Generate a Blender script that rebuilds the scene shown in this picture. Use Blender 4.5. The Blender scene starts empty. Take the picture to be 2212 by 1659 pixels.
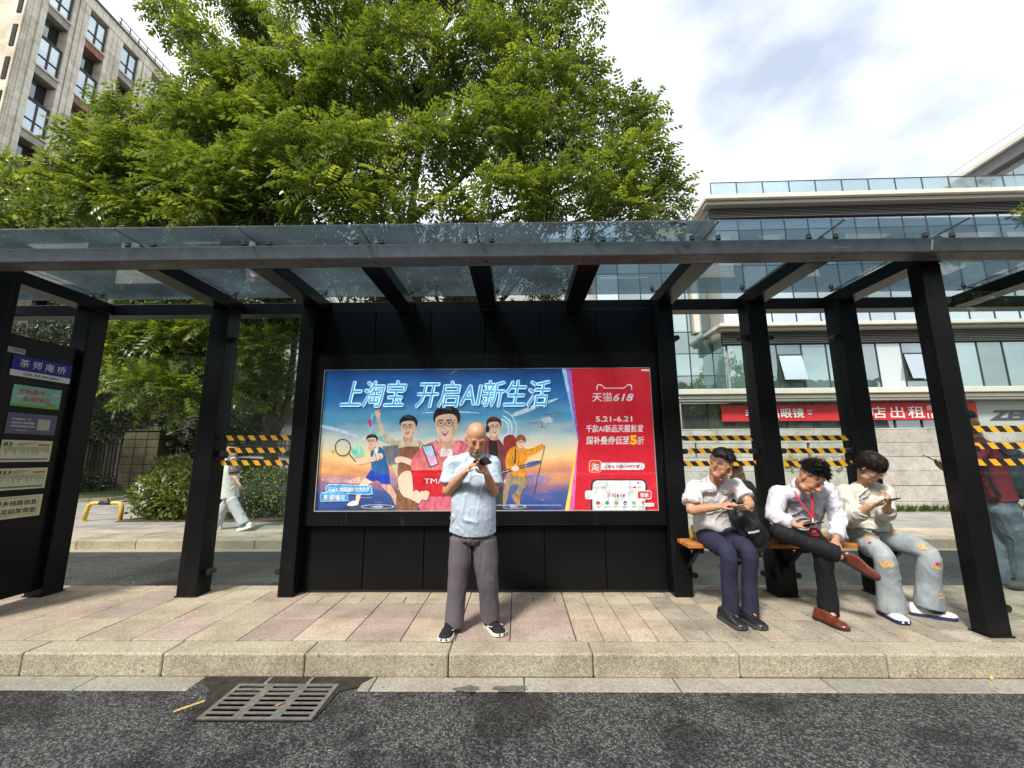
import bpy, bmesh, math, random
import numpy as np
from mathutils import Vector, Matrix, noise as mnoise
random.seed(7); rng = np.random.default_rng(7)
S = bpy.context.scene
COL = S.collection
R = math.radians
# ------------------------------------------------------------------ camera
HC = 1.42
PITCH, YAW, ROLL, FPX = .17179, -.014296, -.0048314, 889.4     # FPX: focal length in pixels of a 2212 px wide frame
def cam_axes():
    cp, sp = math.cos(PITCH), math.sin(PITCH); cy, sy = math.cos(YAW), math.sin(YAW)
    f = np.array([sy*cp, cy*cp, sp]); r = np.array([cy, -sy, 0.]); u = np.cross(r, f)
    c, s = math.cos(ROLL), math.sin(ROLL)
    return c*r+s*u, -s*r+c*u, f
AX, AU, AF = cam_axes()
cd = bpy.data.cameras.new('camera'); cam = bpy.data.objects.new('camera', cd); COL.objects.link(cam)
cam.matrix_world = Matrix(((AX[0], AU[0], -AF[0], 0), (AX[1], AU[1], -AF[1], 0), (AX[2], AU[2], -AF[2], HC), (0, 0, 0, 1)))
cd.sensor_width = 36; cd.lens = FPX/2212*36; cd.clip_start = .05; cd.clip_end = 1500
S.camera = cam
def P(u, v, Y):
    """photo pixel (2212 wide) at world depth Y -> world point"""
    d = AX*((u-1106)/FPX) - AU*((v-829.5)/FPX) + AF
    t = Y/d[1]
    return Vector((d[0]*t, Y, d[2]*t+HC))
# ------------------------------------------------------------------ light
SUN = Vector((-.32, -.58, .75)).normalized()
el = math.asin(SUN.z); az = math.atan2(SUN.x, SUN.y)
w = bpy.data.worlds.new('World'); S.world = w; w.use_nodes = True
nt = w.node_tree; nt.nodes.clear()
def N(nt, t, **k):
    n = nt.nodes.new(t)
    for a, b in k.items():
        if a.startswith('i_'): n.inputs[a[2:].replace('_', ' ')].default_value = b
        else: setattr(n, a, b)
    return n
sky = N(nt, 'ShaderNodeTexSky', sky_type='NISHITA', sun_disc=False, sun_elevation=el, sun_rotation=az, air_density=1.2, dust_density=2.5, ozone_density=1.0)
bg1 = N(nt, 'ShaderNodeBackground', i_Strength=.13); nt.links.new(sky.outputs[0], bg1.inputs[0])
tc = N(nt, 'ShaderNodeTexCoord'); mp = N(nt, 'ShaderNodeMapping'); mp.inputs['Scale'].default_value = (1, 1, 1.8); mp.inputs['Location'].default_value = (.35, .1, .2)
nz = N(nt, 'ShaderNodeTexNoise', i_Scale=1.7, i_Detail=6, i_Roughness=.55)
nt.links.new(tc.outputs['Generated'], mp.inputs[0]); nt.links.new(mp.outputs[0], nz.inputs['Vector'])
cr = N(nt, 'ShaderNodeValToRGB'); cr.color_ramp.elements[0].position = .40; cr.color_ramp.elements[0].color = (.72, .72, .72, 1); cr.color_ramp.elements[1].position = .56; cr.color_ramp.elements[1].color = (1, 1, 1, 1)
nt.links.new(nz.outputs[0], cr.inputs[0])
nz2 = N(nt, 'ShaderNodeTexNoise', i_Scale=2.4, i_Detail=6, i_Roughness=.5); nt.links.new(mp.outputs[0], nz2.inputs['Vector'])
cr2 = N(nt, 'ShaderNodeValToRGB'); cr2.color_ramp.elements[0].position = .38; cr2.color_ramp.elements[0].color = (.40, .44, .50, 1); cr2.color_ramp.elements[1].position = .60; cr2.color_ramp.elements[1].color = (.92, .94, .96, 1)
nt.links.new(nz2.outputs[0], cr2.inputs[0])
bg2 = N(nt, 'ShaderNodeBackground', i_Strength=.98); nt.links.new(cr2.outputs[0], bg2.inputs[0])
mx = N(nt, 'ShaderNodeMixShader'); nt.links.new(cr.outputs[0], mx.inputs[0]); nt.links.new(bg1.outputs[0], mx.inputs[1]); nt.links.new(bg2.outputs[0], mx.inputs[2])
wo = N(nt, 'ShaderNodeOutputWorld'); nt.links.new(mx.outputs[0], wo.inputs[0])
sl = bpy.data.lights.new('sun', 'SUN'); sl.energy = 2.6; sl.angle = R(10); sl.color = (1, .95, .86)
so = bpy.data.objects.new('sun', sl); COL.objects.link(so); so.location = (-10, -14, 30)
so.rotation_euler = SUN.to_track_quat('Z', 'Y').to_euler()
S.view_settings.view_transform = 'Standard'; S.view_settings.look = 'None'; S.view_settings.gamma = 1; S.view_settings.exposure = 1.0
S.view_settings.use_curve_mapping = False
S.cycles.max_bounces = 8; S.cycles.transparent_max_bounces = 24; S.cycles.glossy_bounces = 4; S.cycles.transmission_bounces = 6
S.cycles.caustics_reflective = False; S.cycles.caustics_refractive = False
try: S.cycles.use_denoising = True
except Exception: pass
# ------------------------------------------------------------------ materials
MATS = {}
def mat(name, col, rough=.6, metal=0, var=.0, vscale=4., bump=0., bscale=60., col2=None, spec=.5, rnd=0., coord='pos', detail=6, coat=0, emit=None, es=0, trans=0):
    """Principled with world-position noise variation in colour (var or col2), bump, and per-object random value (rnd)"""
    if name in MATS: return MATS[name]
    m = bpy.data.materials.new(name); m.use_nodes = True; t = m.node_tree; L = t.links.new
    b = t.nodes['Principled BSDF']; b.inputs['Roughness'].default_value = rough; b.inputs['Metallic'].default_value = metal
    b.inputs['Specular IOR Level'].default_value = spec; b.inputs['Base Color'].default_value = (*col, 1)
    if coat: b.inputs['Coat Weight'].default_value = coat
    if emit: b.inputs['Emission Color'].default_value = (*emit, 1); b.inputs['Emission Strength'].default_value = es
    g = N(t, 'ShaderNodeNewGeometry') if coord == 'pos' else N(t, 'ShaderNodeTexCoord')
    vec = g.outputs['Position'] if coord == 'pos' else g.outputs['Object']
    out = None
    if var or col2:
        n = N(t, 'ShaderNodeTexNoise', i_Scale=vscale, i_Detail=detail, i_Roughness=.6); L(vec, n.inputs['Vector'])
        r = N(t, 'ShaderNodeValToRGB'); e = r.color_ramp.elements
        e[0].position = .35; e[1].position = .65
        c2 = col2 if col2 else tuple(min(1, c*(1+var)) for c in col)
        c1 = col if col2 else tuple(c*(1-var) for c in col)
        e[0].color = (*c1, 1); e[1].color = (*c2, 1); L(n.outputs[0], r.inputs[0]); out = r.outputs[0]
    if rnd:
        oi = N(t, 'ShaderNodeObjectInfo'); h = N(t, 'ShaderNodeHueSaturation'); mr = N(t, 'ShaderNodeMapRange'); mr.inputs[3].default_value = 1-rnd; mr.inputs[4].default_value = 1+rnd
        L(oi.outputs['Random'], mr.inputs[0]); L(mr.outputs[0], h.inputs['Value'])
        if out: L(out, h.inputs['Color'])
        else: h.inputs['Color'].default_value = (*col, 1)
        out = h.outputs[0]
    if out: L(out, b.inputs['Base Color'])
    if bump:
        n2 = N(t, 'ShaderNodeTexNoise', i_Scale=bscale, i_Detail=5, i_Roughness=.65); L(vec, n2.inputs['Vector'])
        bp = N(t, 'ShaderNodeBump', i_Strength=bump, i_Distance=.01); L(n2.outputs[0], bp.inputs['Height']); L(bp.outputs[0], b.inputs['Normal'])
    MATS[name] = m; return m
def granite(name, base, speck, dark, sp=260., bump=.35, rnd=.10, stain=.75):
    """speckled stone with dirt patches"""
    m = bpy.data.materials.new(name); m.use_nodes = True; t = m.node_tree; L = t.links.new
    b = t.nodes['Principled BSDF']; b.inputs['Roughness'].default_value = .85; b.inputs['Specular IOR Level'].default_value = .3
    g = N(t, 'ShaderNodeNewGeometry'); pos = g.outputs['Position']
    n = N(t, 'ShaderNodeTexNoise', i_Scale=sp, i_Detail=2, i_Roughness=.8); L(pos, n.inputs['Vector'])
    r = N(t, 'ShaderNodeValToRGB'); e = r.color_ramp.elements; e[0].position = .40; e[1].position = .60; e[0].color = (*dark, 1); e[1].color = (*speck, 1)
    x = r.color_ramp.elements.new(.5); x.color = (*base, 1); L(n.outputs[0], r.inputs[0])
    n3 = N(t, 'ShaderNodeTexNoise', i_Scale=2.3, i_Detail=8, i_Roughness=.65); L(pos, n3.inputs['Vector'])
    r3 = N(t, 'ShaderNodeValToRGB'); e = r3.color_ramp.elements; e[0].position = .34; e[1].position = .56; e[0].color = (stain, stain*.97, stain*.92, 1); e[1].color = (1, 1, 1, 1); L(n3.outputs[0], r3.inputs[0])
    mm = N(t, 'ShaderNodeMixRGB', blend_type='MULTIPLY'); mm.inputs[0].default_value = 1; L(r.outputs[0], mm.inputs[1]); L(r3.outputs[0], mm.inputs[2])
    # dark chewing-gum / grime spots
    v = N(t, 'ShaderNodeTexVoronoi', i_Scale=5.5); L(pos, v.inputs['Vector'])
    r4 = N(t, 'ShaderNodeValToRGB'); e = r4.color_ramp.elements; e[0].position = .045; e[1].position = .085; e[0].color = (.35, .34, .33, 1); e[1].color = (1, 1, 1, 1); L(v.outputs['Distance'], r4.inputs[0])
    m2 = N(t, 'ShaderNodeMixRGB', blend_type='MULTIPLY'); m2.inputs[0].default_value = .75; L(mm.outputs[0], m2.inputs[1]); L(r4.outputs[0], m2.inputs[2])
    oi = N(t, 'ShaderNodeObjectInfo'); h = N(t, 'ShaderNodeHueSaturation'); mr = N(t, 'ShaderNodeMapRange'); mr.inputs[3].default_value = 1-rnd; mr.inputs[4].default_value = 1+rnd
    nm = N(t, 'ShaderNodeTexNoise', i_Scale=48., i_Detail=4, i_Roughness=.75); L(pos, nm.inputs['Vector'])
    rm = N(t, 'ShaderNodeValToRGB'); e = rm.color_ramp.elements; e[0].position = .36; e[1].position = .62; e[0].color = (.68, .67, .65, 1); e[1].color = (1.12, 1.12, 1.1, 1); L(nm.outputs[0], rm.inputs[0])
    m5 = N(t, 'ShaderNodeMixRGB', blend_type='MULTIPLY'); m5.inputs[0].default_value = .9; L(m2.outputs[0], m5.inputs[1]); L(rm.outputs[0], m5.inputs[2])
    L(oi.outputs['Random'], mr.inputs[0]); L(mr.outputs[0], h.inputs['Value']); L(m5.outputs[0], h.inputs['Color']); L(h.outputs[0], b.inputs['Base Color'])
    bp = N(t, 'ShaderNodeBump', i_Strength=bump, i_Distance=.006); L(n.outputs[0], bp.inputs['Height']); L(bp.outputs[0], b.inputs['Normal'])
    MATS[name] = m; return m
def asphalt(name, dk, lt, sc=95., patch=True):
    m = bpy.data.materials.new(name); m.use_nodes = True; t = m.node_tree; L = t.links.new
    b = t.nodes['Principled BSDF']; b.inputs['Specular IOR Level'].default_value = .45
    g = N(t, 'ShaderNodeNewGeometry'); pos = g.outputs['Position']
    wn = N(t, 'ShaderNodeTexNoise', i_Scale=sc*.8, i_Detail=2); L(pos, wn.inputs['Vector'])
    ad = N(t, 'ShaderNodeMixRGB', blend_type='ADD'); ad.inputs[0].default_value = .012; L(pos, ad.inputs[1]); L(wn.outputs['Color'], ad.inputs[2])
    v = N(t, 'ShaderNodeTexVoronoi', i_Scale=sc); L(ad.outputs[0], v.inputs['Vector'])
    sep = N(t, 'ShaderNodeSeparateColor'); L(v.outputs['Color'], sep.inputs[0])
    r = N(t, 'ShaderNodeValToRGB'); e = r.color_ramp.elements; e[0].position = .25; e[1].position = .85; e[0].color = (*dk, 1); e[1].color = (*lt, 1)
    y = r.color_ramp.elements.new(.990); y.color = tuple(min(1, c*1.15) for c in lt)+(1,); z = r.color_ramp.elements.new(.998); z.color = (.30, .30, .29, 1)
    L(sep.outputs[0], r.inputs[0])
    r2 = N(t, 'ShaderNodeValToRGB'); e = r2.color_ramp.elements; e[0].position = .25; e[1].position = .6; e[0].color = (1, 1, 1, 1); e[1].color = (.35, .35, .35, 1); L(v.outputs['Distance'], r2.inputs[0])
    m1 = N(t, 'ShaderNodeMixRGB', blend_type='MULTIPLY'); m1.inputs[0].default_value = 1; L(r.outputs[0], m1.inputs[1]); L(r2.outputs[0], m1.inputs[2])
    n3 = N(t, 'ShaderNodeTexNoise', i_Scale=1.9, i_Detail=7, i_Roughness=.65); L(pos, n3.inputs['Vector'])
    r3 = N(t, 'ShaderNodeValToRGB'); e = r3.color_ramp.elements; e[0].position = .40; e[1].position = .50; e[0].color = (.34, .34, .35, 1); e[1].color = (1, 1, 1, 1); L(n3.outputs[0], r3.inputs[0])
    m2 = N(t, 'ShaderNodeMixRGB', blend_type='MULTIPLY'); m2.inputs[0].default_value = .9 if patch else .4; L(m1.outputs[0], m2.inputs[1]); L(r3.outputs[0], m2.inputs[2])
    L(m2.outputs[0], b.inputs['Base Color'])
    mr = N(t, 'ShaderNodeMapRange'); mr.inputs[1].default_value = .3; mr.inputs[2].default_value = .6; mr.inputs[3].default_value = .42; mr.inputs[4].default_value = .8; L(n3.outputs[0], mr.inputs[0]); L(mr.outputs[0], b.inputs['Roughness'])
    bp = N(t, 'ShaderNodeBump', i_Strength=.9, i_Distance=.007, invert=True); L(v.outputs['Distance'], bp.inputs['Height']); L(bp.outputs[0], b.inputs['Normal'])
    MATS[name] = m; return m
def glass(name, tint, dust=.05, dustcol=(.7, .75, .75), refl=1., rough=.0, ior=1.5):
    m = bpy.data.materials.new(name); m.use_nodes = True; t = m.node_tree; L = t.links.new; t.nodes.clear()
    tr = N(t, 'ShaderNodeBsdfTransparent'); tr.inputs[0].default_value = (*tint, 1)
    gl = N(t, 'ShaderNodeBsdfGlossy'); gl.inputs['Roughness'].default_value = rough
    fr = N(t, 'ShaderNodeLayerWeight'); fr.inputs[0].default_value = .5
    pw = N(t, 'ShaderNodeMath', operation='POWER'); pw.inputs[1].default_value = 4.; L(fr.outputs['Facing'], pw.inputs[0])
    ml = N(t, 'ShaderNodeMath', operation='MULTIPLY_ADD', use_clamp=True); ml.inputs[1].default_value = .75*refl; ml.inputs[2].default_value = .035*refl; L(pw.outputs[0], ml.inputs[0])
    mx = N(t, 'ShaderNodeMixShader'); L(ml.outputs[0], mx.inputs[0]); L(tr.outputs[0], mx.inputs[1]); L(gl.outputs[0], mx.inputs[2])
    df0 = N(t, 'ShaderNodeBsdfDiffuse'); df0.inputs[0].default_value = (*dustcol, 1); tl_ = N(t, 'ShaderNodeBsdfTranslucent'); tl_.inputs[0].default_value = (*dustcol, 1)
    df = N(t, 'ShaderNodeMixShader'); df.inputs[0].default_value = .45; L(df0.outputs[0], df.inputs[1]); L(tl_.outputs[0], df.inputs[2])
    g = N(t, 'ShaderNodeNewGeometry'); n = N(t, 'ShaderNodeTexNoise', i_Scale=1.3, i_Detail=5, i_Roughness=.5); L(g.outputs['Position'], n.inputs['Vector'])
    mr = N(t, 'ShaderNodeMapRange'); mr.inputs[1].default_value = .3; mr.inputs[2].default_value = .7; mr.inputs[3].default_value = dust*.4; mr.inputs[4].default_value = dust*1.8; L(n.outputs[0], mr.inputs[0])
    m2 = N(t, 'ShaderNodeMixShader'); L(mr.outputs[0], m2.inputs[0]); L(mx.outputs[0], m2.inputs[1]); L(df.outputs[0], m2.inputs[2])
    o = N(t, 'ShaderNodeOutputMaterial'); L(m2.outputs[0], o.inputs[0])
    MATS[name] = m; return m
def leafmat(name, c1, c2, c3, tl=.35, rough=.42):
    m = bpy.data.materials.new(name); m.use_nodes = True; t = m.node_tree; L = t.links.new
    b = t.nodes['Principled BSDF']; b.inputs['Roughness'].default_value = rough; b.inputs['Specular IOR Level'].default_value = .55
    a = N(t, 'ShaderNodeAttribute', attribute_name='lv'); r = N(t, 'ShaderNodeValToRGB'); e = r.color_ramp.elements
    e[0].color = (*c1, 1); e[1].color = (*c3, 1); x = e.new(.55); x.color = (*c2, 1); L(a.outputs['Fac'], r.inputs[0]); L(r.outputs[0], b.inputs['Base Color'])
    tr = N(t, 'ShaderNodeBsdfTranslucent'); h = N(t, 'ShaderNodeMixRGB', blend_type='MULTIPLY'); h.inputs[0].default_value = 1; h.inputs[2].default_value = (1.9, 1.75, .7, 1); L(r.outputs[0], h.inputs[1]); L(h.outputs[0], tr.inputs[0])
    mx = N(t, 'ShaderNodeMixShader'); mx.inputs[0].default_value = tl; L(b.outputs[0], mx.inputs[1]); L(tr.outputs[0], mx.inputs[2]); L(mx.outputs[0], t.nodes['Material Output'].inputs[0])
    MATS[name] = m; return m
# ------------------------------------------------------------------ object helpers
WM = {}
def link(o, parent=None, loc=(0, 0, 0)):
    COL.objects.link(o); o.location = loc; WM[o.name] = Vector(loc)
    if parent is not None:
        o.parent = parent; o.matrix_parent_inverse = Matrix.Translation(-WM[parent.name])
    return o
def info(o, label=None, cat=None, group=None, kind=None):
    if label: o['label'] = label
    if cat: o['category'] = cat
    if group: o['group'] = group
    if kind: o['kind'] = kind
    return o
def thing(name, label, cat, loc=(0, 0, 0), group=None):
    o = bpy.data.objects.new(name, None); o.empty_display_size = .2; link(o, None, loc); return info(o, label, cat, group)
BC = {}
def boxmesh(name, sx, sy, sz, m, bev=.003, seg=1):
    k = (round(sx, 4), round(sy, 4), round(sz, 4), m.name, bev, seg)
    if k in BC: return BC[k]
    bm = bmesh.new(); bmesh.ops.create_cube(bm, size=1)
    for v in bm.verts: v.co = Vector((v.co.x*sx, v.co.y*sy, v.co.z*sz))
    if bev: bmesh.ops.bevel(bm, geom=bm.edges[:]+bm.verts[:], offset=min(bev, sx*.3, sy*.3, sz*.3), segments=seg, affect='EDGES', profile=.5)
    me = bpy.data.meshes.new(name); bm.to_mesh(me); bm.free(); me.materials.append(m); BC[k] = me; return me
def box(name, x0, x1, y0, y1, z0, z1, m, parent=None, bev=.003, seg=1):
    me = boxmesh(name, x1-x0, y1-y0, z1-z0, m, bev, seg)
    return link(bpy.data.objects.new(name, me), parent, ((x0+x1)/2, (y0+y1)/2, (z0+z1)/2))
class MB:
    """collects raw geometry for one mesh"""
    def __init__(s): s.v = []; s.f = []; s.mi = []; s.n = 0
    def add(s, vs, fs, mi=0):
        s.v += [tuple(v) for v in vs]; s.f += [tuple(i+s.n for i in f) for f in fs]; s.mi += [mi]*len(fs); s.n += len(vs)
    def box(s, x0, x1, y0, y1, z0, z1, mi=0):
        s.add([(x0, y0, z0), (x1, y0, z0), (x1, y1, z0), (x0, y1, z0), (x0, y0, z1), (x1, y0, z1), (x1, y1, z1), (x0, y1, z1)],
              [(0, 3, 2, 1), (4, 5, 6, 7), (0, 1, 5, 4), (1, 2, 6, 5), (2, 3, 7, 6), (3, 0, 4, 7)], mi)
    def tube(s, pts, rads, k=8, mi=0, cap=True):
        pts = [Vector(p) for p in pts]
        if not hasattr(rads, '__len__'): rads = [rads]*len(pts)
        vs = []; prev = None
        for i, p in enumerate(pts):
            d = (pts[min(i+1, len(pts)-1)]-pts[max(i-1, 0)]).normalized()
            if prev is None:
                a = Vector((0, 0, 1)) if abs(d.z) < .9 else Vector((1, 0, 0)); x = d.cross(a).normalized()
            else: x = (prev-d*prev.dot(d)).normalized()
            prev = x; y = d.cross(x)
            for j in range(k):
                t = 2*math.pi*j/k; vs.append(p+(x*math.cos(t)+y*math.sin(t))*rads[i])
        fs = [(i*k+j, i*k+(j+1) % k, (i+1)*k+(j+1) % k, (i+1)*k+j) for i in range(len(pts)-1) for j in range(k)]
        if cap: fs += [tuple(range(k))[::-1], tuple(range((len(pts)-1)*k, len(pts)*k))]
        s.add(vs, fs, mi)
    def poly(s, pts, mi=0): s.add(pts, [tuple(range(len(pts)))], mi)
    def build(s, name, mats, parent=None, smooth=False):
        me = bpy.data.meshes.new(name); me.from_pydata(s.v, [], s.f)
        for m in (mats if isinstance(mats, (list, tuple)) else [mats]): me.materials.append(m)
        me.polygons.foreach_set('material_index', s.mi)
        if smooth: me.polygons.foreach_set('use_smooth', [True]*len(me.polygons))
        me.update(); return link(bpy.data.objects.new(name, me), parent)
def tubeobj(name, pts, r, m, parent, k=8, smooth=True):
    b = MB(); b.tube(pts, r, k); return b.build(name, m, parent, smooth)
TXT = {}
def text(name, s, m, h, origin, ux=(1, 0, 0), uy=(0, 0, 1), parent=None, bold=0., shear=0., align='LEFT', width=None, depth=0.002, kern=1.0, ysc=1.):
    """flat lettering from the built-in font, h = height of a capital / han glyph"""
    c = bpy.data.curves.new(name, 'FONT'); c.body = s; c.size = 1; c.offset = bold; c.shear = shear; c.space_character = kern
    c.resolution_u = 2; c.extrude = depth/2/h; c.align_x = align
    t = bpy.data.objects.new(name+'_tmp', c); COL.objects.link(t)
    dg = bpy.context.evaluated_depsgraph_get(); me = bpy.data.meshes.new_from_object(t.evaluated_get(dg)); bpy.data.objects.remove(t); bpy.data.curves.remove(c)
    n = len(me.vertices); co = np.empty(n*3); me.vertices.foreach_get('co', co); co = co.reshape(-1, 3)*h
    co[:, 1] *= ysc
    if width and n:
        x0, x1 = co[:, 0].min(), co[:, 0].max(); co[:, 0] *= width/max(1e-6, x1-x0); 
        x0 = co[:, 0].min(); co[:, 0] -= x0 if align == 'LEFT' else 0
    ux = Vector(ux).normalized(); uy = Vector(uy).normalized(); nn = ux.cross(uy)
    M3 = np.array([ux, uy, nn]); out = co@M3 + np.array(origin)
    me.vertices.foreach_set('co', out.ravel()); me.materials.clear(); me.materials.append(m); me.update(); me.name = name
    return link(bpy.data.objects.new(name, me), parent)

# ------------------------------------------------------------------ base materials
PAINT = mat('black_paint', (.0055, .0058, .0068), .34, var=.25, vscale=3, bump=.03, bscale=14, spec=.22)
PANEL = mat('black_panel', (.0045, .0048, .0055), .28, var=.2, vscale=1.5, bump=.02, bscale=5, spec=.22)
BEAM = mat('grey_beam_paint', (.12, .118, .121), .5, var=.2, vscale=9, bump=.12, bscale=22)
METAL = mat('fitting_metal', (.16, .15, .14), .4, .8)
def addstreaks(m, col=(.035, .034, .032), lo=.60, hi=.74, sc=(7, 7, .55)):
    t = m.node_tree; L = t.links.new; b = t.nodes['Principled BSDF']; src = b.inputs['Base Color'].links[0].from_socket
    g = N(t, 'ShaderNodeNewGeometry'); a = N(t, 'ShaderNodeMapping'); a.inputs['Scale'].default_value = sc; L(g.outputs['Position'], a.inputs[0]); n = N(t, 'ShaderNodeTexNoise', i_Scale=2.2, i_Detail=8, i_Roughness=.7); L(a.outputs[0], n.inputs['Vector'])
    r = N(t, 'ShaderNodeMapRange'); r.inputs[1].default_value = lo; r.inputs[2].default_value = hi; L(n.outputs[0], r.inputs[0]); x = N(t, 'ShaderNodeMixRGB'); x.inputs[2].default_value = (*col, 1); L(r.outputs[0], x.inputs[0]); L(src, x.inputs[1]); L(x.outputs[0], b.inputs['Base Color'])
addstreaks(PAINT); addstreaks(PANEL, (.02, .019, .018), .58, .78, (3, 3, .8)); addstreaks(BEAM, (.30, .29, .27), .60, .72, (1.2, 6, 9))
RUBBER = mat('black_rubber', (.012, .012, .013), .5)
ROOFGLASS = glass('roof_glass', (.52, .62, .68), dust=.135, dustcol=(.33, .39, .42), refl=1.5)
WALLGLASS = glass('wall_glass', (.945, .98, .965), dust=.007, dustcol=(.5, .6, .55), refl=.8)
SEAL = mat('joint_sealant', (.30, .28, .25), .8, var=.3, vscale=30)
YEL = mat('tape_yellow', (.78, .40, .02), .5, var=.08, vscale=20); BLK = mat('tape_black', (.012, .011, .01), .5)
WOOD = mat('bench_wood', (.46, .17, .035), .45, var=.25, vscale=12, bump=.1, bscale=40, rnd=.12)
CUR = granite('kerb_granite', (.47, .42, .315), (.62, .565, .44), (.28, .245, .18), sp=150, bump=1., rnd=.06, stain=.72)
SLABB = granite('slab_beige', (.50, .42, .32), (.62, .54, .43), (.34, .28, .21), sp=150, bump=.7, stain=.72)
SLABP = granite('slab_pink', (.44, .35, .30), (.55, .45, .39), (.30, .235, .20), sp=150, bump=.7, stain=.72)
SLABG = granite('slab_small', (.40, .36, .29), (.52, .47, .39), (.26, .23, .18), sp=150, bump=.7, stain=.6, rnd=.16)
GUT = granite('gutter_stone', (.33, .31, .27), (.40, .38, .33), (.22, .21, .18), sp=300, bump=.3, stain=.8)
BED = mat('joint_mortar', (.05, .045, .04), .95, var=.3, vscale=20)
ASPH = asphalt('asphalt', (.030, .031, .032), (.17, .172, .168), sc=85.)
ASPH2 = asphalt('asphalt_far', (.045, .046, .046), (.12, .122, .12), sc=70, patch=False)
# ------------------------------------------------------------------ ground
RZ = -.16
b = MB(); b.add([(-600, -600, RZ-.42), (600, -600, RZ-.42), (600, 600, RZ-.42), (-600, 600, RZ-.42)], [(0, 1, 2, 3)])
info(b.build('ground', mat('far_ground', (.12, .12, .10), .95, var=.3, vscale=.3)), kind='structure')
def sheet(name, x0, x1, y0, y1, z, m, hole=None):
    b = MB()
    if hole:
        a0, a1, c0, c1 = hole
        for q in ((x0, a0, y0, y1), (a1, x1, y0, y1), (a0, a1, y0, c0), (a0, a1, c1, y1)):
            b.poly([(q[0], q[2], z), (q[1], q[2], z), (q[1], q[3], z), (q[0], q[3], z)])
    else: b.poly([(x0, y0, z), (x1, y0, z), (x1, y1, z), (x0, y1, z)])
    return info(b.build(name, m), kind='structure')
sheet('road', -60, 60, -14, 3.285, RZ, ASPH, hole=(-1.97, -1.265, 2.79, 3.18))
sheet('cycle_lane', -60, 60, 4.88, 7.30, RZ, ASPH2)
# near platform
pav = info(box('platform', -20, 20, 3.49, 4.70, RZ-.005, -.016, BED, bev=0), kind='structure')
kerb = info(box('kerb', -20, 20, 3.36, 3.489, RZ-.005, -.03, BED, bev=0), kind='structure')
for i in range(-6, 7):
    x0 = -.52+1.0515*i
    o = box('kerb_stone', x0+.003, x0+1.0485, 3.283, 3.497, RZ-.002, .0, CUR, kerb, bev=.014, seg=3)
    o.location.z += random.uniform(-.002, .002); o.location.y += random.uniform(-.002, .002)
def slab(x0, x1, y0, y1, m, parent=pav, g=.0036, name='paving_slab'):
    o = box(name, x0+g, x1-g, y0+g, y1-g, -.04, 0, m, parent, bev=.003)
    o.location.z += random.uniform(-.0022, .0015); o.rotation_euler = (random.uniform(-.003, .003), random.uniform(-.003, .003), 0)
    return o
rows = [3.502, 3.93, 4.345, 4.52]
W = .4285
for j in range(2):
    for i in range(-14, 1):
        x0 = -.076+W*i - (0 if i < 0 else 0); x1 = x0+W
        if i == 0: x1 = .44
        pk = random.random() < .45 or (i == 0)
        if (i, j) in ((-4, 1), (0, 0), (-7, 0), (-5, 0)): pk = True
        slab(x0, x1, rows[j], rows[j+1], SLABP if pk else SLABB)
for i in range(-28, 2):                       # narrow course in front of the cabinet
    x0 = -.076+.2142*i
    if i < -11: continue
    slab(x0, x0+.2142, 4.347, 4.52, SLABB)
slab(.3524, .442, 4.347, 4.52, SLABB)
for i in range(-14, -5): slab(-.076+W*i, -.076+W*(i+1), 4.347, 4.706, SLABB if i % 3 else SLABP)
for i in range(-5, 1): slab(-.076+W*i, -.076+W*(i+1) if i < 0 else .44, 4.524, 4.706, SLABB)
rr = [3.502, 3.717, 3.93, 4.12, 4.325, 4.52, 4.706]
for i in range(26):
    for j in range(6):
        x0 = .444+.2125*i
        slab(x0, x0+.2125, rr[j], rr[j+1], SLABB if (i < 4 or random.random() < .25) else SLABG, name='paving_block')
bk = info(box('back_kerb', -20, 20, 4.716, 4.80, RZ-.005, -.03, BED, bev=0), kind='structure')
for i in range(-7, 8): box('kerb_stone', -.9+1.05*i+.003, -.9+1.05*(i+1)-.003, 4.71, 4.885, RZ-.002, .0, SLABB if i < 2 else SLABG, bk, bev=.01, seg=2)
# gutter strip
gut = info(box('gutter', -20, 20, 3.10, 3.27, RZ-.02, RZ-.004, BED, bev=0), kind='structure')
for x0, x1 in [(-8.3, -7.25), (-7.25, -6.2), (-6.2, -5.15), (-5.15, -4.13), (-4.13, -3.08), (-3.08, -2.28), (-1.12, -1.03), (-1.03, .03), (.03, 1.09), (1.09, 2.14), (2.14, 3.19), (3.19, 4.24), (4.24, 5.3), (5.3, 6.35)]:
    box('gutter_stone', x0+.004, x1-.004, 3.105, 3.281, RZ-.05, RZ+.006, GUT, gut, bev=.004)
# wet silt round the drain, ragged outline
def blobpatch(name, cx, cy, rx, ry, z, m, n=40, amp=.18, seed=0, sq=2.):
    b = MB(); pts = []
    for i in range(n):
        t = 2*math.pi*i/n; c, s = math.cos(t), math.sin(t); q = (abs(c)**sq+abs(s)**sq)**(-1/sq)
        k = q*(1+amp*mnoise.noise(Vector((c*2+seed, s*2, seed*1.7))))
        pts.append((cx+rx*k*c, cy+ry*k*s, z))
    b.poly(pts); return b.build(name, m)
WET = mat('wet_silt', (.022, .019, .015), .5, var=.6, vscale=14, bump=.25, bscale=50)
from mathutils.geometry import tessellate_polygon
out_ = []; r_w = random.Random(4)
for (x, y) in ((-2.28, 3.279), (-1.06, 3.279)): pass
top = [(-1.06-1.22*k/12, 3.279) for k in range(13)]
lft = [(-2.26, 3.22), (-2.20, 3.17), (-2.13, 3.12), (-2.10, 3.05), (-2.06, 2.98), (-2.05, 2.90), (-2.03, 2.82), (-1.99, 2.765)]
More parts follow.
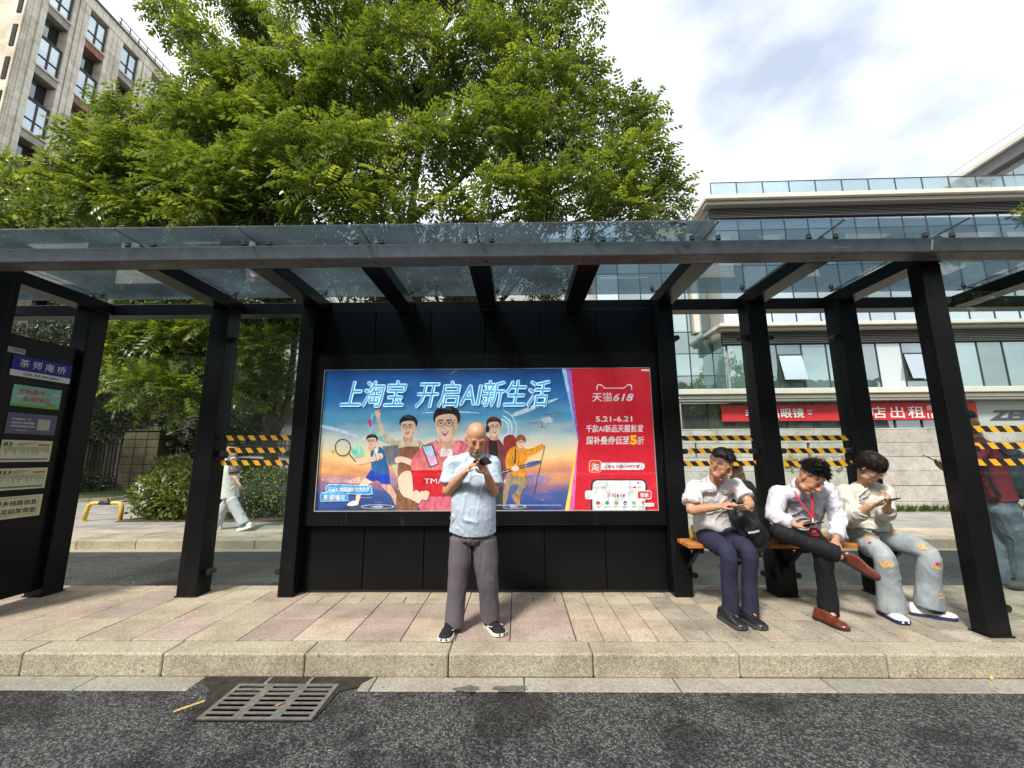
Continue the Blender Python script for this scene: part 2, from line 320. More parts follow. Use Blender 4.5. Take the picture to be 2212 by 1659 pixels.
bot = [(-1.8, 2.772), (-1.6, 2.768), (-1.4, 2.774), (-1.25, 2.77)]
rgt = [(-1.24, 2.9), (-1.235, 3.02), (-1.215, 3.10), (-1.16, 3.13), (-1.11, 3.15), (-1.12, 3.19), (-1.08, 3.23)]
outer = [Vector((x+.012*mnoise.noise(Vector((x*30, y*30, 0))), y+(.012*mnoise.noise(Vector((x*25, y*25, 5))) if y < 3.27 else 0), RZ+.0085)) for x, y in top+lft+bot+rgt]
inner = [Vector((x, y, RZ+.0085)) for x, y in ((-1.972, 2.783), (-1.263, 2.783), (-1.263, 3.18), (-1.972, 3.18))]
b = MB(); b.add(outer+inner, [tuple(f) for f in tessellate_polygon([[Vector((v.x, v.y, 0)) for v in outer], [Vector((v.x, v.y, 0)) for v in inner]])])
info(b.build('wet_patch', WET), kind='structure')
for i, (x, r) in enumerate([(-.36, .09), (-.07, .12)]): info(blobpatch('wet_patch', x, 3.13, r, .04, RZ+.0085, mat('damp_stone', (.12, .11, .09), .6, var=.3, vscale=20), amp=.5, seed=9+i), kind='structure')
GR = mat('grate_iron', (.15, .145, .13), .6, .15, var=.25, vscale=25, bump=.15, bscale=60)
gt = thing('drain_grate', 'grey cast iron drain grate with twenty one slots in the road by the kerb', 'drain grate', (-1.62, 2.98, RZ))
gx0, gx1, gy0, gy1 = -1.97, -1.265, 2.785, 3.178
b = MB(); zt = RZ+.012; zb = RZ+.007
slots = []
cw = (gx1-gx0)/3; rh = (gy1-gy0-.03)/7
xs = sorted([gx0]+[v for i in range(3) for v in (gx0+cw*i+.03, gx0+cw*(i+1)-.03)]+[gx1]); ys = sorted([gy0]+[v for j in range(7) for v in (gy0+.015+rh*j+.008, gy0+.015+rh*(j+1)-.012)]+[gy1])
for i in range(len(xs)-1):
    for j in range(len(ys)-1):
        if i % 2 == 1 and j % 2 == 1: continue
        b.box(xs[i], xs[i+1], ys[j], ys[j+1], zb, zt)
fr_ = b.build('grate_plate', GR, gt)
box('hinge', -1.80, -1.775, 3.178, 3.26, RZ-.01, RZ+.016, GR, gt); box('hinge', -1.50, -1.475, 3.178, 3.26, RZ-.01, RZ+.016, GR, gt)
info(box('drain_pit', gx0-.02, gx1+.02, gy0-.02, gy1+.02, RZ-.35, RZ-.20, mat('pit_dark', (.01, .01, .01), .9), bev=0), kind='structure')
FLEAF = mat('yellow_leaf', (.50, .40, .10), .6)
for n_, (x, y, z, a, lb_) in enumerate(((3.32, 3.262, RZ+.02, .6, 'small yellow fallen leaf in the gutter at the right'), (-1.55, 2.93, RZ+.0135, .2, 'tiny brown fallen leaf lying on the drain grate'))):
    b = MB(); c_ = Vector((x, y, z)); d_ = Vector((math.cos(a), math.sin(a), .1)); s_ = Vector((-math.sin(a), math.cos(a), .25))
    b.add([c_-d_*.03, c_+s_*.011, c_+d_*.035+Vector((0, 0, .008)), c_-s_*.011], [(0, 1, 2), (0, 2, 3)]); info(b.build('fallen_leaf', FLEAF if n_ == 0 else mat('brown_leaf', (.30, .12, .06), .7)), lb_, 'leaf')
# yellow paint stroke
b = MB(); L0 = Vector((-2.18, 2.87, RZ+.004)); L1 = Vector((-2.02, 3.04, RZ+.004)); dd = (L1-L0).normalized(); nn_ = Vector((-dd.y, dd.x, 0))*.014
pp = []; n = 14
for i in range(n+1): q = L0.lerp(L1, i/n); pp.append(q+nn_*(1+.5*mnoise.noise(q*90)))
for i in range(n, -1, -1): q = L0.lerp(L1, i/n); pp.append(q-nn_*(1+.5*mnoise.noise(q*70)))
b.poly(pp); info(b.build('road_marking', mat('yellow_road_paint', (.42, .31, .09), .7, var=.4, vscale=60)), 'worn scrap of yellow road paint beside the drain grate', 'road marking')
# far side
FARP = mat('far_paving', (.30, .285, .25), .85, var=.12, vscale=5, bump=.2, bscale=50)
def pavingmat():
    m = bpy.data.materials.new('far_paving_blocks'); m.use_nodes = True; t = m.node_tree; L = t.links.new; b = t.nodes['Principled BSDF']; b.inputs['Roughness'].default_value = .85
    g = N(t, 'ShaderNodeNewGeometry'); br = N(t, 'ShaderNodeTexBrick'); br.inputs['Scale'].default_value = 1; br.inputs['Brick Width'].default_value = .6; br.inputs['Row Height'].default_value = .3; br.inputs['Mortar Size'].default_value = .006
    br.inputs['Color1'].default_value = (.34, .32, .275, 1); br.inputs['Color2'].default_value = (.25, .245, .225, 1); br.inputs['Mortar'].default_value = (.10, .10, .09, 1); br.inputs['Bias'].default_value = .1
    L(g.outputs['Position'], br.inputs['Vector']); n = N(t, 'ShaderNodeTexNoise', i_Scale=2.5, i_Detail=8); L(g.outputs['Position'], n.inputs['Vector'])
    mm = N(t, 'ShaderNodeMixRGB', blend_type='OVERLAY'); mm.inputs[0].default_value = .55; L(br.outputs[0], mm.inputs[1]); L(n.outputs[0], mm.inputs[2]); L(mm.outputs[0], b.inputs['Base Color'])
    bp = N(t, 'ShaderNodeBump', i_Strength=.6, i_Distance=.01, invert=True); L(br.outputs['Fac'], bp.inputs['Height']); L(bp.outputs[0], b.inputs['Normal']); return m
FPB = pavingmat()
info(box('far_gutter', -40, 40, 7.24, 7.40, RZ-.01, RZ+.01, CUR, bev=0), kind='structure')
fk = info(box('far_kerb', -40, 40, 7.44, 7.52, RZ-.01, -.03, BED, bev=0), kind='structure')
for i in range(-13, 13): box('kerb_stone', -.4+1.04*i+.004, .64+1.04*i-.004, 7.40, 7.56, RZ-.01, .0, CUR, fk, bev=.015, seg=2)
fp = info(box('far_pavement', -60, 40, 7.562, 60, RZ-.01, -.003, FPB, bev=0), kind='structure')
# strip of larger slabs behind the far kerb that can be told apart
for i in range(-20, 22):
    for j, (a, c) in enumerate(((7.565, 7.86), (7.86, 8.16), (8.16, 8.46))):
        x0 = .6*i+(.3 if j % 2 else 0)
        if -4.4 < x0 < 3.6: continue
        slab(x0, x0+.6, a, c, SLABG if j != 2 else SLABB, fp, g=.004)
b = MB()
for k in range(12):    # planting bed soil edge
    pass
SOIL = mat('soil', (.07, .045, .03), .95, var=.4, vscale=12, bump=.4, bscale=30)
info(box('planting_bed', -9.0, 1.6, 9.42, 10.75, -.05, .02, SOIL, bev=.01), kind='structure')
GRASS = mat('lawn_green', (.035, .06, .015), .9, var=.35, vscale=8, bump=.5, bscale=60)
bed = MB(); cv = [(-13.2, 13.2), (-14.4, 13.5), (-15.3, 14.4), (-15.6, 16), (-15.4, 17.4)]
pts = [(-40, 13.0, .10), (-16, 13.0, .10)]+[(x, y, .10) for x, y in [(-14.6, 13.1), (-13.6, 13.9), (-13.2, 15.2), (-13.4, 18)]]+[(-13.4, 30, .10), (-40, 30, .10)]
bed.poly(pts)
info(bed.build('lawn', GRASS), kind='structure')
kb = [Vector(p) for p in pts[1:7]]
e = MB()
for a, c in zip(kb[:-1], kb[1:]):
    n_ = int((c-a).length/.6)+1
    for q in range(n_):
        p0 = a.lerp(c, q/n_); p1 = a.lerp(c, (q+1)/n_); d = (p1-p0).normalized(); s_ = Vector((d.y, -d.x, 0))*.10
        e.add([p0+s_*0-Vector((0, 0, .11)), p1-d*.01-Vector((0, 0, .11)), p1-d*.01+s_-Vector((0, 0, .11)), p0+s_-Vector((0, 0, .11)), p0+Vector((0, 0, .01)), p1-d*.01+Vector((0, 0, .01)), p1-d*.01+s_+Vector((0, 0, .01)), p0+s_+Vector((0, 0, .01))],
              [(0, 1, 2, 3), (4, 7, 6, 5), (0, 4, 5, 1), (1, 5, 6, 2), (2, 6, 7, 3), (3, 7, 4, 0)])
info(e.build('lawn_kerb', CUR), kind='structure')
# ------------------------------------------------------------------ bus shelter
sh = thing('bus_shelter', 'black steel bus shelter with a point-fixed glass roof on the raised platform', 'bus shelter', (-.6, 4.1, 0))
BZ0, BZ1 = 3.125, 3.262
def post(x0, x1, y0, y1, z1=BZ0):
    p = box('post', x0, x1, y0, y1, 0, z1, PAINT, sh, bev=.006)
    return p
for x0, x1 in ((-5.13, -4.935), (-3.535, -3.325), (2.61, 2.815), (3.62, 3.83)): post(x0, x1, 4.49, 4.70)
post(3.672, 3.850, 3.56, 3.70); post(-5.11, -4.905, 3.57, 3.775)
post(6.3, 6.5, 4.49, 4.70); post(6.3, 6.5, 3.56, 3.77)
fb = box('front_beam', -7.0, 7.0, 3.345, 3.525, BZ0, BZ1, BEAM, sh, bev=.012, seg=2)
box('weld_seam', -1.238, -1.228, 3.341, 3.35, BZ0+.01, BZ1-.008, BEAM, fb, bev=.002)
rb = box('rear_beam', -7.0, 7.0, 4.725, 4.90, BZ0, BZ1, PAINT, sh, bev=.006)
raf = [-6.5, -5.03, -3.43, -2.363, -1.339, -.343, .66, 1.685, 2.723, 3.745, 5.25, 6.5]
for x in raf: box('rafter', x-.10 if abs(x) < 6 else x-.1, x+.10, 3.528, 4.722, BZ0+.002, BZ1-.004, PAINT, sh, bev=.005)
ZG = 3.33
for i in range(len(raf)-1):
    a, c = raf[i]+.006, raf[i+1]-.006
    box('roof_glass_pane', a, c, 3.165, 4.735, ZG, ZG+.014, ROOFGLASS, sh, bev=.002)
for x in raf[1:-1]: box('joint_seal', x-.0055, x+.0055, 3.166, 4.734, ZG+.001, ZG+.012, SEAL, sh, bev=0)
for i, x in enumerate(raf[1:-1]):
    for y, dy in ((3.435, 1), (4.55, 1)):
        m = MB(); m.tube([(x, y, BZ1-.01), (x, y, ZG-.012)], .017, 10)
        for sx in (-1, 1):
            m.tube([(x, y, ZG-.03), (x+sx*.06, y, ZG-.036), (x+sx*.118, y, ZG-.036)], [.013, .012, .010], 7)
            m.tube([(x+sx*.118, y, ZG-.052), (x+sx*.118, y, ZG-.026)], .010, 8)
            m.tube([(x+sx*.118, y, ZG-.026), (x+sx*.118, y, ZG-.010), (x+sx*.118, y, ZG+.001)], [.018, .023, .018], 12)
            m.tube([(x+sx*.118, y, ZG+.013), (x+sx*.118, y, ZG+.020)], .021, 12)
        m.build('spider_fitting', METAL, sh, True)
for x in raf[1:-1]:
    for dx in (-.07, .07): tubeobj('bolt', [(x+dx, 3.43, BZ0-.006), (x+dx, 3.43, BZ0+.002)], .011, METAL, sh, 8, False)
for x0, x1, y in ((-3.535, -3.325, 4.49), (2.61, 2.815, 4.49), (3.62, 3.83, 4.49), (3.672, 3.850, 3.56), (-5.13, -4.935, 4.49)):
    bp0 = box('base_plate', x0-.012, x1+.012, y-.012, y+(.222 if y > 4 else .152), .0005, .012, PAINT, sh, bev=.003)
LEAFY = mat('dead_leaf', (.35, .22, .10), .8)
for x, y in ((1.32, 3.20), (1.42, 3.23)): blob = box('dead_leaf', x-.035, x+.03, y-.018, y+.02, ZG+.0145, ZG+.018, LEAFY, None, bev=0); info(blob, 'larger brown dead leaf on the glass roof edge' if x < 1.4 else 'smaller brown dead leaf behind the larger one on the glass roof edge', 'leaf', 'dead leaves on the shelter roof'); blob.rotation_euler.z = x*9
STAIN = mat('bird_dropping', (.55, .54, .48), .8)
o = box('stain', 3.57, 3.585, 3.3425, 3.344, BZ0+.02, BZ1-.02, STAIN, fb, bev=0); o.rotation_euler.y = .25
def hazardtape(parent, x0, x1, z0, z1, y, pitch=.125, phase=0.):
    b = MB(); h = z1-z0
    b.box(x0, x1, y-.0006, y-.0002, z0, z1, 0)
    x = x0-pitch+phase
    while x < x1:
        # yellow parallelogram leaning like a backslash
        q = [(x, z1), (x+pitch*.5, z1), (x+pitch*.5+h*.75, z0), (x+h*.75, z0)]
        # clip in x
        def clip(poly, c, keep_gt):
            out = []
            for i in range(len(poly)):
                a, d = poly[i], poly[(i+1) % len(poly)]
                ia = (a[0] >= c) if keep_gt else (a[0] <= c); idd = (d[0] >= c) if keep_gt else (d[0] <= c)
                if ia: out.append(a)
                if ia != idd:
                    t = (c-a[0])/(d[0]-a[0]); out.append((c, a[1]+(d[1]-a[1])*t))
            return out
        q = clip(clip(q, x0, True), x1, False) if q else q
        if len(q) > 2: b.poly([(px, y-.0012, pz) for px, pz in q][::-1], 1)
        x += pitch
    return b.build('hazard_tape', [BLK, YEL], parent)
def wallpane(x0, x1, y, z0, z1, tapes, ph=0., left=True, right=True):
    g = box('wall_glass_pane', x0, x1, y, y+.012, z0, z1, WALLGLASS, sh, bev=.002)
    for k, (a, c, xo, xe) in enumerate(tapes): hazardtape(g, x0+xo, x1-xe, a, c, y, phase=ph+.04*k)
    for side, on in ((-1, left), (1, right)):
        if not on: continue
        for z in (z0+.11, 1.455, z1-.095):
            xx = x0+.02 if side < 0 else x1-.02
            m = MB(); m.box(min(xx, xx+side*.10), max(xx, xx+side*.10), y-.028, y-.002, z-.026, z+.026)
            m.tube([(xx, y-.04, z), (xx, y+.05, z)], .030, 14)
            m.build('glass_clamp', RUBBER, g)
    return g
T = [(1.60, 1.655, 0, 0), (1.462, 1.517, .07, .07), (1.325, 1.38, 0, 0)]
wallpane(-3.30, -2.52, 4.60, .115, 2.85, T, .02)
wallpane(1.80, 2.585, 4.60, .078, 2.83, [(a-.03, c-.03, d, e) for a, c, d, e in T], .05)
wallpane(2.86, 3.635, 4.60, .075, 2.82, [(a-.035, c-.035, d, e) for a, c, d, e in T], .03)
wallpane(3.90, 6.2, 3.66, .08, 2.89, [(1.60, 1.655, 0, 0), (1.455, 1.51, .05, .07), (1.315, 1.37, 0, 0)], .06)
# ------------------------------------------------------------------ advertising cabinet
ac = thing('advertising_cabinet', 'wide black cabinet holding the lit shopping poster in the middle of the shelter', 'advertising cabinet', (-.37, 4.6, 0))
box('side_post', -2.478, -2.318, 4.48, 4.72, 0, BZ0-.003, PAINT, ac, bev=.006)
box('side_post', 1.572, 1.760, 4.48, 4.72, 0, BZ0-.003, PAINT, ac, bev=.006)
for i in range(6):
    x0 = -2.315+.6475*i; box('upper_panel', x0+.005, x0+.6475-.005, 4.63, 4.66, 2.58, BZ0-.012, PANEL, ac, bev=.003)
    box('lower_panel', x0+.005, x0+.6475-.005, 4.63, 4.66, .035, .668, PANEL, ac, bev=.003)
box('backing', -2.315, 1.57, 4.664, 4.72, .03, BZ0-.01, RUBBER, ac, bev=0)
box('top_rail', -2.315, 1.57, 4.565, 4.628, 2.395, 2.565, PAINT, ac, bev=.005)
box('bottom_rail', -2.315, 1.57, 4.565, 4.628, .682, .832, PAINT, ac, bev=.005)
box('frame_side', -2.315, -2.205, 4.566, 4.627, .834, 2.393, PAINT, ac, bev=.005)
box('frame_side', 1.492, 1.57, 4.566, 4.627, .834, 2.393, PAINT, ac, bev=.005)
box('plinth', -2.31, 1.565, 4.64, 4.70, .002, .03, RUBBER, ac, bev=0)
# ------------------------------------------------------------------ bench
bn = thing('bench', 'wooden slat bench on black brackets between the shelter posts', 'bench', (2.6, 4.3, 0))
for a, c in ((4.12, 4.20), (4.22, 4.30), (4.32, 4.40)): box('slat', 1.60, 3.72, a, c, .545, .585, WOOD, bn, bev=.006, seg=2)
for x in (1.72, 2.71, 3.66):
    m = MB(); m.box(x-.03, x+.03, 4.13, 4.49, .50, .543); m.add([(x-.02, 4.20, .50), (x+.02, 4.20, .50), (x+.02, 4.49, .26), (x-.02, 4.49, .26), (x-.02, 4.26, .50), (x+.02, 4.26, .50), (x+.02, 4.49, .32), (x-.02, 4.49, .32)],
                                                        [(0, 1, 2, 3), (4, 7, 6, 5), (0, 3, 7, 4), (1, 5, 6, 2)])
    m.box(x-.04, x+.04, 4.47, 4.489, .22, .50); m.build('bracket', PAINT, bn)
rs = thing('rear_bench', 'narrow wooden ledge seat on the lane side of the shelter glass', 'bench', (2.2, 4.85, 0))
for a, c in ((4.74, 4.82), (4.84, 4.92)): box('slat', 1.85, 3.55, a, c, .505, .545, WOOD, rs, bev=.006)
for x in (2.71,): box('bracket', x-.03, x+.03, 4.71, 4.93, .40, .50, PAINT, rs)
# ------------------------------------------------------------------ stop sign board
sb = thing('stop_sign_board', 'tall black bus stop board with blue station name and yellow route plates', 'sign board', (-5.05, 4.15, 0))
BX = -5.0
box('board', BX-.10, BX, 3.80, 4.487, .07, 2.637, PANEL, sb, bev=.004)
box('seam_strip', BX, BX+.002, 3.80, 4.487, .762, .767, RUBBER, sb, bev=0)
box('seam_strip', BX, BX+.002, 3.80, 4.487, 2.176, 2.181, RUBBER, sb, bev=0)
def paint(name, c, rough=.45, **k): return mat(name, c, rough, **k)
def yz(name, y0, y1, z0, z1, m, off, parent, th=.0015):
    return box(name, BX+off, BX+off+th, y0, y1, z0, z1, m, parent, bev=0)
NAVY = paint('sign_navy', (.012, .012, .22)); WHT = paint('sign_white', (.72, .72, .70)); INK = paint('ink_black', (.02, .02, .02)); GREY = paint('ink_grey', (.12, .12, .14))
pl = yz('station_plate', 3.892, 4.44, 2.286, 2.432, NAVY, .002, sb, .008); yz('white_band', 3.892, 4.44, 2.226, 2.2855, WHT, .002, pl, .008)
UY = dict(ux=(0, 1, 0), uy=(0, 0, 1))
for i, ch in enumerate('茶师庵桥'): text('lettering', ch, WHT, .088, (BX+.0125, 3.952+.113*i, 2.327), parent=pl, bold=.004, **UY)
text('lettering', '（永  向）', GREY, .022, (BX+.0125, 4.165, 2.297), parent=pl, align='CENTER', **UY)
text('lettering', 'CHA SHI AN QIAO', GREY, .040, (BX+.0125, 4.165, 2.243), parent=pl, align='CENTER', bold=.012, **UY)
st = yz('sticker', 3.842, 3.989, 2.447, 2.502, paint('sticker_grey', (.40, .40, .38)), .003, sb)
for k in range(2): yz('print_line', 3.89, 3.98, 2.482-.014*k, 2.490-.014*k, GREY, .0048, st, .0006)
GP = mat('poster_green', (.20, .45, .36), .5, col2=(.26, .50, .40), vscale=9)
gp = yz('courtesy_plate', 3.946, 4.382, 1.93, 2.142, GP, .002, sb, .006)
yz('grass_print', 3.946, 4.382, 1.93, 1.958, paint('grass_print', (.18, .42, .05)), .0082, gp, .0006)
b = MB()
for (y, z, r) in ((4.02, 2.03, .02), (4.33, 2.08, .022), (4.10, 2.10, .012)):
    b.poly([(BX+.0085, y+r*1.6*math.cos(t), z+r*.45*math.sin(t)) for t in np.linspace(0, 6.28, 13)[:-1]])
b.build('cloud_print', paint('cloud_print', (.5, .68, .62)), gp)
RED = paint('sign_red', (.62, .03, .015))
text('lettering', '文明乘车', RED, .058, (BX+.009, 3.985, 2.062), parent=gp, bold=.004, **UY, shear=.15, width=.25)
text('lettering', '有序排队', RED, .058, (BX+.009, 4.035, 1.985), parent=gp, bold=.004, **UY, shear=.15, width=.25)
b = MB()
for q in range(5): b.poly([(BX+.0086, 4.26+.02*q, 1.955), (BX+.0086, 4.275+.02*q, 1.955), (BX+.0086, 4.275+.02*q, 1.978), (BX+.0086, 4.26+.02*q, 1.985)])
b.build('bridge_print', paint('bridge_print', (.25, .18, .08)), gp)
pp_ = yz('app_plate', 3.946, 4.384, 1.656, 1.863, paint('plate_purple', (.11, .09, .17)), .002, sb, .006)
for k, s in enumerate(('打开微信扫一扫', '查询本站 停靠线路', '实时位置和发车时刻')):
    text('lettering', s, WHT, .024, (BX+.009, 3.985, 1.793-.035*k), parent=pp_, width=.20 if k else .16, bold=.0, **UY)
yz('print_line', 4.03, 4.13, 1.690, 1.694, WHT, .0086, pp_, .0006)
yz('blank_code_square', 4.21, 4.325, 1.702, 1.815, paint('code_square', (.42, .42, .33)), .0086, pp_, .0006)
PLATE = mat('plate_yellow', (.62, .60, .38), .5, var=.06, vscale=8)
BLUE = paint('print_blue', (.10, .18, .25))
def routeplate(z0, z1, num):
    p = yz('route_plate', 3.944, 4.382, z0, z1, PLATE, .002, sb, .006); o = .0085
    text('lettering', num, INK, .052, (BX+.009, 3.958, z1-.058), parent=p, bold=.02, shear=.1, width=.036*len(num), **UY)
    for k in range(4): yz('print_line', 4.075, 4.075+(.15, .12, .09, .05)[k], z1-.030-.009*k, z1-.026-.009*k, GREY, o, p, .0006)
    yz('print_line', 4.255, 4.36, z1-.052, z1-.036, paint('print_red', (.42, .06, .04)), o, p, .0006)
    b = MB(); r_ = random.Random(num)
    for c in range(26):
        y = 3.972+.0152*c
        for k in range(r_.randint(3, 6)):
            z = z1-.075-.0135*k; b.poly([(BX+.0088, y, z), (BX+.0088, y+.008, z), (BX+.0088, y+.008, z+.009), (BX+.0088, y, z+.009)])
    q = b.build('stop_list_print', GREY, p); q['kind'] = 'stuff'
    yz('print_band', 3.948, 4.36, z0+.018, z0+.034, BLUE, o, p, .0006)
routeplate(1.380, 1.594, '83'); routeplate(1.108, 1.318, '353')
p = yz('notice_plate', 3.944, 4.382, .832, 1.044, PLATE, .002, sb, .006)
for a in ((3.952, 4.350, 1.022, 1.025), (3.952, 4.350, .858, .861), (4.347, 4.350, .858, 1.025)): yz('print_line', *a, GREY, .0086, p, .0006)
text('lettering', '更多线路信息', INK, .054, (BX+.009, 3.985, .957), parent=p, bold=.01, width=.35, **UY)
text('lettering', '请见站架背面', INK, .054, (BX+.009, 3.985, .878), parent=p, bold=.01, width=.35, **UY)
# ------------------------------------------------------------------ far things: barrier, wall, buildings, fence, car
hb = thing('hoop_barrier', 'yellow hoop barrier with a black band on the far pavement', 'barrier', (-9.43, 9.58, 0))
YP = mat('barrier_yellow', (.62, .42, .05), .5, var=.2, vscale=20, bump=.1)
pts = [(-9.86, 9.58, 0), (-9.82, 9.58, .26), (-9.80, 9.58, .34), (-9.74, 9.58, .385), (-9.64, 9.58, .395), (-9.40, 9.58, .395), (-9.16, 9.58, .395), (-9.09, 9.58, .385), (-9.04, 9.58, .34), (-9.03, 9.58, .26), (-9.03, 9.58, 0)]
tubeobj('hoop', pts, .042, YP, hb, 12); tubeobj('black_band', [(-9.56, 9.58, .395), (-9.28, 9.58, .395)], .0435, BLK, hb, 12)
for x in (-9.86, -9.03): tubeobj('foot_plate', [(x, 9.58, 0), (x, 9.58, .012)], .075, YP, hb, 12)
# stone wall
WSTONE = granite('wall_stone', (.52, .50, .46), (.60, .58, .54), (.40, .39, .36), sp=60, bump=.35, rnd=.09, stain=.72)
wl = thing('stone_wall', 'low pale stone block wall with gold letters along the far pavement', 'wall', (8, 10.9, 0))
zr = [0, .22, .62, .98, 1.34, 1.70, 2.04]
for j in range(6):
    for i in range(13):
        x0 = 1.7+1.45*i+(.6 if j % 2 else 0)+random.uniform(-.04, .04)
        L_ = 1.45
        o = box('stone', x0+.004, x0+L_-.004, 10.86+random.uniform(-.008, .008), 11.1, zr[j]+.004, zr[j+1]-.003, WSTONE, wl, bev=.006)
box('coping', 1.7, 21.2, 10.87, 11.25, 2.043, 2.075, WSTONE, wl, bev=.01)
box('wall_core', 1.72, 21, 10.95, 11.2, -.02, 2.03, BED, wl, bev=0)
GOLD = mat('gold_letters', (.42, .32, .10), .45, .5, var=.2, vscale=30)
for ch, x in (('中', 6.78), ('京', 7.46), ('大', 8.10)): text('wall_letter', ch, GOLD, .42, (x, 10.835, 1.02), parent=wl, bold=.02, depth=.03)
# weeds at the foot of the wall
def leafcards(name, pts, nrm, size, m, parent=None, aspect=2.2, jitter=.8, kind='stuff', lv=None, droop=0.):
    """scatter of small folded leaf cards: pts (n,3), nrm (n,3)"""
    n = len(pts); d = nrm+rng.normal(0, jitter, (n, 3)); d[:, 2] -= droop; d /= np.linalg.norm(d, axis=1)[:, None]+1e-9
    a = rng.normal(0, 1, (n, 3)); s = np.cross(d, a); s /= np.linalg.norm(s, axis=1)[:, None]+1e-9; u = np.cross(s, d)
    L_ = size*rng.uniform(.6, 1.3, n)[:, None]; w_ = L_/aspect/2
    v = np.stack([pts, pts+d*L_*.5+s*w_-u*w_*.35, pts+d*L_, pts+d*L_*.5-s*w_-u*w_*.35], 1).reshape(-1, 3)
    idx = np.arange(n)*4; f = np.stack([idx, idx+1, idx+2, idx, idx+2, idx+3], 1).ravel()
    if lv is None: lv = rng.random(n)
    return rawmesh(name, v, f, np.repeat(lv, 4), m, parent, kind)
def rawmesh(name, v, f, lv, m, parent=None, kind=None):
    me = bpy.data.meshes.new(name); nv = len(v); nf = len(f)//3
    me.vertices.add(nv); me.vertices.foreach_set('co', np.asarray(v, dtype=np.float32).ravel())
    me.loops.add(len(f)); me.loops.foreach_set('vertex_index', np.asarray(f, dtype=np.int32))
    me.polygons.add(nf); me.polygons.foreach_set('loop_start', np.arange(nf, dtype=np.int32)*3)
    try: me.polygons.foreach_set('loop_total', np.full(nf, 3, dtype=np.int32))
    except Exception: pass
    me.update(calc_edges=True)
    at = me.attributes.new('lv', 'FLOAT', 'POINT'); at.data.foreach_set('value', np.asarray(lv, dtype=np.float32))
    me.materials.append(m); o = link(bpy.data.objects.new(name, me), parent)
    if kind: o['kind'] = kind
    return o
LF_WEED = leafmat('weed_leaves', (.03, .05, .01), (.07, .11, .02), (.16, .15, .05))
n = 1500; px = rng.uniform(6.5, 13.5, n); hh = np.clip(np.sin(px*2.1)*.5+np.sin(px*5)*.3+.45, .1, 1)
pts = np.stack([px, rng.uniform(10.70, 10.86, n), np.zeros(n)], 1)
wd = leafcards('weeds', pts, np.tile([0, -.2, 1.], (n, 1)), .17, LF_WEED, None, aspect=7, jitter=.4); 
info(wd, 'strip of grass and weeds at the foot of the stone wall', 'weeds', kind='stuff')
# office building
GF = mat('facade_glass', (.30, .42, .42), .05, .0, var=.25, vscale=.35, spec=1.0, rnd=.16)
def facadeglass(name, base, refl, rnd=.15):
    m = bpy.data.materials.new(name); m.use_nodes = True; t = m.node_tree; L = t.links.new; b = t.nodes['Principled BSDF']
    b.inputs['Base Color'].default_value = (*base, 1); b.inputs['Roughness'].default_value = .5; b.inputs['Specular IOR Level'].default_value = .2
    oi = N(t, 'ShaderNodeObjectInfo'); h = N(t, 'ShaderNodeHueSaturation'); h.inputs['Color'].default_value = (*base, 1); mr = N(t, 'ShaderNodeMapRange'); mr.inputs[3].default_value = 1-rnd*2; mr.inputs[4].default_value = 1+rnd*2
    L(oi.outputs['Random'], mr.inputs[0]); L(mr.outputs[0], h.inputs['Value']); L(h.outputs[0], b.inputs['Base Color'])
    gl = N(t, 'ShaderNodeBsdfGlossy'); gl.inputs['Roughness'].default_value = .015; gl.inputs[0].default_value = (.86, .97, .98, 1)
    g = N(t, 'ShaderNodeNewGeometry'); n = N(t, 'ShaderNodeTexNoise', i_Scale=1.1, i_Detail=2); L(g.outputs['Position'], n.inputs['Vector']); bp = N(t, 'ShaderNodeBump', i_Strength=.10, i_Distance=.05); L(n.outputs[0], bp.inputs['Height']); L(bp.outputs[0], gl.inputs['Normal'])
    fr = N(t, 'ShaderNodeFresnel'); fr.inputs[0].default_value = 1.6; ad = N(t, 'ShaderNodeMath', operation='ADD', use_clamp=True); ad.inputs[1].default_value = refl; L(fr.outputs[0], ad.inputs[0])
    mx = N(t, 'ShaderNodeMixShader'); L(ad.outputs[0], mx.inputs[0]); L(b.outputs[0], mx.inputs[1]); L(gl.outputs[0], mx.inputs[2]); L(mx.outputs[0], t.nodes['Material Output'].inputs[0]); MATS[name] = m; return m
FG = facadeglass('curtain_glass', (.10, .165, .165), .30); FGD = facadeglass('dark_glass', (.05, .06, .055), .16); FGB = facadeglass('blue_pane', (.30, .34, .40), .42)
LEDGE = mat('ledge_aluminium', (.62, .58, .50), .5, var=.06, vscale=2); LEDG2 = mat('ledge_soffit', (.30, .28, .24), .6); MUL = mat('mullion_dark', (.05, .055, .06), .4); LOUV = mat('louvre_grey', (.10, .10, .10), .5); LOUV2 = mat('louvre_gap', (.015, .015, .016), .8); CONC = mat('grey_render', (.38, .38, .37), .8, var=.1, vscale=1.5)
ob = thing('office_building', 'large glass fronted office building with pale ledges behind the stone wall', 'building', (10, 20, 0))
ob.rotation_euler.z = -.020
_T = Matrix.Translation(Vector((10, 20, 0))) @ Matrix.Rotation(-.020, 4, 'Z') @ Matrix.Translation(-Vector((10, 20, 0)))
def obx(name, x0, x1, y0, y1, z0, z1, m, bev=.01, parent=None, cut=False):
    o = box(name, x0, x1, y0, y1, z0, z1, m, None, bev); base = o.matrix_basis.copy()
    o.parent = parent or ob
    if parent is None: o.matrix_parent_inverse = Matrix.Translation(-Vector((10, 20, 0)))
    else: o.matrix_parent_inverse = Matrix.Translation(-parent.location)
    return o
XR = 40.; XL = 10.25
obx('wall', XL+.2, XR, 20.25, 32, 0, 14.2, CONC, 0); obx('wall', -16, XL+.1, 21.6, 32, 0, 13.6, CONC, 0)
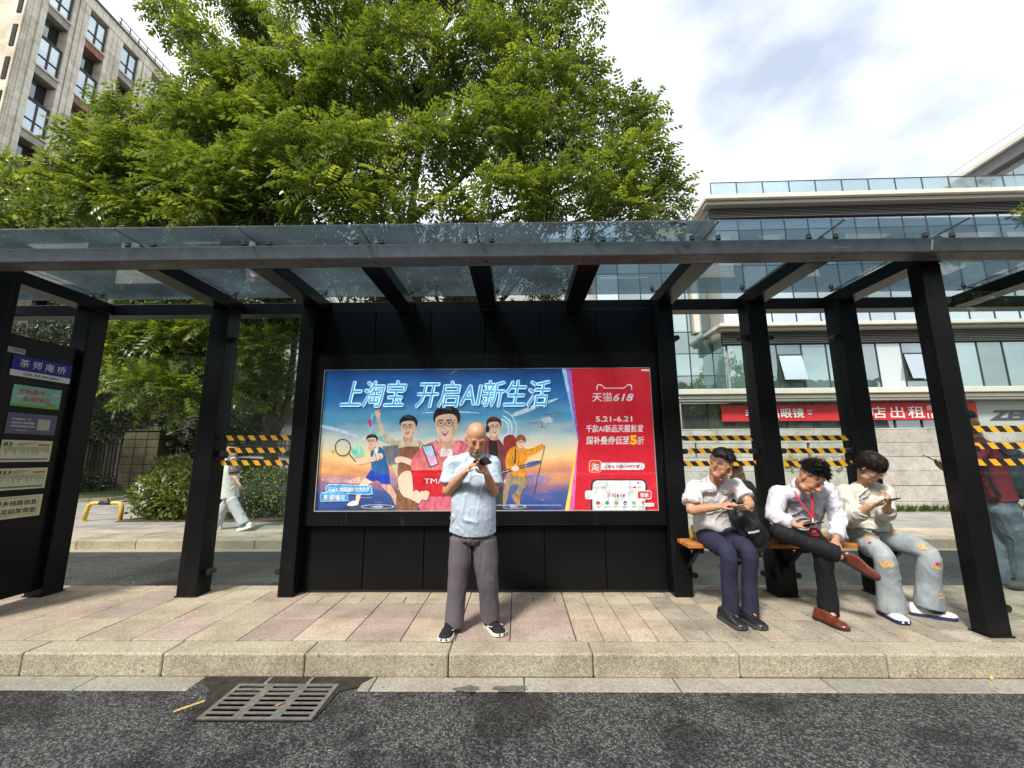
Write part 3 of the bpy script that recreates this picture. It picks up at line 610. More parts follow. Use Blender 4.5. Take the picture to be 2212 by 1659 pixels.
# ledge one (first floor) runs the whole length
obx('ledge', XL-2.6, XR, 19.35, 20.2, 4.22, 4.48, LEDGE, .02); obx('ledge', XL-2.6, XR, 19.50, 20.2, 4.02, 4.19, LEDGE, .02); obx('ledge', XL-2.6, XR, 19.55, 20.2, 3.90, 4.00, LEDG2)
obx('ledge', -16, XL-2.62, 20.6, 21.5, 4.22, 4.48, LEDGE, .02); obx('ledge', -16, XL-2.62, 20.8, 21.5, 4.0, 4.19, LEDGE, .02)
# shop front under the ledge
for i in range(24): obx('shop_window', XL-2.2+1.25*i+.03, XL-2.2+1.25*(i+1)-.03, 20.2, 20.24, 1.5, 3.88, FGD)
for i in range(25): obx('mullion', XL-2.2+1.25*i-.03, XL-2.2+1.25*i+.03, 20.15, 20.24, 1.5, 3.88, MUL, 0)
for i in range(13): obx('window', -9+1.25*i+.03, -7.75+1.25*i-.03, 21.5, 21.58, 1.2, 3.9, FGD)
# floor band B panes
FG2 = facadeglass('pane_with_blind', (.42, .46, .45), .22); FG3 = facadeglass('pane_dim_room', (.05, .085, .085), .24); pick = random.Random(3)
def fgp(): return pick.choice((FG, FG, FG, FG2, FG3, FG3))
k = 0
for i in range(20):
    x0 = XL+.22+1.2*i+.02; x1 = x0+1.16
    g = obx('window_pane', x0, x1, 20.15, 20.20, 4.50, 6.78, fgp())
    obx('mullion', x1, x1+.04, 20.11, 20.19, 4.49, 6.80, MUL, 0)
    if i in (2, 7, 13):
        s_ = obx('open_sash', x0+.03, x1-.03, 20.06, 20.09, 4.95, 6.25, FGB); s_.rotation_euler.x = -.22; s_.location.y -= .12
        f_ = MB()
        for q in ((x0, x1, 6.23, 6.28), (x0, x1, 4.90, 4.95)): f_.box(q[0], q[1], 20.05, 20.13, q[2], q[3])
        fo = f_.build('sash_frame', MUL); fo.parent = ob; fo.matrix_parent_inverse = Matrix.Translation(-Vector((10, 20, 0)))
# louvre band + ledge two
obx('louvre_back', XL, XR, 20.12, 20.24, 6.80, 7.42, LOUV2, 0)
for k in range(7): obx('louvre_blade', XL-.02, XR, 19.98, 20.10, 6.84+.085*k, 6.87+.085*k, LOUV, 0)
obx('ledge', XL-.30, XR, 19.55, 20.2, 7.60, 7.78, LEDGE, .02); obx('ledge', XL-.20, XR, 19.72, 20.2, 7.43, 7.57, LEDG2, .01)
obx('ledge', XL-.30, XL+.05, 20.21, 21.6, 7.60, 7.78, LEDGE, .02)
obx('window_pane', XL+.10, XL+.19, 20.26, 21.5, 4.5, 6.8, FG)
# upper glazing
for i in range(20):
    x0 = XL+.2+1.2*i+.02; x1 = x0+1.16
    for j, (a, c) in enumerate(((7.80, 9.0), (9.03, 11.0), (11.03, 13.0), (13.03, 13.62))): obx('window_pane', x0, x1, 20.15, 20.20, a, c, FGB if j in (0, 3) else fgp())
    obx('mullion', x1, x1+.04, 20.12, 20.2, 7.79, 13.62, MUL, 0)
obx('louvre_back', XL, XR, 20.12, 20.24, 13.64, 14.2, LOUV2, 0)
for k in range(6): obx('louvre_blade', XL-.02, XR, 19.98, 20.10, 13.68+.085*k, 13.71+.085*k, LOUV, 0)
obx('cornice', XL-.45, XR, 19.45, 20.2, 14.42, 14.68, LEDGE, .03); obx('cornice', XL-.38, XR, 19.62, 20.2, 14.20, 14.39, LEDG2, .02); obx('cornice', XL-.45, XL-.05, 20.21, 24, 14.42, 14.68, LEDGE, .03)
obx('roof', XL, XR, 20.3, 32, 14.2, 14.66, CONC)
BALG = glass('balustrade_glass', (.80, .90, .92), dust=.25, dustcol=(.55, .65, .68), refl=1.3)
for i in range(18):
    x0 = XL+1.35*i; obx('balustrade_pane', x0+.02, x0+1.33, 19.80, 19.83, 14.70, 15.52, BALG); obx('baluster', x0-.02, x0+.015, 19.78, 19.84, 14.69, 15.56, MUL, 0)
obx('handrail', XL, XR, 19.77, 19.83, 15.54, 15.58, MUL); obx('handrail', XL+.3, XL+11, 21.2, 21.27, 15.30, 15.36, MUL); obx('parapet', XL+.6, XR, 21.3, 21.5, 14.7, 15.15, CONC)
for i in range(9): obx('baluster', XL+.5+1.3*i, XL+.55+1.3*i, 21.2, 21.26, 14.7, 15.36, MUL, 0)
# recessed corner glazing at the left
for i in range(5):
    x0 = XL-5.9+1.2*i
    for j, (a, c) in enumerate(((4.5, 5.5), (5.53, 6.7), (6.73, 7.9), (7.93, 9.1), (9.13, 11.3), (11.33, 13.5))): obx('window_pane', x0+.02, x0+1.18, 21.50, 21.56, a, c, fgp())
    obx('mullion', x0-.02, x0+.02, 21.46, 21.55, 4.5, 13.5, MUL, 0)
for i in range(15):
    x0 = XL-24.2+1.2*i
    for a, c in ((4.5, 6.7), (7.4, 9.6)): obx('window_pane', x0+.02, x0+1.18, 21.50, 21.56, a, c, FG)
obx('column', XL-.85, XL-.55, 21.2, 21.5, 7.8, 13.5, LEDGE)
obx('handrail', XL-3.2, XL, 23, 23.05, 15.4, 15.45, MUL); obx('parapet', XL-3.2, XL-.3, 23, 23.3, 13.6, 15.0, mat('beige_parapet', (.50, .42, .30), .8, var=.2, vscale=3))
# right hand wing running away
WX = 30.
obx('wing_wall', WX+.3, 44, 20.7, 27, 14.7, 19.6, CONC, 0)
for i in range(5):
    for a, c in ((15.0, 16.7), (16.75, 18.4)): obx('window_pane', WX+.2, WX+.28, 21.0+1.2*i, 22.15+1.2*i, a, c, FG)
obx('wing_cornice', WX-.5, 44, 18.6, 27.4, 19.55, 19.85, LEDGE, .03); obx('wing_soffit', WX-.3, 44, 18.8, 27.2, 18.8, 19.52, LOUV)
obx('wing_ledge', WX-.2, WX+.3, 18.8, 27.0, 16.5, 16.72, LEDGE)
obx('handrail', WX-.42, WX-.36, 18.6, 27.3, 20.25, 20.32, LEDGE)
for i in range(8): obx('baluster', WX-.42, WX-.37, 18.7+1.2*i, 18.75+1.2*i, 19.85, 20.3, LEDGE, 0)
# banners on the office building
RB = mat('banner_red', (.55, .018, .022), .6, var=.06, vscale=4)
bnr = thing('shop_banner', 'long red shop banner with white lettering hung over the dark shop windows', 'banner', (15.8, 19.9, 2.95))
bnr.rotation_euler.z = -.020
def bput(o): o.parent = bnr; o.matrix_parent_inverse = Matrix.Translation(-Vector((15.8, 19.9, 2.95))); return o
bput(box('banner_cloth', 9.85, 15.72, 19.90, 19.93, 2.98, 3.76, RB, None)); bput(box('banner_cloth', 15.74, 21.75, 19.88, 19.91, 3.0, 3.82, RB, None))
yb = 19.86
bput(text('lettering', '毛源昌眼镜', WHT, .50, (10.95, yb, 3.17), bold=.01, width=2.75)); bput(text('lettering', '始于', WHT, .13, (13.87, yb, 3.42))); bput(text('lettering', '1862', WHT, .11, (13.87, yb, 3.28)))
bput(text('lettering', '旺店出租', WHT, .60, (15.95, yb, 3.13), bold=.010, width=3.35, kern=1.2)); bput(text('lettering', '房东', WHT, .28, (19.42, yb, 3.45), bold=.01)); bput(text('lettering', '188', WHT, .36, (19.42, yb, 3.06), bold=.012, width=.62))
zh = thing('sign_panel', 'grey shop sign panel reading ZEEHO at the right edge of the photo', 'sign', (23.5, 19.8, 2.6)); zh.rotation_euler.z = -.02
def zput(o): o.parent = zh; o.matrix_parent_inverse = Matrix.Translation(-Vector((23.5, 19.8, 2.6))); return o
zput(box('panel', 21.78, 28, 19.86, 19.92, 2.5, 3.88, mat('zsign_grey', (.42, .45, .44), .5), None)); zput(text('lettering', 'ZEEHO', MUL, .62, (22.35, 19.84, 2.98), bold=.05, width=3.6, shear=.25))
rw = thing('window_banner', 'faded red banner hanging inside an upper office window at the right', 'banner', (26, 20.1, 6.1)); rw.rotation_euler.z = -.02
def rput(o): o.parent = rw; o.matrix_parent_inverse = Matrix.Translation(-Vector((26, 20.1, 6.1))); return o
rput(box('banner_cloth', 23.2, 29, 20.10, 20.13, 6.05, 6.62, mat('faded_red', (.50, .10, .10), .6), None)); rput(text('lettering', '家和居HOME', WHT, .24, (23.7, 20.08, 6.22), width=1.9))
# left apartment building
TILE = mat('grey_tile_wall', (.46, .42, .34), .8, var=.12, vscale=.8, bump=.15, bscale=8); BRK = mat('pale_brick_wall', (.62, .54, .42), .85, var=.08, vscale=1.2)
def gridmat(name, base, mort, bw, rh, plane, ms=.012):
    m = bpy.data.materials.new(name); m.use_nodes = True; t = m.node_tree; L = t.links.new; b = t.nodes['Principled BSDF']; b.inputs['Roughness'].default_value = .8
    g = N(t, 'ShaderNodeNewGeometry'); sp = N(t, 'ShaderNodeSeparateXYZ'); cb = N(t, 'ShaderNodeCombineXYZ'); L(g.outputs['Position'], sp.inputs[0]); L(sp.outputs[plane], cb.inputs[0]); L(sp.outputs[2], cb.inputs[1])
    br = N(t, 'ShaderNodeTexBrick', offset=0 if 'tile' in name else .5); br.inputs['Scale'].default_value = 1; br.inputs['Brick Width'].default_value = bw; br.inputs['Row Height'].default_value = rh; br.inputs['Mortar Size'].default_value = ms
    br.inputs['Color1'].default_value = (*base, 1); br.inputs['Color2'].default_value = tuple(c*.93 for c in base)+(1,); br.inputs['Mortar'].default_value = (*mort, 1); L(cb.outputs[0], br.inputs['Vector'])
    n = N(t, 'ShaderNodeTexNoise', i_Scale=.9, i_Detail=9, i_Roughness=.7); L(g.outputs['Position'], n.inputs['Vector'])
    r = N(t, 'ShaderNodeValToRGB'); e = r.color_ramp.elements; e[0].position = .36; e[1].position = .55; e[0].color = (.66, .64, .60, 1); e[1].color = (1, 1, 1, 1); L(n.outputs[0], r.inputs[0])
    mm = N(t, 'ShaderNodeMixRGB', blend_type='MULTIPLY'); mm.inputs[0].default_value = 1; L(br.outputs[0], mm.inputs[1]); L(r.outputs[0], mm.inputs[2]); L(mm.outputs[0], b.inputs['Base Color']); return m
GT = gridmat('weathered_tile_wall', (.78, .73, .61), (.46, .42, .34), .32, .42, 1); GB = gridmat('pale_brick', (.74, .65, .51), (.58, .50, .39), .22, .07, 0, .008)
ab = thing('apartment_block', 'weathered beige tiled apartment block with dark framed windows at the upper left', 'building', (-22, 16, 0))
AXf = -20.
def adx(name, x0, x1, y0, y1, z0, z1, m, bev=.01, parent=None): return box(name, x0, x1, y0, y1, z0, z1, m, parent or ab, bev)
adx('wall', -34, AXf-.5, 13.70, 30, 0, 22.3, GT, 0)
adx('brick_wall', -34, AXf-.02, 13.64, 13.69, 0, 30, GB, 0)
cols = [(14.34, 15.19), (15.85, 16.71), (17.45, 18.33), (19.1, 19.9), (20.7, 21.5)]
edges = [13.70]+[v for c in cols for v in c]+[30]
for i in range(0, len(edges)-1, 2):
    a, c = edges[i], edges[i+1]; adx('pier', AXf-.45, AXf, a, c, 0, 22.3, GT, .01)
    mid = (a+c)/2
    if c-a > .4 and c < 22:
        for q in (-.12, .12): adx('pier_rib', AXf, AXf+.05, mid+q-.04, mid+q+.04, 0, 22.3, GT, .01)
    
adx('parapet', -34, AXf+.02, 13.71, 30, 22.31, 22.9, GT, .02); adx('roof_edge', -34, AXf+.08, 13.64, 30, 22.85, 22.98, mat('roof_edge_dark', (.16, .14, .12), .8), .01)
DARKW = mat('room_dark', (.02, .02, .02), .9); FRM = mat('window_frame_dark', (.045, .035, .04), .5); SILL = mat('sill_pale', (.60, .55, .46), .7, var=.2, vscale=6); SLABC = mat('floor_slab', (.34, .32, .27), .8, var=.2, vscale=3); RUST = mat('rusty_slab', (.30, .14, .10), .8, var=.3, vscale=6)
for ci, (a, c) in enumerate(cols):
    off = [0, .15, .15, 0, 0][ci]
    for f in range(-1, 7):
        z = 2.66+3.0*f+off+.0  # sill height
        z = 17.66-3.0*(5-f)+[0, .05, .1, 0, 0][ci]
        if z < 2: continue
        top = z+1.43
        wdw = adx('window', AXf-.16, AXf-.13, a, c, z, top, FGB, 0)
        for q in ((a, c, z, z+.05), (a, c, top-.05, top), (a, c, z+.52, z+.56), (a, a+.05, z, top), (c-.05, c, z, top), ((a+c)/2-.025, (a+c)/2+.025, z, top)):
            adx('window_frame', AXf-.13, AXf-.09, q[0], q[1], q[2], q[3], FRM, 0, wdw)
        adx('sill', AXf-.14, AXf+.04, a-.04, c+.04, z-.09, z, SILL)
        adx('floor_slab', AXf-.35, AXf-.02, a, c, z-.42, z-.10, RUST if ci == 1 else SLABC)
        # open balcony gap above the window
        if z+1.47 < 21:
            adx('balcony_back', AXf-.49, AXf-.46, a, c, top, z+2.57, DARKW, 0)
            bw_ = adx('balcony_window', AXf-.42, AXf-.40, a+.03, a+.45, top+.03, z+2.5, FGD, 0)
            adx('window_frame', AXf-.40, AXf-.38, a+.22, a+.25, top, z+2.5, FRM, 0, bw_)
            adx('rail', AXf-.12, AXf-.09, a, c, top+.02, top+.06, FRM, 0)
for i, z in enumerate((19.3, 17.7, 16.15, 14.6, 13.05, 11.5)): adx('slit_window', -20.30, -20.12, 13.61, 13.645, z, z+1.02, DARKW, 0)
for i in range(7): adx('roof_rail_post', AXf-.1, AXf-.06, 17.2+.5*i, 17.24+.5*i, 22.98, 23.5, METAL, 0)
adx('roof_rail', AXf-.1, AXf-.06, 17.1, 20.4, 23.46, 23.5, METAL, 0); adx('roof_rail', AXf-.1, AXf-.06, 17.1, 20.4, 23.2, 23.23, METAL, 0)
# iron fence and stone pier at the left
fn = thing('iron_fence', 'dark iron railing fence beyond the lawn at the left', 'fence', (-18, 17.5, .1))
for i in range(70): box('picket', -27+.17*i, -27+.17*i+.03, 17.5, 17.53, .1, 2.2, BLK, fn, bev=0)
for z in (.3, 1.95): box('rail', -27, -15, 17.48, 17.55, z, z+.05, BLK, fn, bev=0)
fn2 = thing('iron_fence', 'dark iron railing fence to the right of the stone pier', 'fence', (-10, 17.5, .1))
for i in range(60): box('picket', -14.5+.17*i, -14.5+.17*i+.03, 17.5, 17.53, .1, 2.1, BLK, fn2, bev=0)
for z in (.3, 1.85): box('rail', -14.5, -4.2, 17.48, 17.55, z, z+.05, BLK, fn2, bev=0)
pr = thing('stone_pier', 'weathered stone block gate pier beside the iron fence', 'pier', (-15.6, 17, .1))
PST = granite('pier_stone', (.13, .12, .075), (.18, .165, .11), (.07, .065, .045), sp=40, bump=.4, rnd=.12, stain=.6)
for j in range(7):
    for i in range(3): box('stone', -16.35+.5*i+.005+(.0 if j % 2 else 0), -15.86+.5*i, 16.95, 17.9, .1+.34*j+.005, .43+.34*j, PST, pr, bev=.012)
box('cap', -16.45, -14.8, 16.9, 17.95, 2.485, 2.56, PST, pr, bev=.02)
# ------------------------------------------------------------------ trees
BARK = mat('bark', (.085, .065, .048), .9, var=.35, vscale=14, bump=.6, bscale=30); BARKD = mat('twig_bark', (.035, .027, .02), .9)
LF_A = leafmat('tree_leaves', (.045, .08, .016), (.115, .175, .032), (.30, .34, .08), tl=.40, rough=.33)
LF_B = leafmat('dark_leaves', (.015, .03, .008), (.03, .055, .012), (.07, .10, .02), tl=.2)
LF_C = leafmat('conifer_leaves', (.02, .035, .018), (.045, .065, .03), (.10, .12, .06), tl=.1)
LF_H = leafmat('hedge_leaves', (.05, .085, .015), (.11, .16, .03), (.26, .28, .07), tl=.25, rough=.42)
LF_N = leafmat('nandina_leaves', (.07, .11, .02), (.15, .21, .045), (.30, .34, .10), tl=.3)
LF_R = leafmat('red_leaves', (.20, .05, .02), (.28, .09, .03), (.35, .18, .06), tl=.2)
LF_Y = leafmat('blossom_yellow', (.35, .36, .04), (.45, .43, .06), (.55, .50, .10), tl=.3)
def leaf_template():
    """one pinnate leaf, unit length 1 along x, z up, drooping"""
    V = []; F = []
    def cur(t): return np.array([t, 0, .16*t-.50*t*t])
    def leaflet(p, d, L_, w_):
        d = d/np.linalg.norm(d); up = np.array([0, 0, 1.]); s = np.cross(d, up); s /= np.linalg.norm(s); u = np.cross(s, d)
        n = len(V); V.extend([p, p+d*L_*.45+s*w_-u*w_*.3, p+d*L_-u*L_*.12, p+d*L_*.45-s*w_-u*w_*.3]); F.extend([(n, n+1, n+2), (n, n+2, n+3)])
    for k in range(5):
        t = .26+.165*k; p = cur(t)
        for sgn in (-1, 1): leaflet(p, np.array([.50, sgn*.80, -.42]), .31*(1-.06*abs(k-2)), .058)
    leaflet(cur(.93), np.array([1., 0, -.75]), .28, .05)
    n = len(V); V.extend([cur(0)+[0, .006, 0], cur(0)-[0, .006, 0], cur(.95)]); F.append((n, n+1, n+2))
    return np.array(V), np.array(F)
LT_V, LT_F = leaf_template()
def leaves(name, base, d, L_, m, parent, lv):
    """place n pinnate leaves: base (n,3), direction d (n,3), length L (n)"""
    n = len(base); x = d/np.linalg.norm(d, axis=1)[:, None]; up = np.tile([0, 0, 1.], (n, 1))+rng.normal(0, .25, (n, 3))
    y = np.cross(up, x); y /= np.linalg.norm(y, axis=1)[:, None]+1e-9; z = np.cross(x, y)
    Mx = np.stack([x, y, z], 1)
    v = np.einsum('vk,nkj->nvj', LT_V, Mx)*L_[:, None, None]+base[:, None, :]
    nv = len(LT_V); f = (LT_F[None]+(np.arange(n)*nv)[:, None, None]).reshape(-1)
    return rawmesh(name, v.reshape(-1, 3), f, np.repeat(lv, nv)+np.tile(rng.normal(0, .06, nv), n), m, parent, 'stuff')
def curve_pts(a, b_, n=5, sag=0., wob=.15):
    a = Vector(a); b_ = Vector(b_); L_ = (b_-a).length; out = []
    for i in range(n+1):
        t = i/n; p = a.lerp(b_, t); p.z += sag*math.sin(math.pi*t)*L_
        if 0 < i < n: p += Vector([mnoise.noise(p*1.3+Vector((k*7, 3, 1))) for k in range(3)])*wob*L_*.5
        out.append(p)
    return out
def tree(name, label, forks, blobs, nsh, leaf=.30, lm=LF_A, group=None, blossom=0, seed=1, trunk_r=.13, nleaf=7, shell=.45):
    """forks: list of trunk polylines [(pt, r)...]; blobs: (centre, radius) crown masses"""
    global rng
    rng = np.random.default_rng(seed); base = forks[0][0][0]
    t = thing(name, label, 'tree', base, group); 
    b = MB()
    for fk_ in forks: b.tube([p for p, r in fk_], [r for p, r in fk_], 9)
    b.build('trunk', BARK, t, True)
    tips = [Vector(fk_[-1][0]) for fk_ in forks]; mids = [Vector(p) for fk_ in forks for p, r in fk_[1:]]
    lb = MB(); tw = MB()
    tot = sum(r**2 for c, r in blobs); SH = []; SD = []
    for c, r in blobs:
        c = Vector(c); s0 = min(mids, key=lambda q: (q-c).length+(6 if q.z > c.z-.2*r else 0)); L_ = (c-s0).length
        pts = curve_pts(s0, c, 6, -.04, .28); lb.tube(pts, [max(.012, .055*(1-i/6.5)*min(1.3, L_/3+.4)) for i in range(7)], 6)
        k = int(nsh*r*r/tot)
        for _ in range(k):
            dv = rng.normal(0, 1, 3); dv /= np.linalg.norm(dv); dv[2] = dv[2]*.8+.1
            rad = r*(shell+(1-shell)*rng.random()**.6); rad *= 1+.25*mnoise.noise(Vector(dv)*2.2+c)
            p = np.array(c)+dv*rad*np.array([1.08, 1.08, .86]); SH.append(p); dd = dv*.8+np.array([0, 0, .55])+rng.normal(0, .2, 3); SD.append(dd/np.linalg.norm(dd))
            if rng.random() < .55:
                q = pts[3+int(rng.random()*4)]; e = Vector(p)-Vector(SD[-1])*.25; mpt = q.lerp(e, .55)+Vector((0, 0, -.06))
                tw.tube([q, mpt, e, Vector(p)], [.013, .009, .007, .004], 3, cap=False)
    lo = lb.build('limb', BARKD, t, True); tw_o = tw.build('twigs', BARKD, t); tw_o['kind'] = 'stuff'
    SH = np.array(SH); SD = np.array(SD); ns = len(SH)
    # radiating leaves of each shoot
    ph = rng.random(ns)*6.28; B = []; D = []; LV = []; LL = []
    a0 = np.cross(SD, rng.normal(0, 1, (ns, 3))); a0 /= np.linalg.norm(a0, axis=1)[:, None]; a1 = np.cross(SD, a0); tone = rng.normal(.45, .16, ns)
    for k in range(nleaf):
        an = ph+k*2.4; elv = .15+.9*k/nleaf+rng.normal(0, .1, ns)
        rad = a0*np.cos(an)[:, None]+a1*np.sin(an)[:, None]
        D.append(rad*np.cos(elv)[:, None]+SD*np.sin(elv)[:, None]); B.append(SH-SD*(.20*(1-k/nleaf))[..., None] if False else SH-SD*(.20*(1-k/nleaf)))
        LL.append(leaf*rng.uniform(.8, 1.2, ns)*(1-.25*k/nleaf)); LV.append(tone+.22*(k/nleaf-.4)+rng.normal(0, .07, ns))
    leaves('crown', np.concatenate(B), np.concatenate(D), np.concatenate(LL), lm, t, np.clip(np.concatenate(LV), 0, 1))
    if blossom:
        idx = np.argsort(-(SD[:, 2]+.9*(-SD[:, 1])+rng.normal(0, .6, ns)))[:blossom]; pp = []; nn2 = []
        for i in idx:
            h = rng.uniform(.18, .30)
            for q in range(34):
                tt = rng.random(); r_ = .075*(1-tt); an = rng.random()*6.28
                pp.append(SH[i]+SD[i]*.05+np.array([r_*math.cos(an), r_*math.sin(an), h*tt])); nn2.append([math.cos(an), math.sin(an), .8])
        leafcards('blossom', np.array(pp), np.array(nn2), .05, LF_Y, t, aspect=1.6, jitter=.4)
    return t
def B_(u, v, Y, r): return (P(u, v, Y), r)
# goldenrain tree in the middle
mid = [B_(700, 50, 9.2, 1.15), B_(830, -10, 9.6, 1.2), B_(980, -60, 9.8, 1.2), B_(1110, 0, 9.4, 1.05), B_(1215, 70, 9.2, .8), B_(640, 190, 9.0, 1.0), B_(760, 190, 8.8, 1.0), B_(890, 140, 9.0, 1.2), B_(1040, 130, 9.4, 1.1),
       B_(1150, 190, 9.0, .9), B_(1250, 160, 9.4, .55), B_(640, 350, 7.9, .95), B_(780, 350, 8.2, 1.0), B_(930, 320, 8.0, .65), B_(1060, 300, 8.5, 1.0), B_(1180, 310, 8.8, .9), B_(1310, 250, 9.6, .75), B_(1390, 250, 9.8, .5),
       B_(1310, 380, 9.2, .85), B_(1400, 350, 9.6, .7), B_(1440, 430, 9.8, .65), B_(1230, 430, 8.6, .85), B_(1080, 440, 8.0, .75), B_(960, 455, 8.2, .45), B_(830, 455, 8.0, .8), B_(700, 440, 7.8, .75), B_(1340, 470, 9.2, .7), B_(900, 230, 11.5, .8), B_(1100, 250, 11.8, 1.2), B_(750, 260, 11.2, 1.2), B_(700, 560, 10.6, .8), B_(800, 590, 10.9, .8), B_(900, 560, 10.7, .8), B_(1000, 590, 11, .8), B_(1110, 560, 10.8, .75), B_(1200, 600, 11, .7), B_(860, 660, 11.2, .8), B_(1020, 680, 11.2, .8)]
base1 = Vector((-2.25, 10.2, 0)); tk = P(885, 480, 9.9)
tree('goldenrain_tree', 'tall leafy street tree with yellow blossom rising behind the poster cabinet', 
     [[(base1, .17), (base1+Vector((.05, 0, 1.4)), .14), (base1+Vector((-.05, -.05, 2.8)), .12), (tk, .10), (P(905, 330, 9.8), .08), (P(930, 160, 9.9), .05)],
      [(base1+Vector((-.05, -.05, 2.6)), .10), (P(800, 440, 9.6), .08), (P(720, 330, 9.4), .06), (P(660, 200, 9.3), .04)],
      [(tk, .09), (P(980, 400, 9.8), .07), (P(1090, 280, 9.7), .055), (P(1180, 150, 9.6), .035)],
      [(base1+Vector((0, 0, 2.9)), .09), (P(1010, 480, 9.8), .07), (P(1180, 430, 9.7), .05), (P(1330, 360, 9.7), .03)]],
     mid, 1400, leaf=.58, group=None, blossom=60, seed=11)
left = [B_(370, 30, 9.4, .5), B_(430, 90, 9.4, .5), B_(500, 20, 9.6, .45), B_(570, 60, 10, .65), B_(470, 170, 9.2, .6), B_(560, 180, 9.4, .8), B_(390, 240, 9.0, .6), B_(470, 280, 8.8, .9), B_(580, 290, 9.2, 1.0), B_(280, 260, 9.2, .55), B_(210, 330, 9.0, .65),
        B_(310, 350, 8.8, .9), B_(150, 390, 9.0, .55), B_(420, 390, 8.4, .9), B_(540, 400, 8.0, .95), B_(230, 430, 9.0, .7), B_(330, 460, 8.8, .75), B_(460, 470, 8.0, .7), B_(590, 470, 8.2, .7), B_(650, 300, 10.6, 1.2), B_(480, 330, 10.8, 1.2),
        B_(290, 720, 9.4, .62), B_(380, 730, 9.6, .65), B_(330, 830, 9.0, .60), B_(400, 850, 9.2, .45), B_(560, 760, 9.6, .6), B_(600, 830, 10.2, .45), B_(530, 840, 9.8, .4), B_(250, 780, 9.2, .35), B_(480, 700, 9.6, .6), B_(600, 690, 10.4, .7), B_(350, 580, 9.8, .8), B_(480, 570, 9.9, .8), B_(600, 570, 10.2, .8), B_(230, 600, 9.8, .7), B_(640, 650, 10.8, .7)]
base2 = Vector((-6.0, 10.5, 0))
tree('goldenrain_tree', 'left hand blossoming street tree whose low branches hang down between the shelter posts',
     [[(base2, .19), (P(583, 960, 10.5), .16), (P(578, 930, 10.5), .14), (P(590, 870, 10.5), .10), (P(600, 780, 10.5), .085), (P(570, 600, 10.2), .08), (P(560, 400, 9.9), .06), (P(550, 200, 9.8), .04)],
      [(P(588, 945, 10.52), .12), (P(612, 905, 10.5), .09), (P(625, 850, 10.5), .08), (P(640, 700, 10.6), .07), (P(660, 500, 10.5), .05), (P(650, 350, 10.4), .035)],
      [(P(590, 800, 10.5), .07), (P(480, 620, 10), .06), (P(370, 440, 9.5), .045), (P(250, 350, 9.2), .03)],
      [(P(500, 640, 10), .05), (P(420, 640, 9.7), .04), (P(350, 700, 9.5), .03)]],
     left, 1350, leaf=.55, blossom=46, seed=23)
def bushmass(name, label, blobs, n, size, lm, cat='tree', trunk=None, aspect=2.2, parent_trunk=True, kindpart='crown', extra=None, flat=1.0, group=None):
    c0 = Vector(blobs[0][0]); t = thing(name, label, cat, (c0.x, c0.y, 0), group)
    if trunk:
        b = MB()
        for a, c, r in trunk: b.tube(curve_pts(a, c, 5, 0, .1), [r, r*.9, r*.8, r*.7, r*.6, r*.4], 8)
        b.build('trunk' if cat == 'tree' else 'stem', BARK, t, True)
    tot = sum(r**2 for c, r in blobs); P_ = []; Nn = []
    for c, r in blobs:
        k = int(n*r*r/tot); dv = rng.normal(0, 1, (k, 3)); dv /= np.linalg.norm(dv, axis=1)[:, None]
        nz_ = np.array([mnoise.noise(Vector(d)*2.6+Vector(c)) for d in dv]); rad = r*(.55+.45*rng.random(k)**.5)*(1+.35*nz_)
        p = np.array(c)+dv*rad[:, None]*np.array([1, 1, flat]); P_.append(p); Nn.append(dv*.8+np.array([0, 0, .25]))
    P_ = np.concatenate(P_); Nn = np.concatenate(Nn); ok = P_[:, 2] > .05
    leafcards(kindpart, P_[ok], Nn[ok], size, lm, t, aspect=aspect, droop=.15)
    return t
rng = np.random.default_rng(5)
bushmass('broadleaf_tree', 'bright bushy tree at the far left edge above the glass roof', [B_(20, 440, 14, 1.6), B_(100, 470, 14, 1.2), B_(-60, 400, 14, 1.8), B_(60, 520, 13.5, 1.2), B_(170, 480, 14.5, 1.0), B_(-100, 520, 14, 2)], 16000, .24, LF_A, trunk=[((-19, 14, 0), P(20, 500, 14), .2)])
bushmass('conifer_tree', 'grey green cedar with flat layered branches beyond the sign board', [B_(60, 750, 12.5, 1.5), B_(160, 760, 13, 1.2), B_(240, 850, 14, 1.2), B_(270, 900, 14.5, .9), B_(200, 700, 13.5, 1.2), B_(-60, 760, 13, 1.8), B_(220, 930, 14.2, .6)], 15000, .17, LF_C, trunk=[((-17.5, 14.5, 0), P(60, 700, 13.8), .09)], aspect=3, flat=.45)
bushmass('evergreen_tree', 'very dark evergreen tree filling the gap behind the drooping leaves', [B_(330, 780, 18.6, 2.6), B_(200, 860, 18.8, 2.2), B_(430, 900, 18.6, 2.0), B_(450, 720, 18.6, 2.6), B_(100, 700, 18.8, 3), B_(300, 650, 18.8, 3)], 15000, .30, LF_B, trunk=[((-14, 18.6, 0), P(300, 700, 18.8), .11)])
bushmass('evergreen_tree', 'dark evergreen tree against the office building seen through the left glass', [B_(520, 880, 18.5, 1.5), B_(480, 960, 18.3, 1.2), B_(560, 930, 18.6, .8), B_(-20, 900, 18.6, 2.6)], 9000, .26, LF_B, trunk=[((-12, 18.5, 0), P(520, 880, 18.5), .12)])
bushmass('shrub', 'dark clipped shrub in front of the iron fence at the left', [((-18.6, 16.2, .5), .75), ((-17.6, 16.3, .5), .7), ((-16.8, 16.4, .45), .6), ((-19.8, 16.2, .5), .8), ((-21, 16.2, .5), .8)], 6000, .12, LF_B, 'shrub', kindpart='foliage', flat=.75)
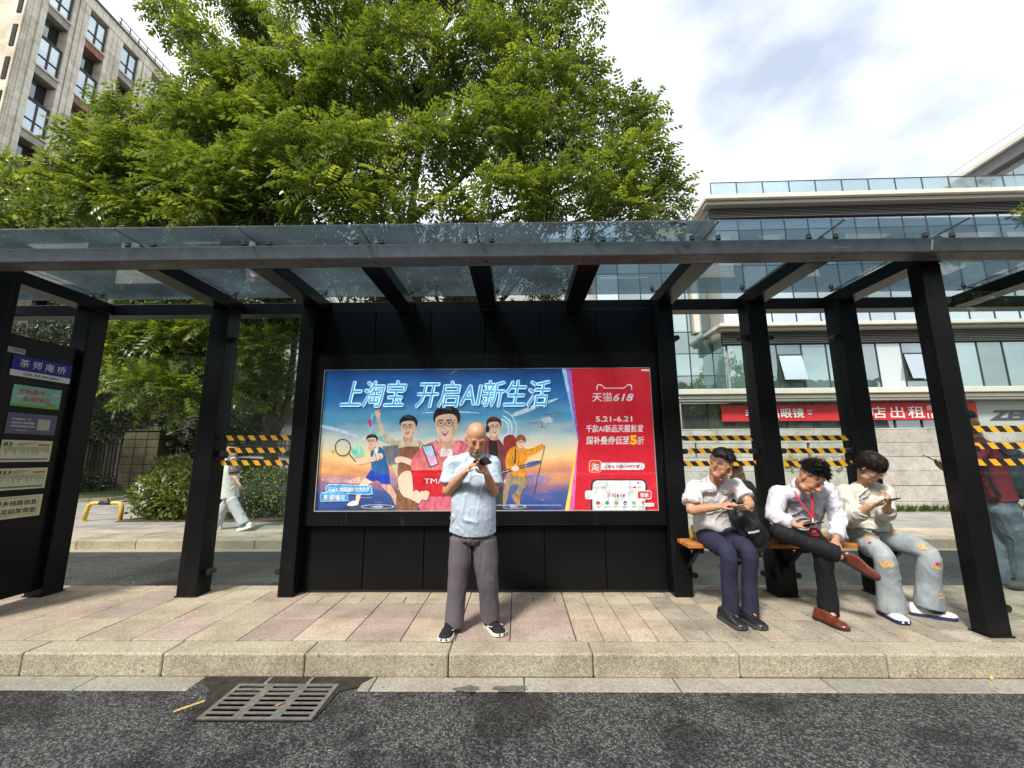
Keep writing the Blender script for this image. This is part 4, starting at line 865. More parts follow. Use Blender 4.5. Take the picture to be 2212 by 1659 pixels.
bushmass('shrub', 'small dark green shrub beside the stone pier', [((-12.9, 15.6, .75), .75), ((-12.2, 15.4, .5), .6), ((-13.6, 15.7, .3), .5)], 4500, .16, LF_N, 'shrub', kindpart='foliage')
bushmass('shrub', 'low broad leaved plants by the lawn edge', [((-12.0, 13.6, .25), .45), ((-11.2, 13.2, .2), .35)], 1500, .2, LF_B, 'shrub', kindpart='foliage')
# hedges
def hedge(name, label, blobs, n, size, lm, red=0, aspect=2.2):
    t = bushmass(name, label, blobs, n, size, lm, 'hedge', kindpart='foliage', aspect=aspect)
    b = MB()
    for c, r in blobs:
        for k in range(3): b.tube([(c[0]+.1*k-.1, c[1]+.05*k, 0), (c[0]+.15*k-.15, c[1], c[2])], [.02, .012], 5)
    b.build('stem', BARK, t)
    # dark inner mass so the hedge is opaque
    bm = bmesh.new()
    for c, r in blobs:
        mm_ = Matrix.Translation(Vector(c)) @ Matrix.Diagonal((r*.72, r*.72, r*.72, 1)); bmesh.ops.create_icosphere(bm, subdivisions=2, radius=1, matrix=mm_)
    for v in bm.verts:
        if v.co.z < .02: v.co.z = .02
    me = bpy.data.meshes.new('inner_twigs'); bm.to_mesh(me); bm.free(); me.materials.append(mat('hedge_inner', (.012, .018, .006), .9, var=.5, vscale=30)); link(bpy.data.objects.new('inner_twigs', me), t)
    if red:
        c, r = blobs[0]; P_ = []
        for _ in range(red):
            c, r = blobs[int(rng.random()*len(blobs))]; dv = rng.normal(0, 1, 3); dv[2] = abs(dv[2])+.3; dv /= np.linalg.norm(dv); P_.append(np.array(c)+dv*r*1.05)
        P_ = np.repeat(np.array(P_), 7, 0)+rng.normal(0, .03, (red*7, 3)); leafcards('red_shoots', P_, np.tile([0, -.2, 1.], (len(P_), 1)), .10, LF_R, t, aspect=2.5)
    return t
hedge('photinia_hedge', 'rounded glossy leaved hedge bush with reddish tips left of the walking person', [((-8.45, 10.0, .52), .58), ((-8.0, 9.9, .56), .62), ((-7.5, 9.85, .58), .62), ((-7.0, 9.9, .58), .6), ((-8.1, 10.1, .80), .44), ((-7.5, 10.0, .86), .42), ((-6.9, 10.0, .84), .42)], 11000, .12, LF_H, red=26)
hb_ = [((-6.2+.5*i, 10.0+.05*math.sin(i*2), .54+.04*math.sin(i*1.7)), .60) for i in range(16)]+[((-6.1+.55*i, 10.05, .86), .40) for i in range(14)]
hedge('nandina_hedge', 'fine leaved light green hedge running behind the walking person', hb_, 20000, .085, LF_N, aspect=3.0)
# unseen trees added behind the camera for the glass to reflect
for i, (x, y, s) in enumerate(((-11, -14, 1.0), (1, -15, 1.1), (14, -14, 1.0), (27, -15, 1.15))):
    bl = [((x+2.6*math.cos(k*1.05)*s, y+1.8*math.sin(k*1.05), 7.6+1.6*math.sin(k*2.3)), 2.5*s) for k in range(7)]+[((x, y, 11.0), 2.8*s)]
    bushmass('street_tree', ['street tree on the camera side, leftmost of four reflected in the glass', 'street tree on the camera side, second from the left behind the camera', 'street tree on the camera side, third from the left behind the camera', 'street tree on the camera side, rightmost of four reflected in the glass'][i], bl, 7000, .55, LF_A, trunk=[((x, y, 0), (x, y, 8), .2)], group='street trees behind the camera')
oz = thing('office_block', 'plain grey office block across the road behind the camera', 'building', (0, -26, 0)); OZM = gridmat('behind_block', (.22, .21, .20), (.06, .07, .08), 3.2, 3.4, 0, .5); box('wall', -55, 55, -34, -26, 0, 13, OZM, oz, bev=0)  # unseen block added so glass and paint reflect something dark
b = tree_ = bushmass('broadleaf_tree', 'leafy twig tip poking in at the right edge beside the office cornice', [B_(2240, 460, 9, .35), B_(2300, 470, 9, .5)], 700, .14, LF_A, trunk=[((11.5, 9.2, 0), P(2300, 470, 9), .08)])
# ------------------------------------------------------------------ parked car
car = thing('parked_car', 'white hatchback parked behind the hedges, facing left', 'car', (-8.1, 11.9, 0))
CW = mat('car_white', (.75, .76, .76), .25, spec=.5, coat=.6); CG = facadeglass('car_glass', (.03, .04, .04), .10, 0); CB = mat('car_trim', (.015, .015, .015), .5); RIM = mat('rim', (.4, .4, .42), .3, .8)
# side profile stations: x, z_low, z_belt, z_roof, half width belt, half width roof
st_ = [(-10.30, .35, .62, .64, .62, .5), (-10.15, .25, .78, .80, .78, .7), (-9.7, .22, .90, .93, .84, .78), (-9.25, .22, .97, 1.00, .86, .8), (-8.75, .22, .99, 1.22, .88, .66), (-8.2, .22, 1.0, 1.40, .88, .60), (-7.5, .22, 1.01, 1.46, .88, .59), (-6.9, .22, 1.01, 1.42, .88, .58), (-6.35, .25, 1.02, 1.25, .86, .58), (-6.1, .3, .98, 1.0, .82, .62), (-6.0, .4, .75, .78, .74, .6)]
b = MB(); vs = []
for x, zl, zb_, zr_, wb, wr in st_:
    yc = 11.9
    for w_, z in ((wb*.9, zl), (wb, (zl+zb_)/2), (wb*.97, zb_), (wr, zr_-.03), (wr*.8, zr_)): vs.append((x, yc-w_, z))
    for w_, z in reversed(((wb*.9, zl), (wb, (zl+zb_)/2), (wb*.97, zb_), (wr, zr_-.03), (wr*.8, zr_))): vs.append((x, yc+w_, z))
fs = [(i*10+j, i*10+(j+1) % 10, (i+1)*10+(j+1) % 10, (i+1)*10+j) for i in range(len(st_)-1) for j in range(10)]+[tuple(range(10)), tuple(range((len(st_)-1)*10, len(st_)*10))[::-1]]
b.add(vs, fs); cb_ = b.build('body', CW, car, True); md = cb_.modifiers.new('s', 'SUBSURF'); md.levels = 1; md.render_levels = 2
def winquad(name, pts): b = MB(); b.poly(pts); return b.build(name, CG, car)
for sgn in (-1, 1):
    y0 = 11.9+sgn*.885; y1 = 11.9+sgn*.64
    winquad('side_window', [(-9.0, y0-sgn*.02, 1.03), (-7.75, y0, 1.05), (-7.75, y1+sgn*.015, 1.40), (-8.3, y1+sgn*.02, 1.33)][::sgn]); winquad('side_window', [(-7.68, y0, 1.05), (-6.6, y0-sgn*.01, 1.06), (-6.9, y1+sgn*.01, 1.36), (-7.68, y1+sgn*.015, 1.40)][::sgn])
winquad('windscreen', [(-9.22, 11.25, 1.03), (-9.22, 12.55, 1.03), (-8.32, 12.40, 1.40), (-8.32, 11.40, 1.40)])
for x in (-9.5, -6.85):
    for sgn in (-1, 1):
        y = 11.9+sgn*.78; wh = tubeobj('wheel', [(x, y-.1, .31), (x, y+.1, .31)], .31, CB, car, 20, False); tubeobj('rim', [(x, y-.105, .31), (x, y+.105, .31)], .19, RIM, wh, 14, False)
for y in (11.3, 12.5): box('headlight', -10.27, -10.1, y-.14, y+.14, .66, .76, WHT, car, bev=.02)
# ------------------------------------------------------------------ poster in the cabinet
from mathutils.geometry import tessellate_polygon
RD = (.62, .012, .03)
def pmat(name, c, glow=.27):
    k = 'print_'+name
    if k in MATS: return MATS[k]
    m = bpy.data.materials.new(k); m.use_nodes = True; t = m.node_tree; L = t.links.new; b = t.nodes['Principled BSDF']; b.inputs['Roughness'].default_value = .35; b.inputs['Emission Strength'].default_value = glow  # faint emission added to keep the print bright under the roof
    g = N(t, 'ShaderNodeNewGeometry'); a = N(t, 'ShaderNodeMapping'); a.inputs['Rotation'].default_value = (0, .6, 0); a.inputs['Scale'].default_value = (1.6, 1, .7); L(g.outputs['Position'], a.inputs[0])
    n = N(t, 'ShaderNodeTexNoise', i_Scale=13., i_Detail=4, i_Roughness=.6, i_Distortion=.8); L(a.outputs[0], n.inputs['Vector'])
    hi = max(c) > .8 and min(c) > .6
    r = N(t, 'ShaderNodeValToRGB'); e = r.color_ramp.elements; e[0].position = .36; e[1].position = .62; q = .92 if hi or name.startswith('title') or c[0] > .8 or c[:2] == RD[:2] else .70; qh = 1.0 if hi else (1.06 if q > .9 else 1.2); e[0].color = tuple(x*q for x in c)+(1,); e[1].color = tuple(min(1, x*qh) for x in c)+(1,)
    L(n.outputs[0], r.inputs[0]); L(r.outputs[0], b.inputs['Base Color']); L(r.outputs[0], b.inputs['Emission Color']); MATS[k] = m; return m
def pq(x, y, lay=0):
    q = P(x/2.7807+685.8, y/2.7807+784.5, 4.6)
    return Vector((q.x, 4.606-.0009*lay, q.z))
pm = bpy.data.materials.new('poster_sky_print'); pm.use_nodes = True; t = pm.node_tree; L = t.links.new; b_ = t.nodes['Principled BSDF']; b_.inputs['Roughness'].default_value = .35
g = N(t, 'ShaderNodeNewGeometry'); sp = N(t, 'ShaderNodeSeparateXYZ'); L(g.outputs['Position'], sp.inputs[0])
mpn = N(t, 'ShaderNodeMapping'); mpn.inputs['Scale'].default_value = (.9, 1, 3.2); mpn.inputs['Rotation'].default_value = (0, .25, 0); L(g.outputs['Position'], mpn.inputs[0])
nn = N(t, 'ShaderNodeTexNoise', i_Scale=2.2, i_Detail=6, i_Roughness=.6); L(mpn.outputs[0], nn.inputs['Vector'])
ma = N(t, 'ShaderNodeMath', operation='MULTIPLY_ADD'); ma.inputs[1].default_value = .42; L(nn.outputs[0], ma.inputs[0]); L(sp.outputs[2], ma.inputs[2])
mr = N(t, 'ShaderNodeMapRange'); mr.inputs[1].default_value = .835+.2; mr.inputs[2].default_value = 2.393+.2; L(ma.outputs[0], mr.inputs[0])
r = N(t, 'ShaderNodeValToRGB'); e = r.color_ramp.elements; e[0].position = 0; e[0].color = (.02, .05, .22, 1); e[1].position = 1; e[1].color = (.012, .07, .27, 1)
for p_, c_ in ((.12, (.05, .09, .28)), (.20, (.30, .14, .22)), (.27, (.72, .30, .12)), (.38, (.92, .62, .28)), (.50, (.62, .68, .62)), (.64, (.12, .38, .58)), (.80, (.03, .16, .42))):
    q = e.new(p_); q.color = (*c_, 1)
L(mr.outputs[0], r.inputs[0]); L(r.outputs[0], b_.inputs['Base Color']); L(r.outputs[0], b_.inputs['Emission Color']); b_.inputs['Emission Strength'].default_value = .27  # background print emits faintly too, to stay bright
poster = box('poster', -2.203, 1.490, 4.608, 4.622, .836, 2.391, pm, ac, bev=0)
def cat_rom(pts, k=5):
    out = []; n = len(pts)
    for i in range(n):
        p0, p1, p2, p3 = [np.array(pts[(i+d) % n], float) for d in (-1, 0, 1, 2)]
        for s in range(k):
            t = s/k; out.append(tuple(.5*((2*p1)+(-p0+p2)*t+(2*p0-5*p1+4*p2-p3)*t*t+(-p0+3*p1-3*p2+p3)*t**3)))
    return out
def shape(name, pts, col, lay, smooth=True, m=None):
    q = cat_rom(pts) if smooth else pts
    v = [pq(x, y, lay) for x, y in q]; tri = tessellate_polygon([[Vector((p.x, p.z, 0)) for p in v]])
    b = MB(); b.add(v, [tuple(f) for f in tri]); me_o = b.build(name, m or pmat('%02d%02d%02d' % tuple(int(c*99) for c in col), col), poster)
    return me_o
def ell(name, cx, cy, rx, ry, col, lay, rot=0., n=22):
    c, s = math.cos(rot), math.sin(rot)
    return shape(name, [(cx+rx*math.cos(t)*c-ry*math.sin(t)*s, cy+rx*math.cos(t)*s+ry*math.sin(t)*c) for t in np.linspace(0, 2*math.pi, n+1)[:-1]], col, lay, False)
def line(name, pts, w, col, lay):
    b = MB()
    for (x0, y0), (x1, y1) in zip(pts[:-1], pts[1:]):
        d = np.array([x1-x0, y1-y0], float); L_ = np.linalg.norm(d); n_ = np.array([-d[1], d[0]])/L_*w/2; e_ = d/L_*w*.25
        b.poly([pq(x0+n_[0]-e_[0], y0+n_[1]-e_[1], lay), pq(x1+n_[0]+e_[0], y1+n_[1]+e_[1], lay), pq(x1-n_[0]+e_[0], y1-n_[1]+e_[1], lay), pq(x0-n_[0]-e_[0], y0-n_[1]-e_[1], lay)])
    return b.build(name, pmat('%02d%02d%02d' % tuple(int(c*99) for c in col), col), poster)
def limbp(name, pts, ws, col, lay):
    """tapered flat limb along pts"""
    l, r_ = [], []
    for i, (x, y) in enumerate(pts):
        a = np.array(pts[max(i-1, 0)], float); c = np.array(pts[min(i+1, len(pts)-1)], float); d = (c-a)/np.linalg.norm(c-a); n_ = np.array([-d[1], d[0]])*ws[i]/2
        l.append((x+n_[0], y+n_[1])); r_.append((x-n_[0], y-n_[1]))
    return shape(name, l+r_[::-1], col, lay)
def ptext(s, x0, x1, yb, h, col, lay, bold=.0, shear=0., m=None, ysc=1.):
    o = pq(x0, yb, lay); e_ = pq(x1, yb, lay); hh = (pq(x0, yb-h, 0)-pq(x0, yb, 0)).length
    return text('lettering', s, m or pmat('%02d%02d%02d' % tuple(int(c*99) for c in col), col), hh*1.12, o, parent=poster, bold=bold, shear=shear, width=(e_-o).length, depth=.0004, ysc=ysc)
SK = (.84, .56, .42); SKD = (.66, .36, .25); WH = (.74, .75, .76); RD = (.62, .012, .03)
# light streaks
for a in ([(30, 370), (180, 410), (330, 470), (320, 476), (170, 424), (30, 388)], [(1180, 300), (1330, 240), (1450, 210), (1340, 262), (1190, 318)], [(620, 300), (800, 285), (980, 300), (800, 296)]): shape('light_streak', a, (.62, .74, .80), 1)
for rr_ in (62, 82, 112):
    line('sound_ring', [(1090+rr_*math.cos(t)*.95, 395+rr_*math.sin(t)) for t in np.linspace(-1.3, 1.3, 14)], 5 if rr_ > 100 else 8, (.62, .76, .82), 2)
# dark discs on the ground
for cx, rx in ((330, 185), (1150, 130)):
    ell('ground_disc', cx, 868, rx, 20, (.05, .06, .11), 1); ell('disc_ring', cx+30, 862, rx*.55, 14, (.5, .55, .65), 2); ell('disc_ring', cx+30, 862, rx*.5, 11, (.07, .08, .14), 3); ell('disc_ring', cx+30, 862, rx*.2, 6, (.4, .45, .55), 4)
for k in range(9): shape('cloud_bank', [(20+150*k, 700+18*math.sin(k*2)), (110+150*k, 680+15*math.sin(k*3)), (190+150*k, 705), (110+150*k, 722)], ((.55, .30, .34), (.70, .42, .30), (.30, .20, .38))[k % 3], 1)
def face(cx, cy, rx, ry, hair, lay, look=1, glasses=True, smile=True, rot=0.):
    limbp('neck_print', [(cx, cy+ry*.6), (cx-2, cy+ry*1.35)], [rx*.9, rx*1.1], SKD, lay)
    ell('hair_print', cx-.05*rx*look, cy-ry*.42, rx*1.16, ry*.74, hair, lay+1, rot)
    shape('face_print', [(cx-rx*.92, cy-ry*.35), (cx-rx*.3, cy-ry*.66), (cx+rx*.5, cy-ry*.62), (cx+rx*.92, cy-ry*.3), (cx+rx*.86, cy+ry*.35), (cx+rx*.45, cy+ry*.86), (cx, cy+ry), (cx-rx*.45, cy+ry*.86), (cx-rx*.86, cy+ry*.35)], SK, lay+2)
    shape('fringe_print', [(cx-rx*1.1, cy-ry*.2), (cx-rx*.95, cy-ry*.8), (cx, cy-ry*1.12), (cx+rx*.95, cy-ry*.85), (cx+rx*1.1, cy-ry*.2), (cx+rx*.85, cy-ry*.5), (cx+rx*.2, cy-ry*.62), (cx-rx*.7, cy-ry*.5)], hair, lay+3)
    shape('shade_print', [(cx-look*rx*.92, cy-ry*.3), (cx-look*rx*.55, cy-ry*.2), (cx-look*rx*.5, cy+ry*.4), (cx-look*rx*.3, cy+ry*.85), (cx-look*rx*.8, cy+ry*.5)], (.74, .45, .32), lay+3)
    shape('hair_light', [(cx-rx*.5, cy-ry*.95), (cx+rx*.1, cy-ry*1.05), (cx+rx*.5, cy-ry*.85), (cx, cy-ry*.88)], (.10, .08, .08), lay+4)
    ell('ear_print', cx-rx*1.0*look, cy+ry*.05, rx*.12, ry*.18, SKD, lay+1)
    for s in (-1, 1):
        ex = cx+rx*(.36*s+.12*look); ell('eye_print', ex, cy-ry*.08, rx*.13, ry*.05, (.03, .02, .02), lay+3); line('brow_print', [(ex-rx*.2, cy-ry*.24), (ex+rx*.2, cy-ry*.27)], ry*.06, (.03, .02, .02), lay+3)
        if glasses:
            line('glasses_print', [(ex+rx*.30*math.cos(t), cy-ry*.06+ry*.17*math.sin(t)) for t in np.linspace(0, 6.283, 11)], max(1.8, rx*.05), (.03, .02, .02), lay+4)
    line('nose_print', [(cx+rx*.14*look, cy-ry*.02), (cx+rx*.22*look, cy+ry*.24), (cx+rx*.08*look, cy+ry*.28)], rx*.07, SKD, lay+3)
    if smile:
        shape('mouth_print', [(cx+rx*(.12*look-.32), cy+ry*.42), (cx+rx*.12*look, cy+ry*.46), (cx+rx*(.12*look+.34), cy+ry*.40), (cx+rx*.14*look, cy+ry*.68)], (.35, .03, .03), lay+3); shape('teeth_print', [(cx+rx*(.12*look-.26), cy+ry*.44), (cx+rx*.12*look, cy+ry*.48), (cx+rx*(.12*look+.28), cy+ry*.43), (cx+rx*.13*look, cy+ry*.55)], WH, lay+4)
HB = (.015, .012, .012)
# tennis player
limbp('leg_print', [(330, 690), (265, 740), (235, 840)], [42, 34, 18], SK, 4); limbp('leg_print', [(400, 720), (455, 790), (475, 850)], [44, 32, 18], SKD, 4)
shape('shoe_print', [(178, 850), (205, 828), (240, 832), (242, 850), (200, 858)], WH, 5, True); shape('shorts_print', [(320, 640), (430, 655), (438, 728), (385, 726), (360, 700), (330, 712), (288, 690)], (.015, .05, .42), 6, False)
shape('shirt_print', [(322, 520), (360, 500), (395, 520), (418, 590), (428, 660), (380, 664), (330, 645), (322, 590)], (.02, .12, .32), 7); shape('towel_print', [(352, 500), (370, 495), (352, 570), (330, 580)], (.70, .74, .70), 8)
limbp('arm_print', [(385, 555), (320, 580), (238, 600)], [34, 26, 20], SK, 9); face(327, 470, 30, 38, HB, 8, -1)
line('racket_print', [(152+46*math.cos(t), 507+50*math.sin(t)) for t in np.linspace(0, 6.283, 20)], 6, (.04, .04, .05), 6); line('racket_print', [(190, 545), (240, 605)], 7, (.05, .05, .05), 6)
for k in range(5): line('string_print', [(118+16*k, 470), (118+16*k, 545)], 1, (.5, .5, .5), 5); line('string_print', [(108, 477+15*k), (196, 477+15*k)], 1, (.5, .5, .5), 5)
ell('ball_print', 92, 531, 10, 10, (.45, .62, .05), 6); shape('screen_print', [(195, 505), (265, 495), (290, 555), (215, 572)], (.30, .66, .52), 5, False)
# painter
limbp('arm_print', [(470, 500), (395, 420), (362, 310)], [52, 34, 20], (.62, .54, .42), 5); ell('hand_print', 362, 300, 18, 24, SK, 6); line('brush_print', [(345, 275), (385, 300)], 4, (.1, .05, .02), 7)
shape('paint_swirl', [(310, 340), (335, 300), (325, 380), (365, 430), (440, 470), (400, 480), (330, 430), (305, 385)], (.30, .68, .70), 4); shape('paint_swirl', [(305, 345), (322, 335), (325, 385), (308, 372)], (.72, .05, .25), 5)
shape('shirt_print', [(440, 490), (500, 465), (545, 480), (600, 460), (650, 500), (670, 600), (640, 690), (480, 690)], (.56, .47, .36), 6); shape('apron_print', [(490, 510), (540, 500), (612, 500), (618, 700), (600, 888), (468, 888), (480, 700)], (.24, .10, .05), 8, False)
for k in range(26): ell('paint_spot', 485+random.random()*120, 640+random.random()*235, 4+random.random()*6, 3+random.random()*5, ((.55, .30, .06), (.12, .05, .02), (.40, .12, .05))[k % 3], 9, n=7)
shape('tablet_print', [(388, 500), (482, 492), (508, 600), (430, 612)], (.16, .17, .20), 10, False); limbp('hand_print', [(470, 585), (510, 578), (570, 600)], [34, 34, 30], SK, 11); face(545, 385, 47, 64, HB, 9, -1)
# musician
shape('jacket_print', [(985, 470), (1040, 450), (1085, 455), (1120, 500), (1160, 600), (1120, 700), (1100, 888), (990, 888)], (.22, .04, .05), 4); shape('tee_print', [(1030, 470), (1075, 470), (1085, 600), (1040, 600)], (.015, .015, .018), 5)
face(1060, 385, 39, 55, (.12, .012, .02), 6, 1, smile=True); ell('headphone_print', 1022, 395, 12, 22, (.02, .02, .03), 10); shape('trousers_print', [(1060, 760), (1110, 740), (1115, 885), (1065, 885)], (.03, .03, .035), 5, False)
shape('guitar_print', [(1060, 620), (1100, 610), (1120, 650), (1110, 720), (1060, 740)], (.02, .06, .16), 7); line('guitar_neck', [(1075, 665), (1270, 610)], 20, (.03, .02, .02), 8); line('guitar_neck', [(1075, 665), (1270, 610)], 2, (.7, .7, .7), 9); shape('guitar_head', [(1262, 598), (1340, 584), (1335, 602), (1268, 622)], (.05, .12, .32), 9)
for k in range(8): line('fret', [(1095+22*k, 651-6*k), (1098+22*k, 667-6*k)], 2, (.6, .6, .6), 9)
ell('hand_print', 1188, 632, 24, 17, SK, 10)
# hiker
shape('pack_print', [(1122, 445), (1170, 430), (1195, 470), (1190, 570), (1135, 570), (1118, 500)], (.32, .03, .03), 3); shape('trousers_print', [(1150, 670), (1245, 665), (1265, 720), (1235, 760), (1215, 800), (1185, 790), (1210, 735), (1160, 740), (1130, 850), (1100, 850), (1120, 760)], (.30, .22, .13), 4)
shape('boot_print', [(1180, 790), (1215, 785), (1215, 845), (1195, 850), (1170, 800)], (.36, .20, .08), 5); shape('coat_print', [(1140, 540), (1180, 500), (1240, 505), (1262, 560), (1245, 600), (1250, 680), (1160, 665), (1130, 610)], (.75, .28, .02), 6)
limbp('sleeve_print', [(1235, 540), (1290, 530), (1355, 495)], [46, 36, 24], (.75, .28, .02), 7); ell('hand_print', 1367, 487, 14, 9, SK, 8); line('pole_print', [(1365, 500), (1300, 785)], 4, (.05, .05, .06), 7); line('strap_print', [(1190, 520), (1185, 600)], 9, (.03, .03, .04), 7)
face(1222, 476, 27, 34, (.20, .05, .02), 8, 1); shape('beanie_print', [(1196, 470), (1200, 440), (1222, 428), (1245, 440), (1250, 468), (1222, 460)], (.28, .08, .03), 13)
# drone
shape('drone_body', [(1335, 335), (1375, 322), (1410, 330), (1412, 350), (1375, 362), (1345, 356)], (.62, .66, .70), 3)
for a, c in (((1345, 350), (1292, 358)), ((1375, 325), (1370, 306)), ((1405, 332), (1440, 300)), ((1350, 355), (1348, 385))): line('drone_arm', [a, c], 7, (.30, .33, .36), 4); line('drone_rotor', [(c[0]-24, c[1]-2), (c[0]+24, c[1]+3)], 3, (.08, .10, .12), 5)
# main presenter, plain invented face
shape('jacket_print', [(560, 620), (610, 520), (700, 470), (770, 490), (850, 462), (930, 500), (985, 560), (985, 888), (625, 888), (640, 720)], (.66, .13, .18), 12); shape('tee_print', [(738, 470), (812, 470), (800, 640), (765, 700), (745, 640)], (.80, .70, .70), 13)
shape('collar_print', [(712, 455), (752, 500), (728, 545), (695, 490)], (.78, .25, .28), 14, False); shape('collar_print', [(842, 455), (800, 500), (836, 545), (866, 490)], (.78, .25, .28), 14, False)
face(775, 368, 70, 102, HB, 15, -1)
shape('red_box', [(562, 645), (800, 640), (800, 795), (572, 797)], (.55, .01, .02), 22, False); shape('box_flap', [(566, 643), (600, 560), (800, 560), (800, 641)], (.72, .18, .18), 21, False)
ptext('TMALL', 642, 822, 722, 38, WH, 24, bold=.0)
for k, (x, y) in enumerate(((500, 690), (520, 725))): pass
shape('hand_print', [(486, 690), (520, 652), (560, 650), (572, 700), (574, 800), (545, 810), (510, 790), (490, 740)], SK, 23)
for k, (x0, y0, x1, y1) in enumerate(((565, 815, 605, 770), (595, 830, 640, 775), (640, 815, 662, 770))): limbp('finger_print', [(x0, y0), ((x0+x1)/2, (y0+y1)/2), (x1, y1)], [34, 36, 26], SK, 24+k)
shape('phone_print', [(626, 500), (634, 492), (688, 487), (696, 494), (731, 602), (726, 610), (682, 628), (672, 622)], (.10, .07, .06), 23, False); shape('phone_screen', [(633, 500), (688, 494), (724, 603), (680, 620)], (.45, .66, .85), 24, False); shape('phone_screen', [(655, 555), (706, 550), (724, 603), (680, 620)], (.80, .45, .70), 25, False)
for (x, y, l_, s_) in ((600, 560, 120, 1), (640, 600, 200, 1), (680, 640, 150, -1), (900, 540, 120, 1), (930, 600, 160, -1), (870, 700, 130, 1), (660, 820, 60, 1), (720, 830, 50, -1)):
    line('fold_print', [(x, y), (x+18*s_, y+l_*.4), (x+6*s_, y+l_)], 5, (.48, .07, .12), 14)
for (x, y, l_, s_) in ((345, 540, 70, 1), (380, 560, 60, -1), (1170, 560, 70, 1), (1210, 590, 60, -1), (1015, 520, 160, 1), (1110, 520, 120, -1), (520, 520, 60, 1), (600, 560, 80, -1), (525, 720, 140, 1), (575, 700, 160, -1)):
    line('fold_print', [(x, y), (x+9*s_, y+l_*.5), (x+2*s_, y+l_)], 4, (.10, .05, .05), 9)
for k in range(26):
    x = 20+random.random()*1420; y = 690+random.random()*150; line('city_light', [(x, y), (x+20+random.random()*60, y+random.uniform(-8, 8))], 2, ((.75, .45, .30), (.25, .30, .50), (.6, .3, .35))[k % 3], 1)
# title
TL1 = pmat('title_edge', (.66, .83, .92), .22); TL2 = pmat('title_fill', (.15, .47, .80), .25); TL3 = pmat('title_dark', (.02, .12, .36), .1)
for s, x0, x1 in (('上淘宝', 140, 535), ('开启AI新生活', 590, 1400)):
    ptext(s, x0+8, x1+8, 262, 148, None, 25, bold=.012, shear=.22, m=TL3)
    for dx, dy in ((-3.5, -3.5), (3.5, 3.5), (3.5, -3.5), (-3.5, 3.5)): ptext(s, x0+dx, x1+dx, 252+dy, 148, None, 27, bold=.012, shear=.22, m=TL1)
    ptext(s, x0, x1, 252, 148, None, 30, bold=.0, shear=.22, m=TL2)
# badge
for pts_ in ([(70, 725), (325, 735), (332, 785), (310, 792), (55, 780), (48, 745)], [(28, 775), (180, 780), (188, 828), (20, 832), (16, 790)]):
    shape('badge_edge', pts_, (.45, .72, .85), 10, False); cx = sum(p[0] for p in pts_)/len(pts_); cy = sum(p[1] for p in pts_)/len(pts_)
    shape('badge', [(cx+(x-cx)*.975, cy+(y-cy)*.86) for x, y in pts_], (.08, .32, .62), 11, False)
ptext('天猫3C数码独家合作伙伴', 62, 312, 770, 26, WH, 13, bold=.02, shear=.15); ptext('影视飓风', 36, 164, 821, 32, WH, 13, bold=.015, shear=.15)
b = MB()
for k in range(70): b.poly([pq(1066+5.7*k, 848, 30), pq(1066+5.7*k, 855, 30), pq(1069.5+5.7*k, 855, 30), pq(1069.5+5.7*k, 848, 30)])
o = b.build('small_print', pmat('small', (.35, .38, .5)), poster); o['kind'] = 'stuff'
# red half
shape('red_field', [(1518, 30), (2010, 30), (2065, 900), (1535, 900), (1566, 455)], RD, 28, False)
shape('stripe', [(1466, 30), (1492, 30), (1558, 440), (1563, 470)], (.40, .66, .88), 29, False); shape('stripe', [(1490, 30), (1520, 30), (1567, 455), (1562, 470)], (.38, .14, .55), 30, False)
shape('stripe', [(1566, 452), (1538, 900), (1508, 900)], (.80, .12, .45), 30, False); shape('stripe', [(1563, 462), (1510, 900), (1482, 900)], (.85, .60, .08), 29, False)
line('cat_ear_outline', [(1677, 163), (1677, 142), (1684, 132), (1695, 130), (1706, 136), (1722, 152), (1838, 152), (1856, 136), (1866, 130), (1878, 133), (1884, 142), (1884, 163)], 5, WH, 31)
ptext('天猫', 1650, 1768, 228, 52, WH, 31); ptext('618', 1774, 1898, 228, 54, WH, 31, bold=.02, shear=.3)
ptext('5.21-6.21', 1670, 1888, 352, 40, WH, 31, bold=.014); ptext('千款AI新品天猫首发', 1612, 1955, 412, 42, WH, 31, bold=.014, shear=.1)
ptext('国补叠券低至', 1614, 1872, 484, 46, WH, 31, bold=.014, shear=.1); ptext('5', 1876, 1918, 486, 64, (.90, .55, .02), 31, bold=.05); ptext('折', 1920, 1960, 484, 46, WH, 31, bold=.015, shear=.1)
def rrect(name, x0, y0, x1, y1, r_, col, lay):
    pts_ = []
    for cx, cy, a in ((x1-r_, y0+r_, -90), (x1-r_, y1-r_, 0), (x0+r_, y1-r_, 90), (x0+r_, y0+r_, 180)):
        for k in range(5): t_ = R(a+22.5*k); pts_.append((cx+r_*math.cos(t_), cy+r_*math.sin(t_)))
    return shape(name, pts_, col, lay, False)
rrect('pill', 1670, 598, 1962, 640, 20, WH, 31); rrect('icon_edge', 1628, 583, 1702, 656, 16, (.85, .45, .4), 32); rrect('icon', 1632, 587, 1698, 652, 14, (.70, .06, .015), 33); ptext('淘', 1642, 1690, 642, 44, WH, 34, bold=.015)
ptext('上淘宝 天猫618更优惠', 1716, 1932, 629, 19, (.35, .03, .08), 33, bold=.01, shear=.1)
rrect('phone_edge', 1640, 696, 1976, 960, 36, (.02, .02, .03), 31); rrect('phone_face', 1650, 704, 1966, 955, 30, WH, 32)
ptext('6:18', 1672, 1696, 724, 9, (.3, .3, .3), 33); ptext('关注', 1660, 1688, 752, 13, (.2, .2, .2), 33); ptext('推荐', 1700, 1728, 752, 13, (.3, .1, .1), 33); ptext('闪购', 1864, 1892, 750, 12, (.2, .2, .2), 33); ptext('国补', 1918, 1944, 750, 12, (.2, .2, .2), 33)
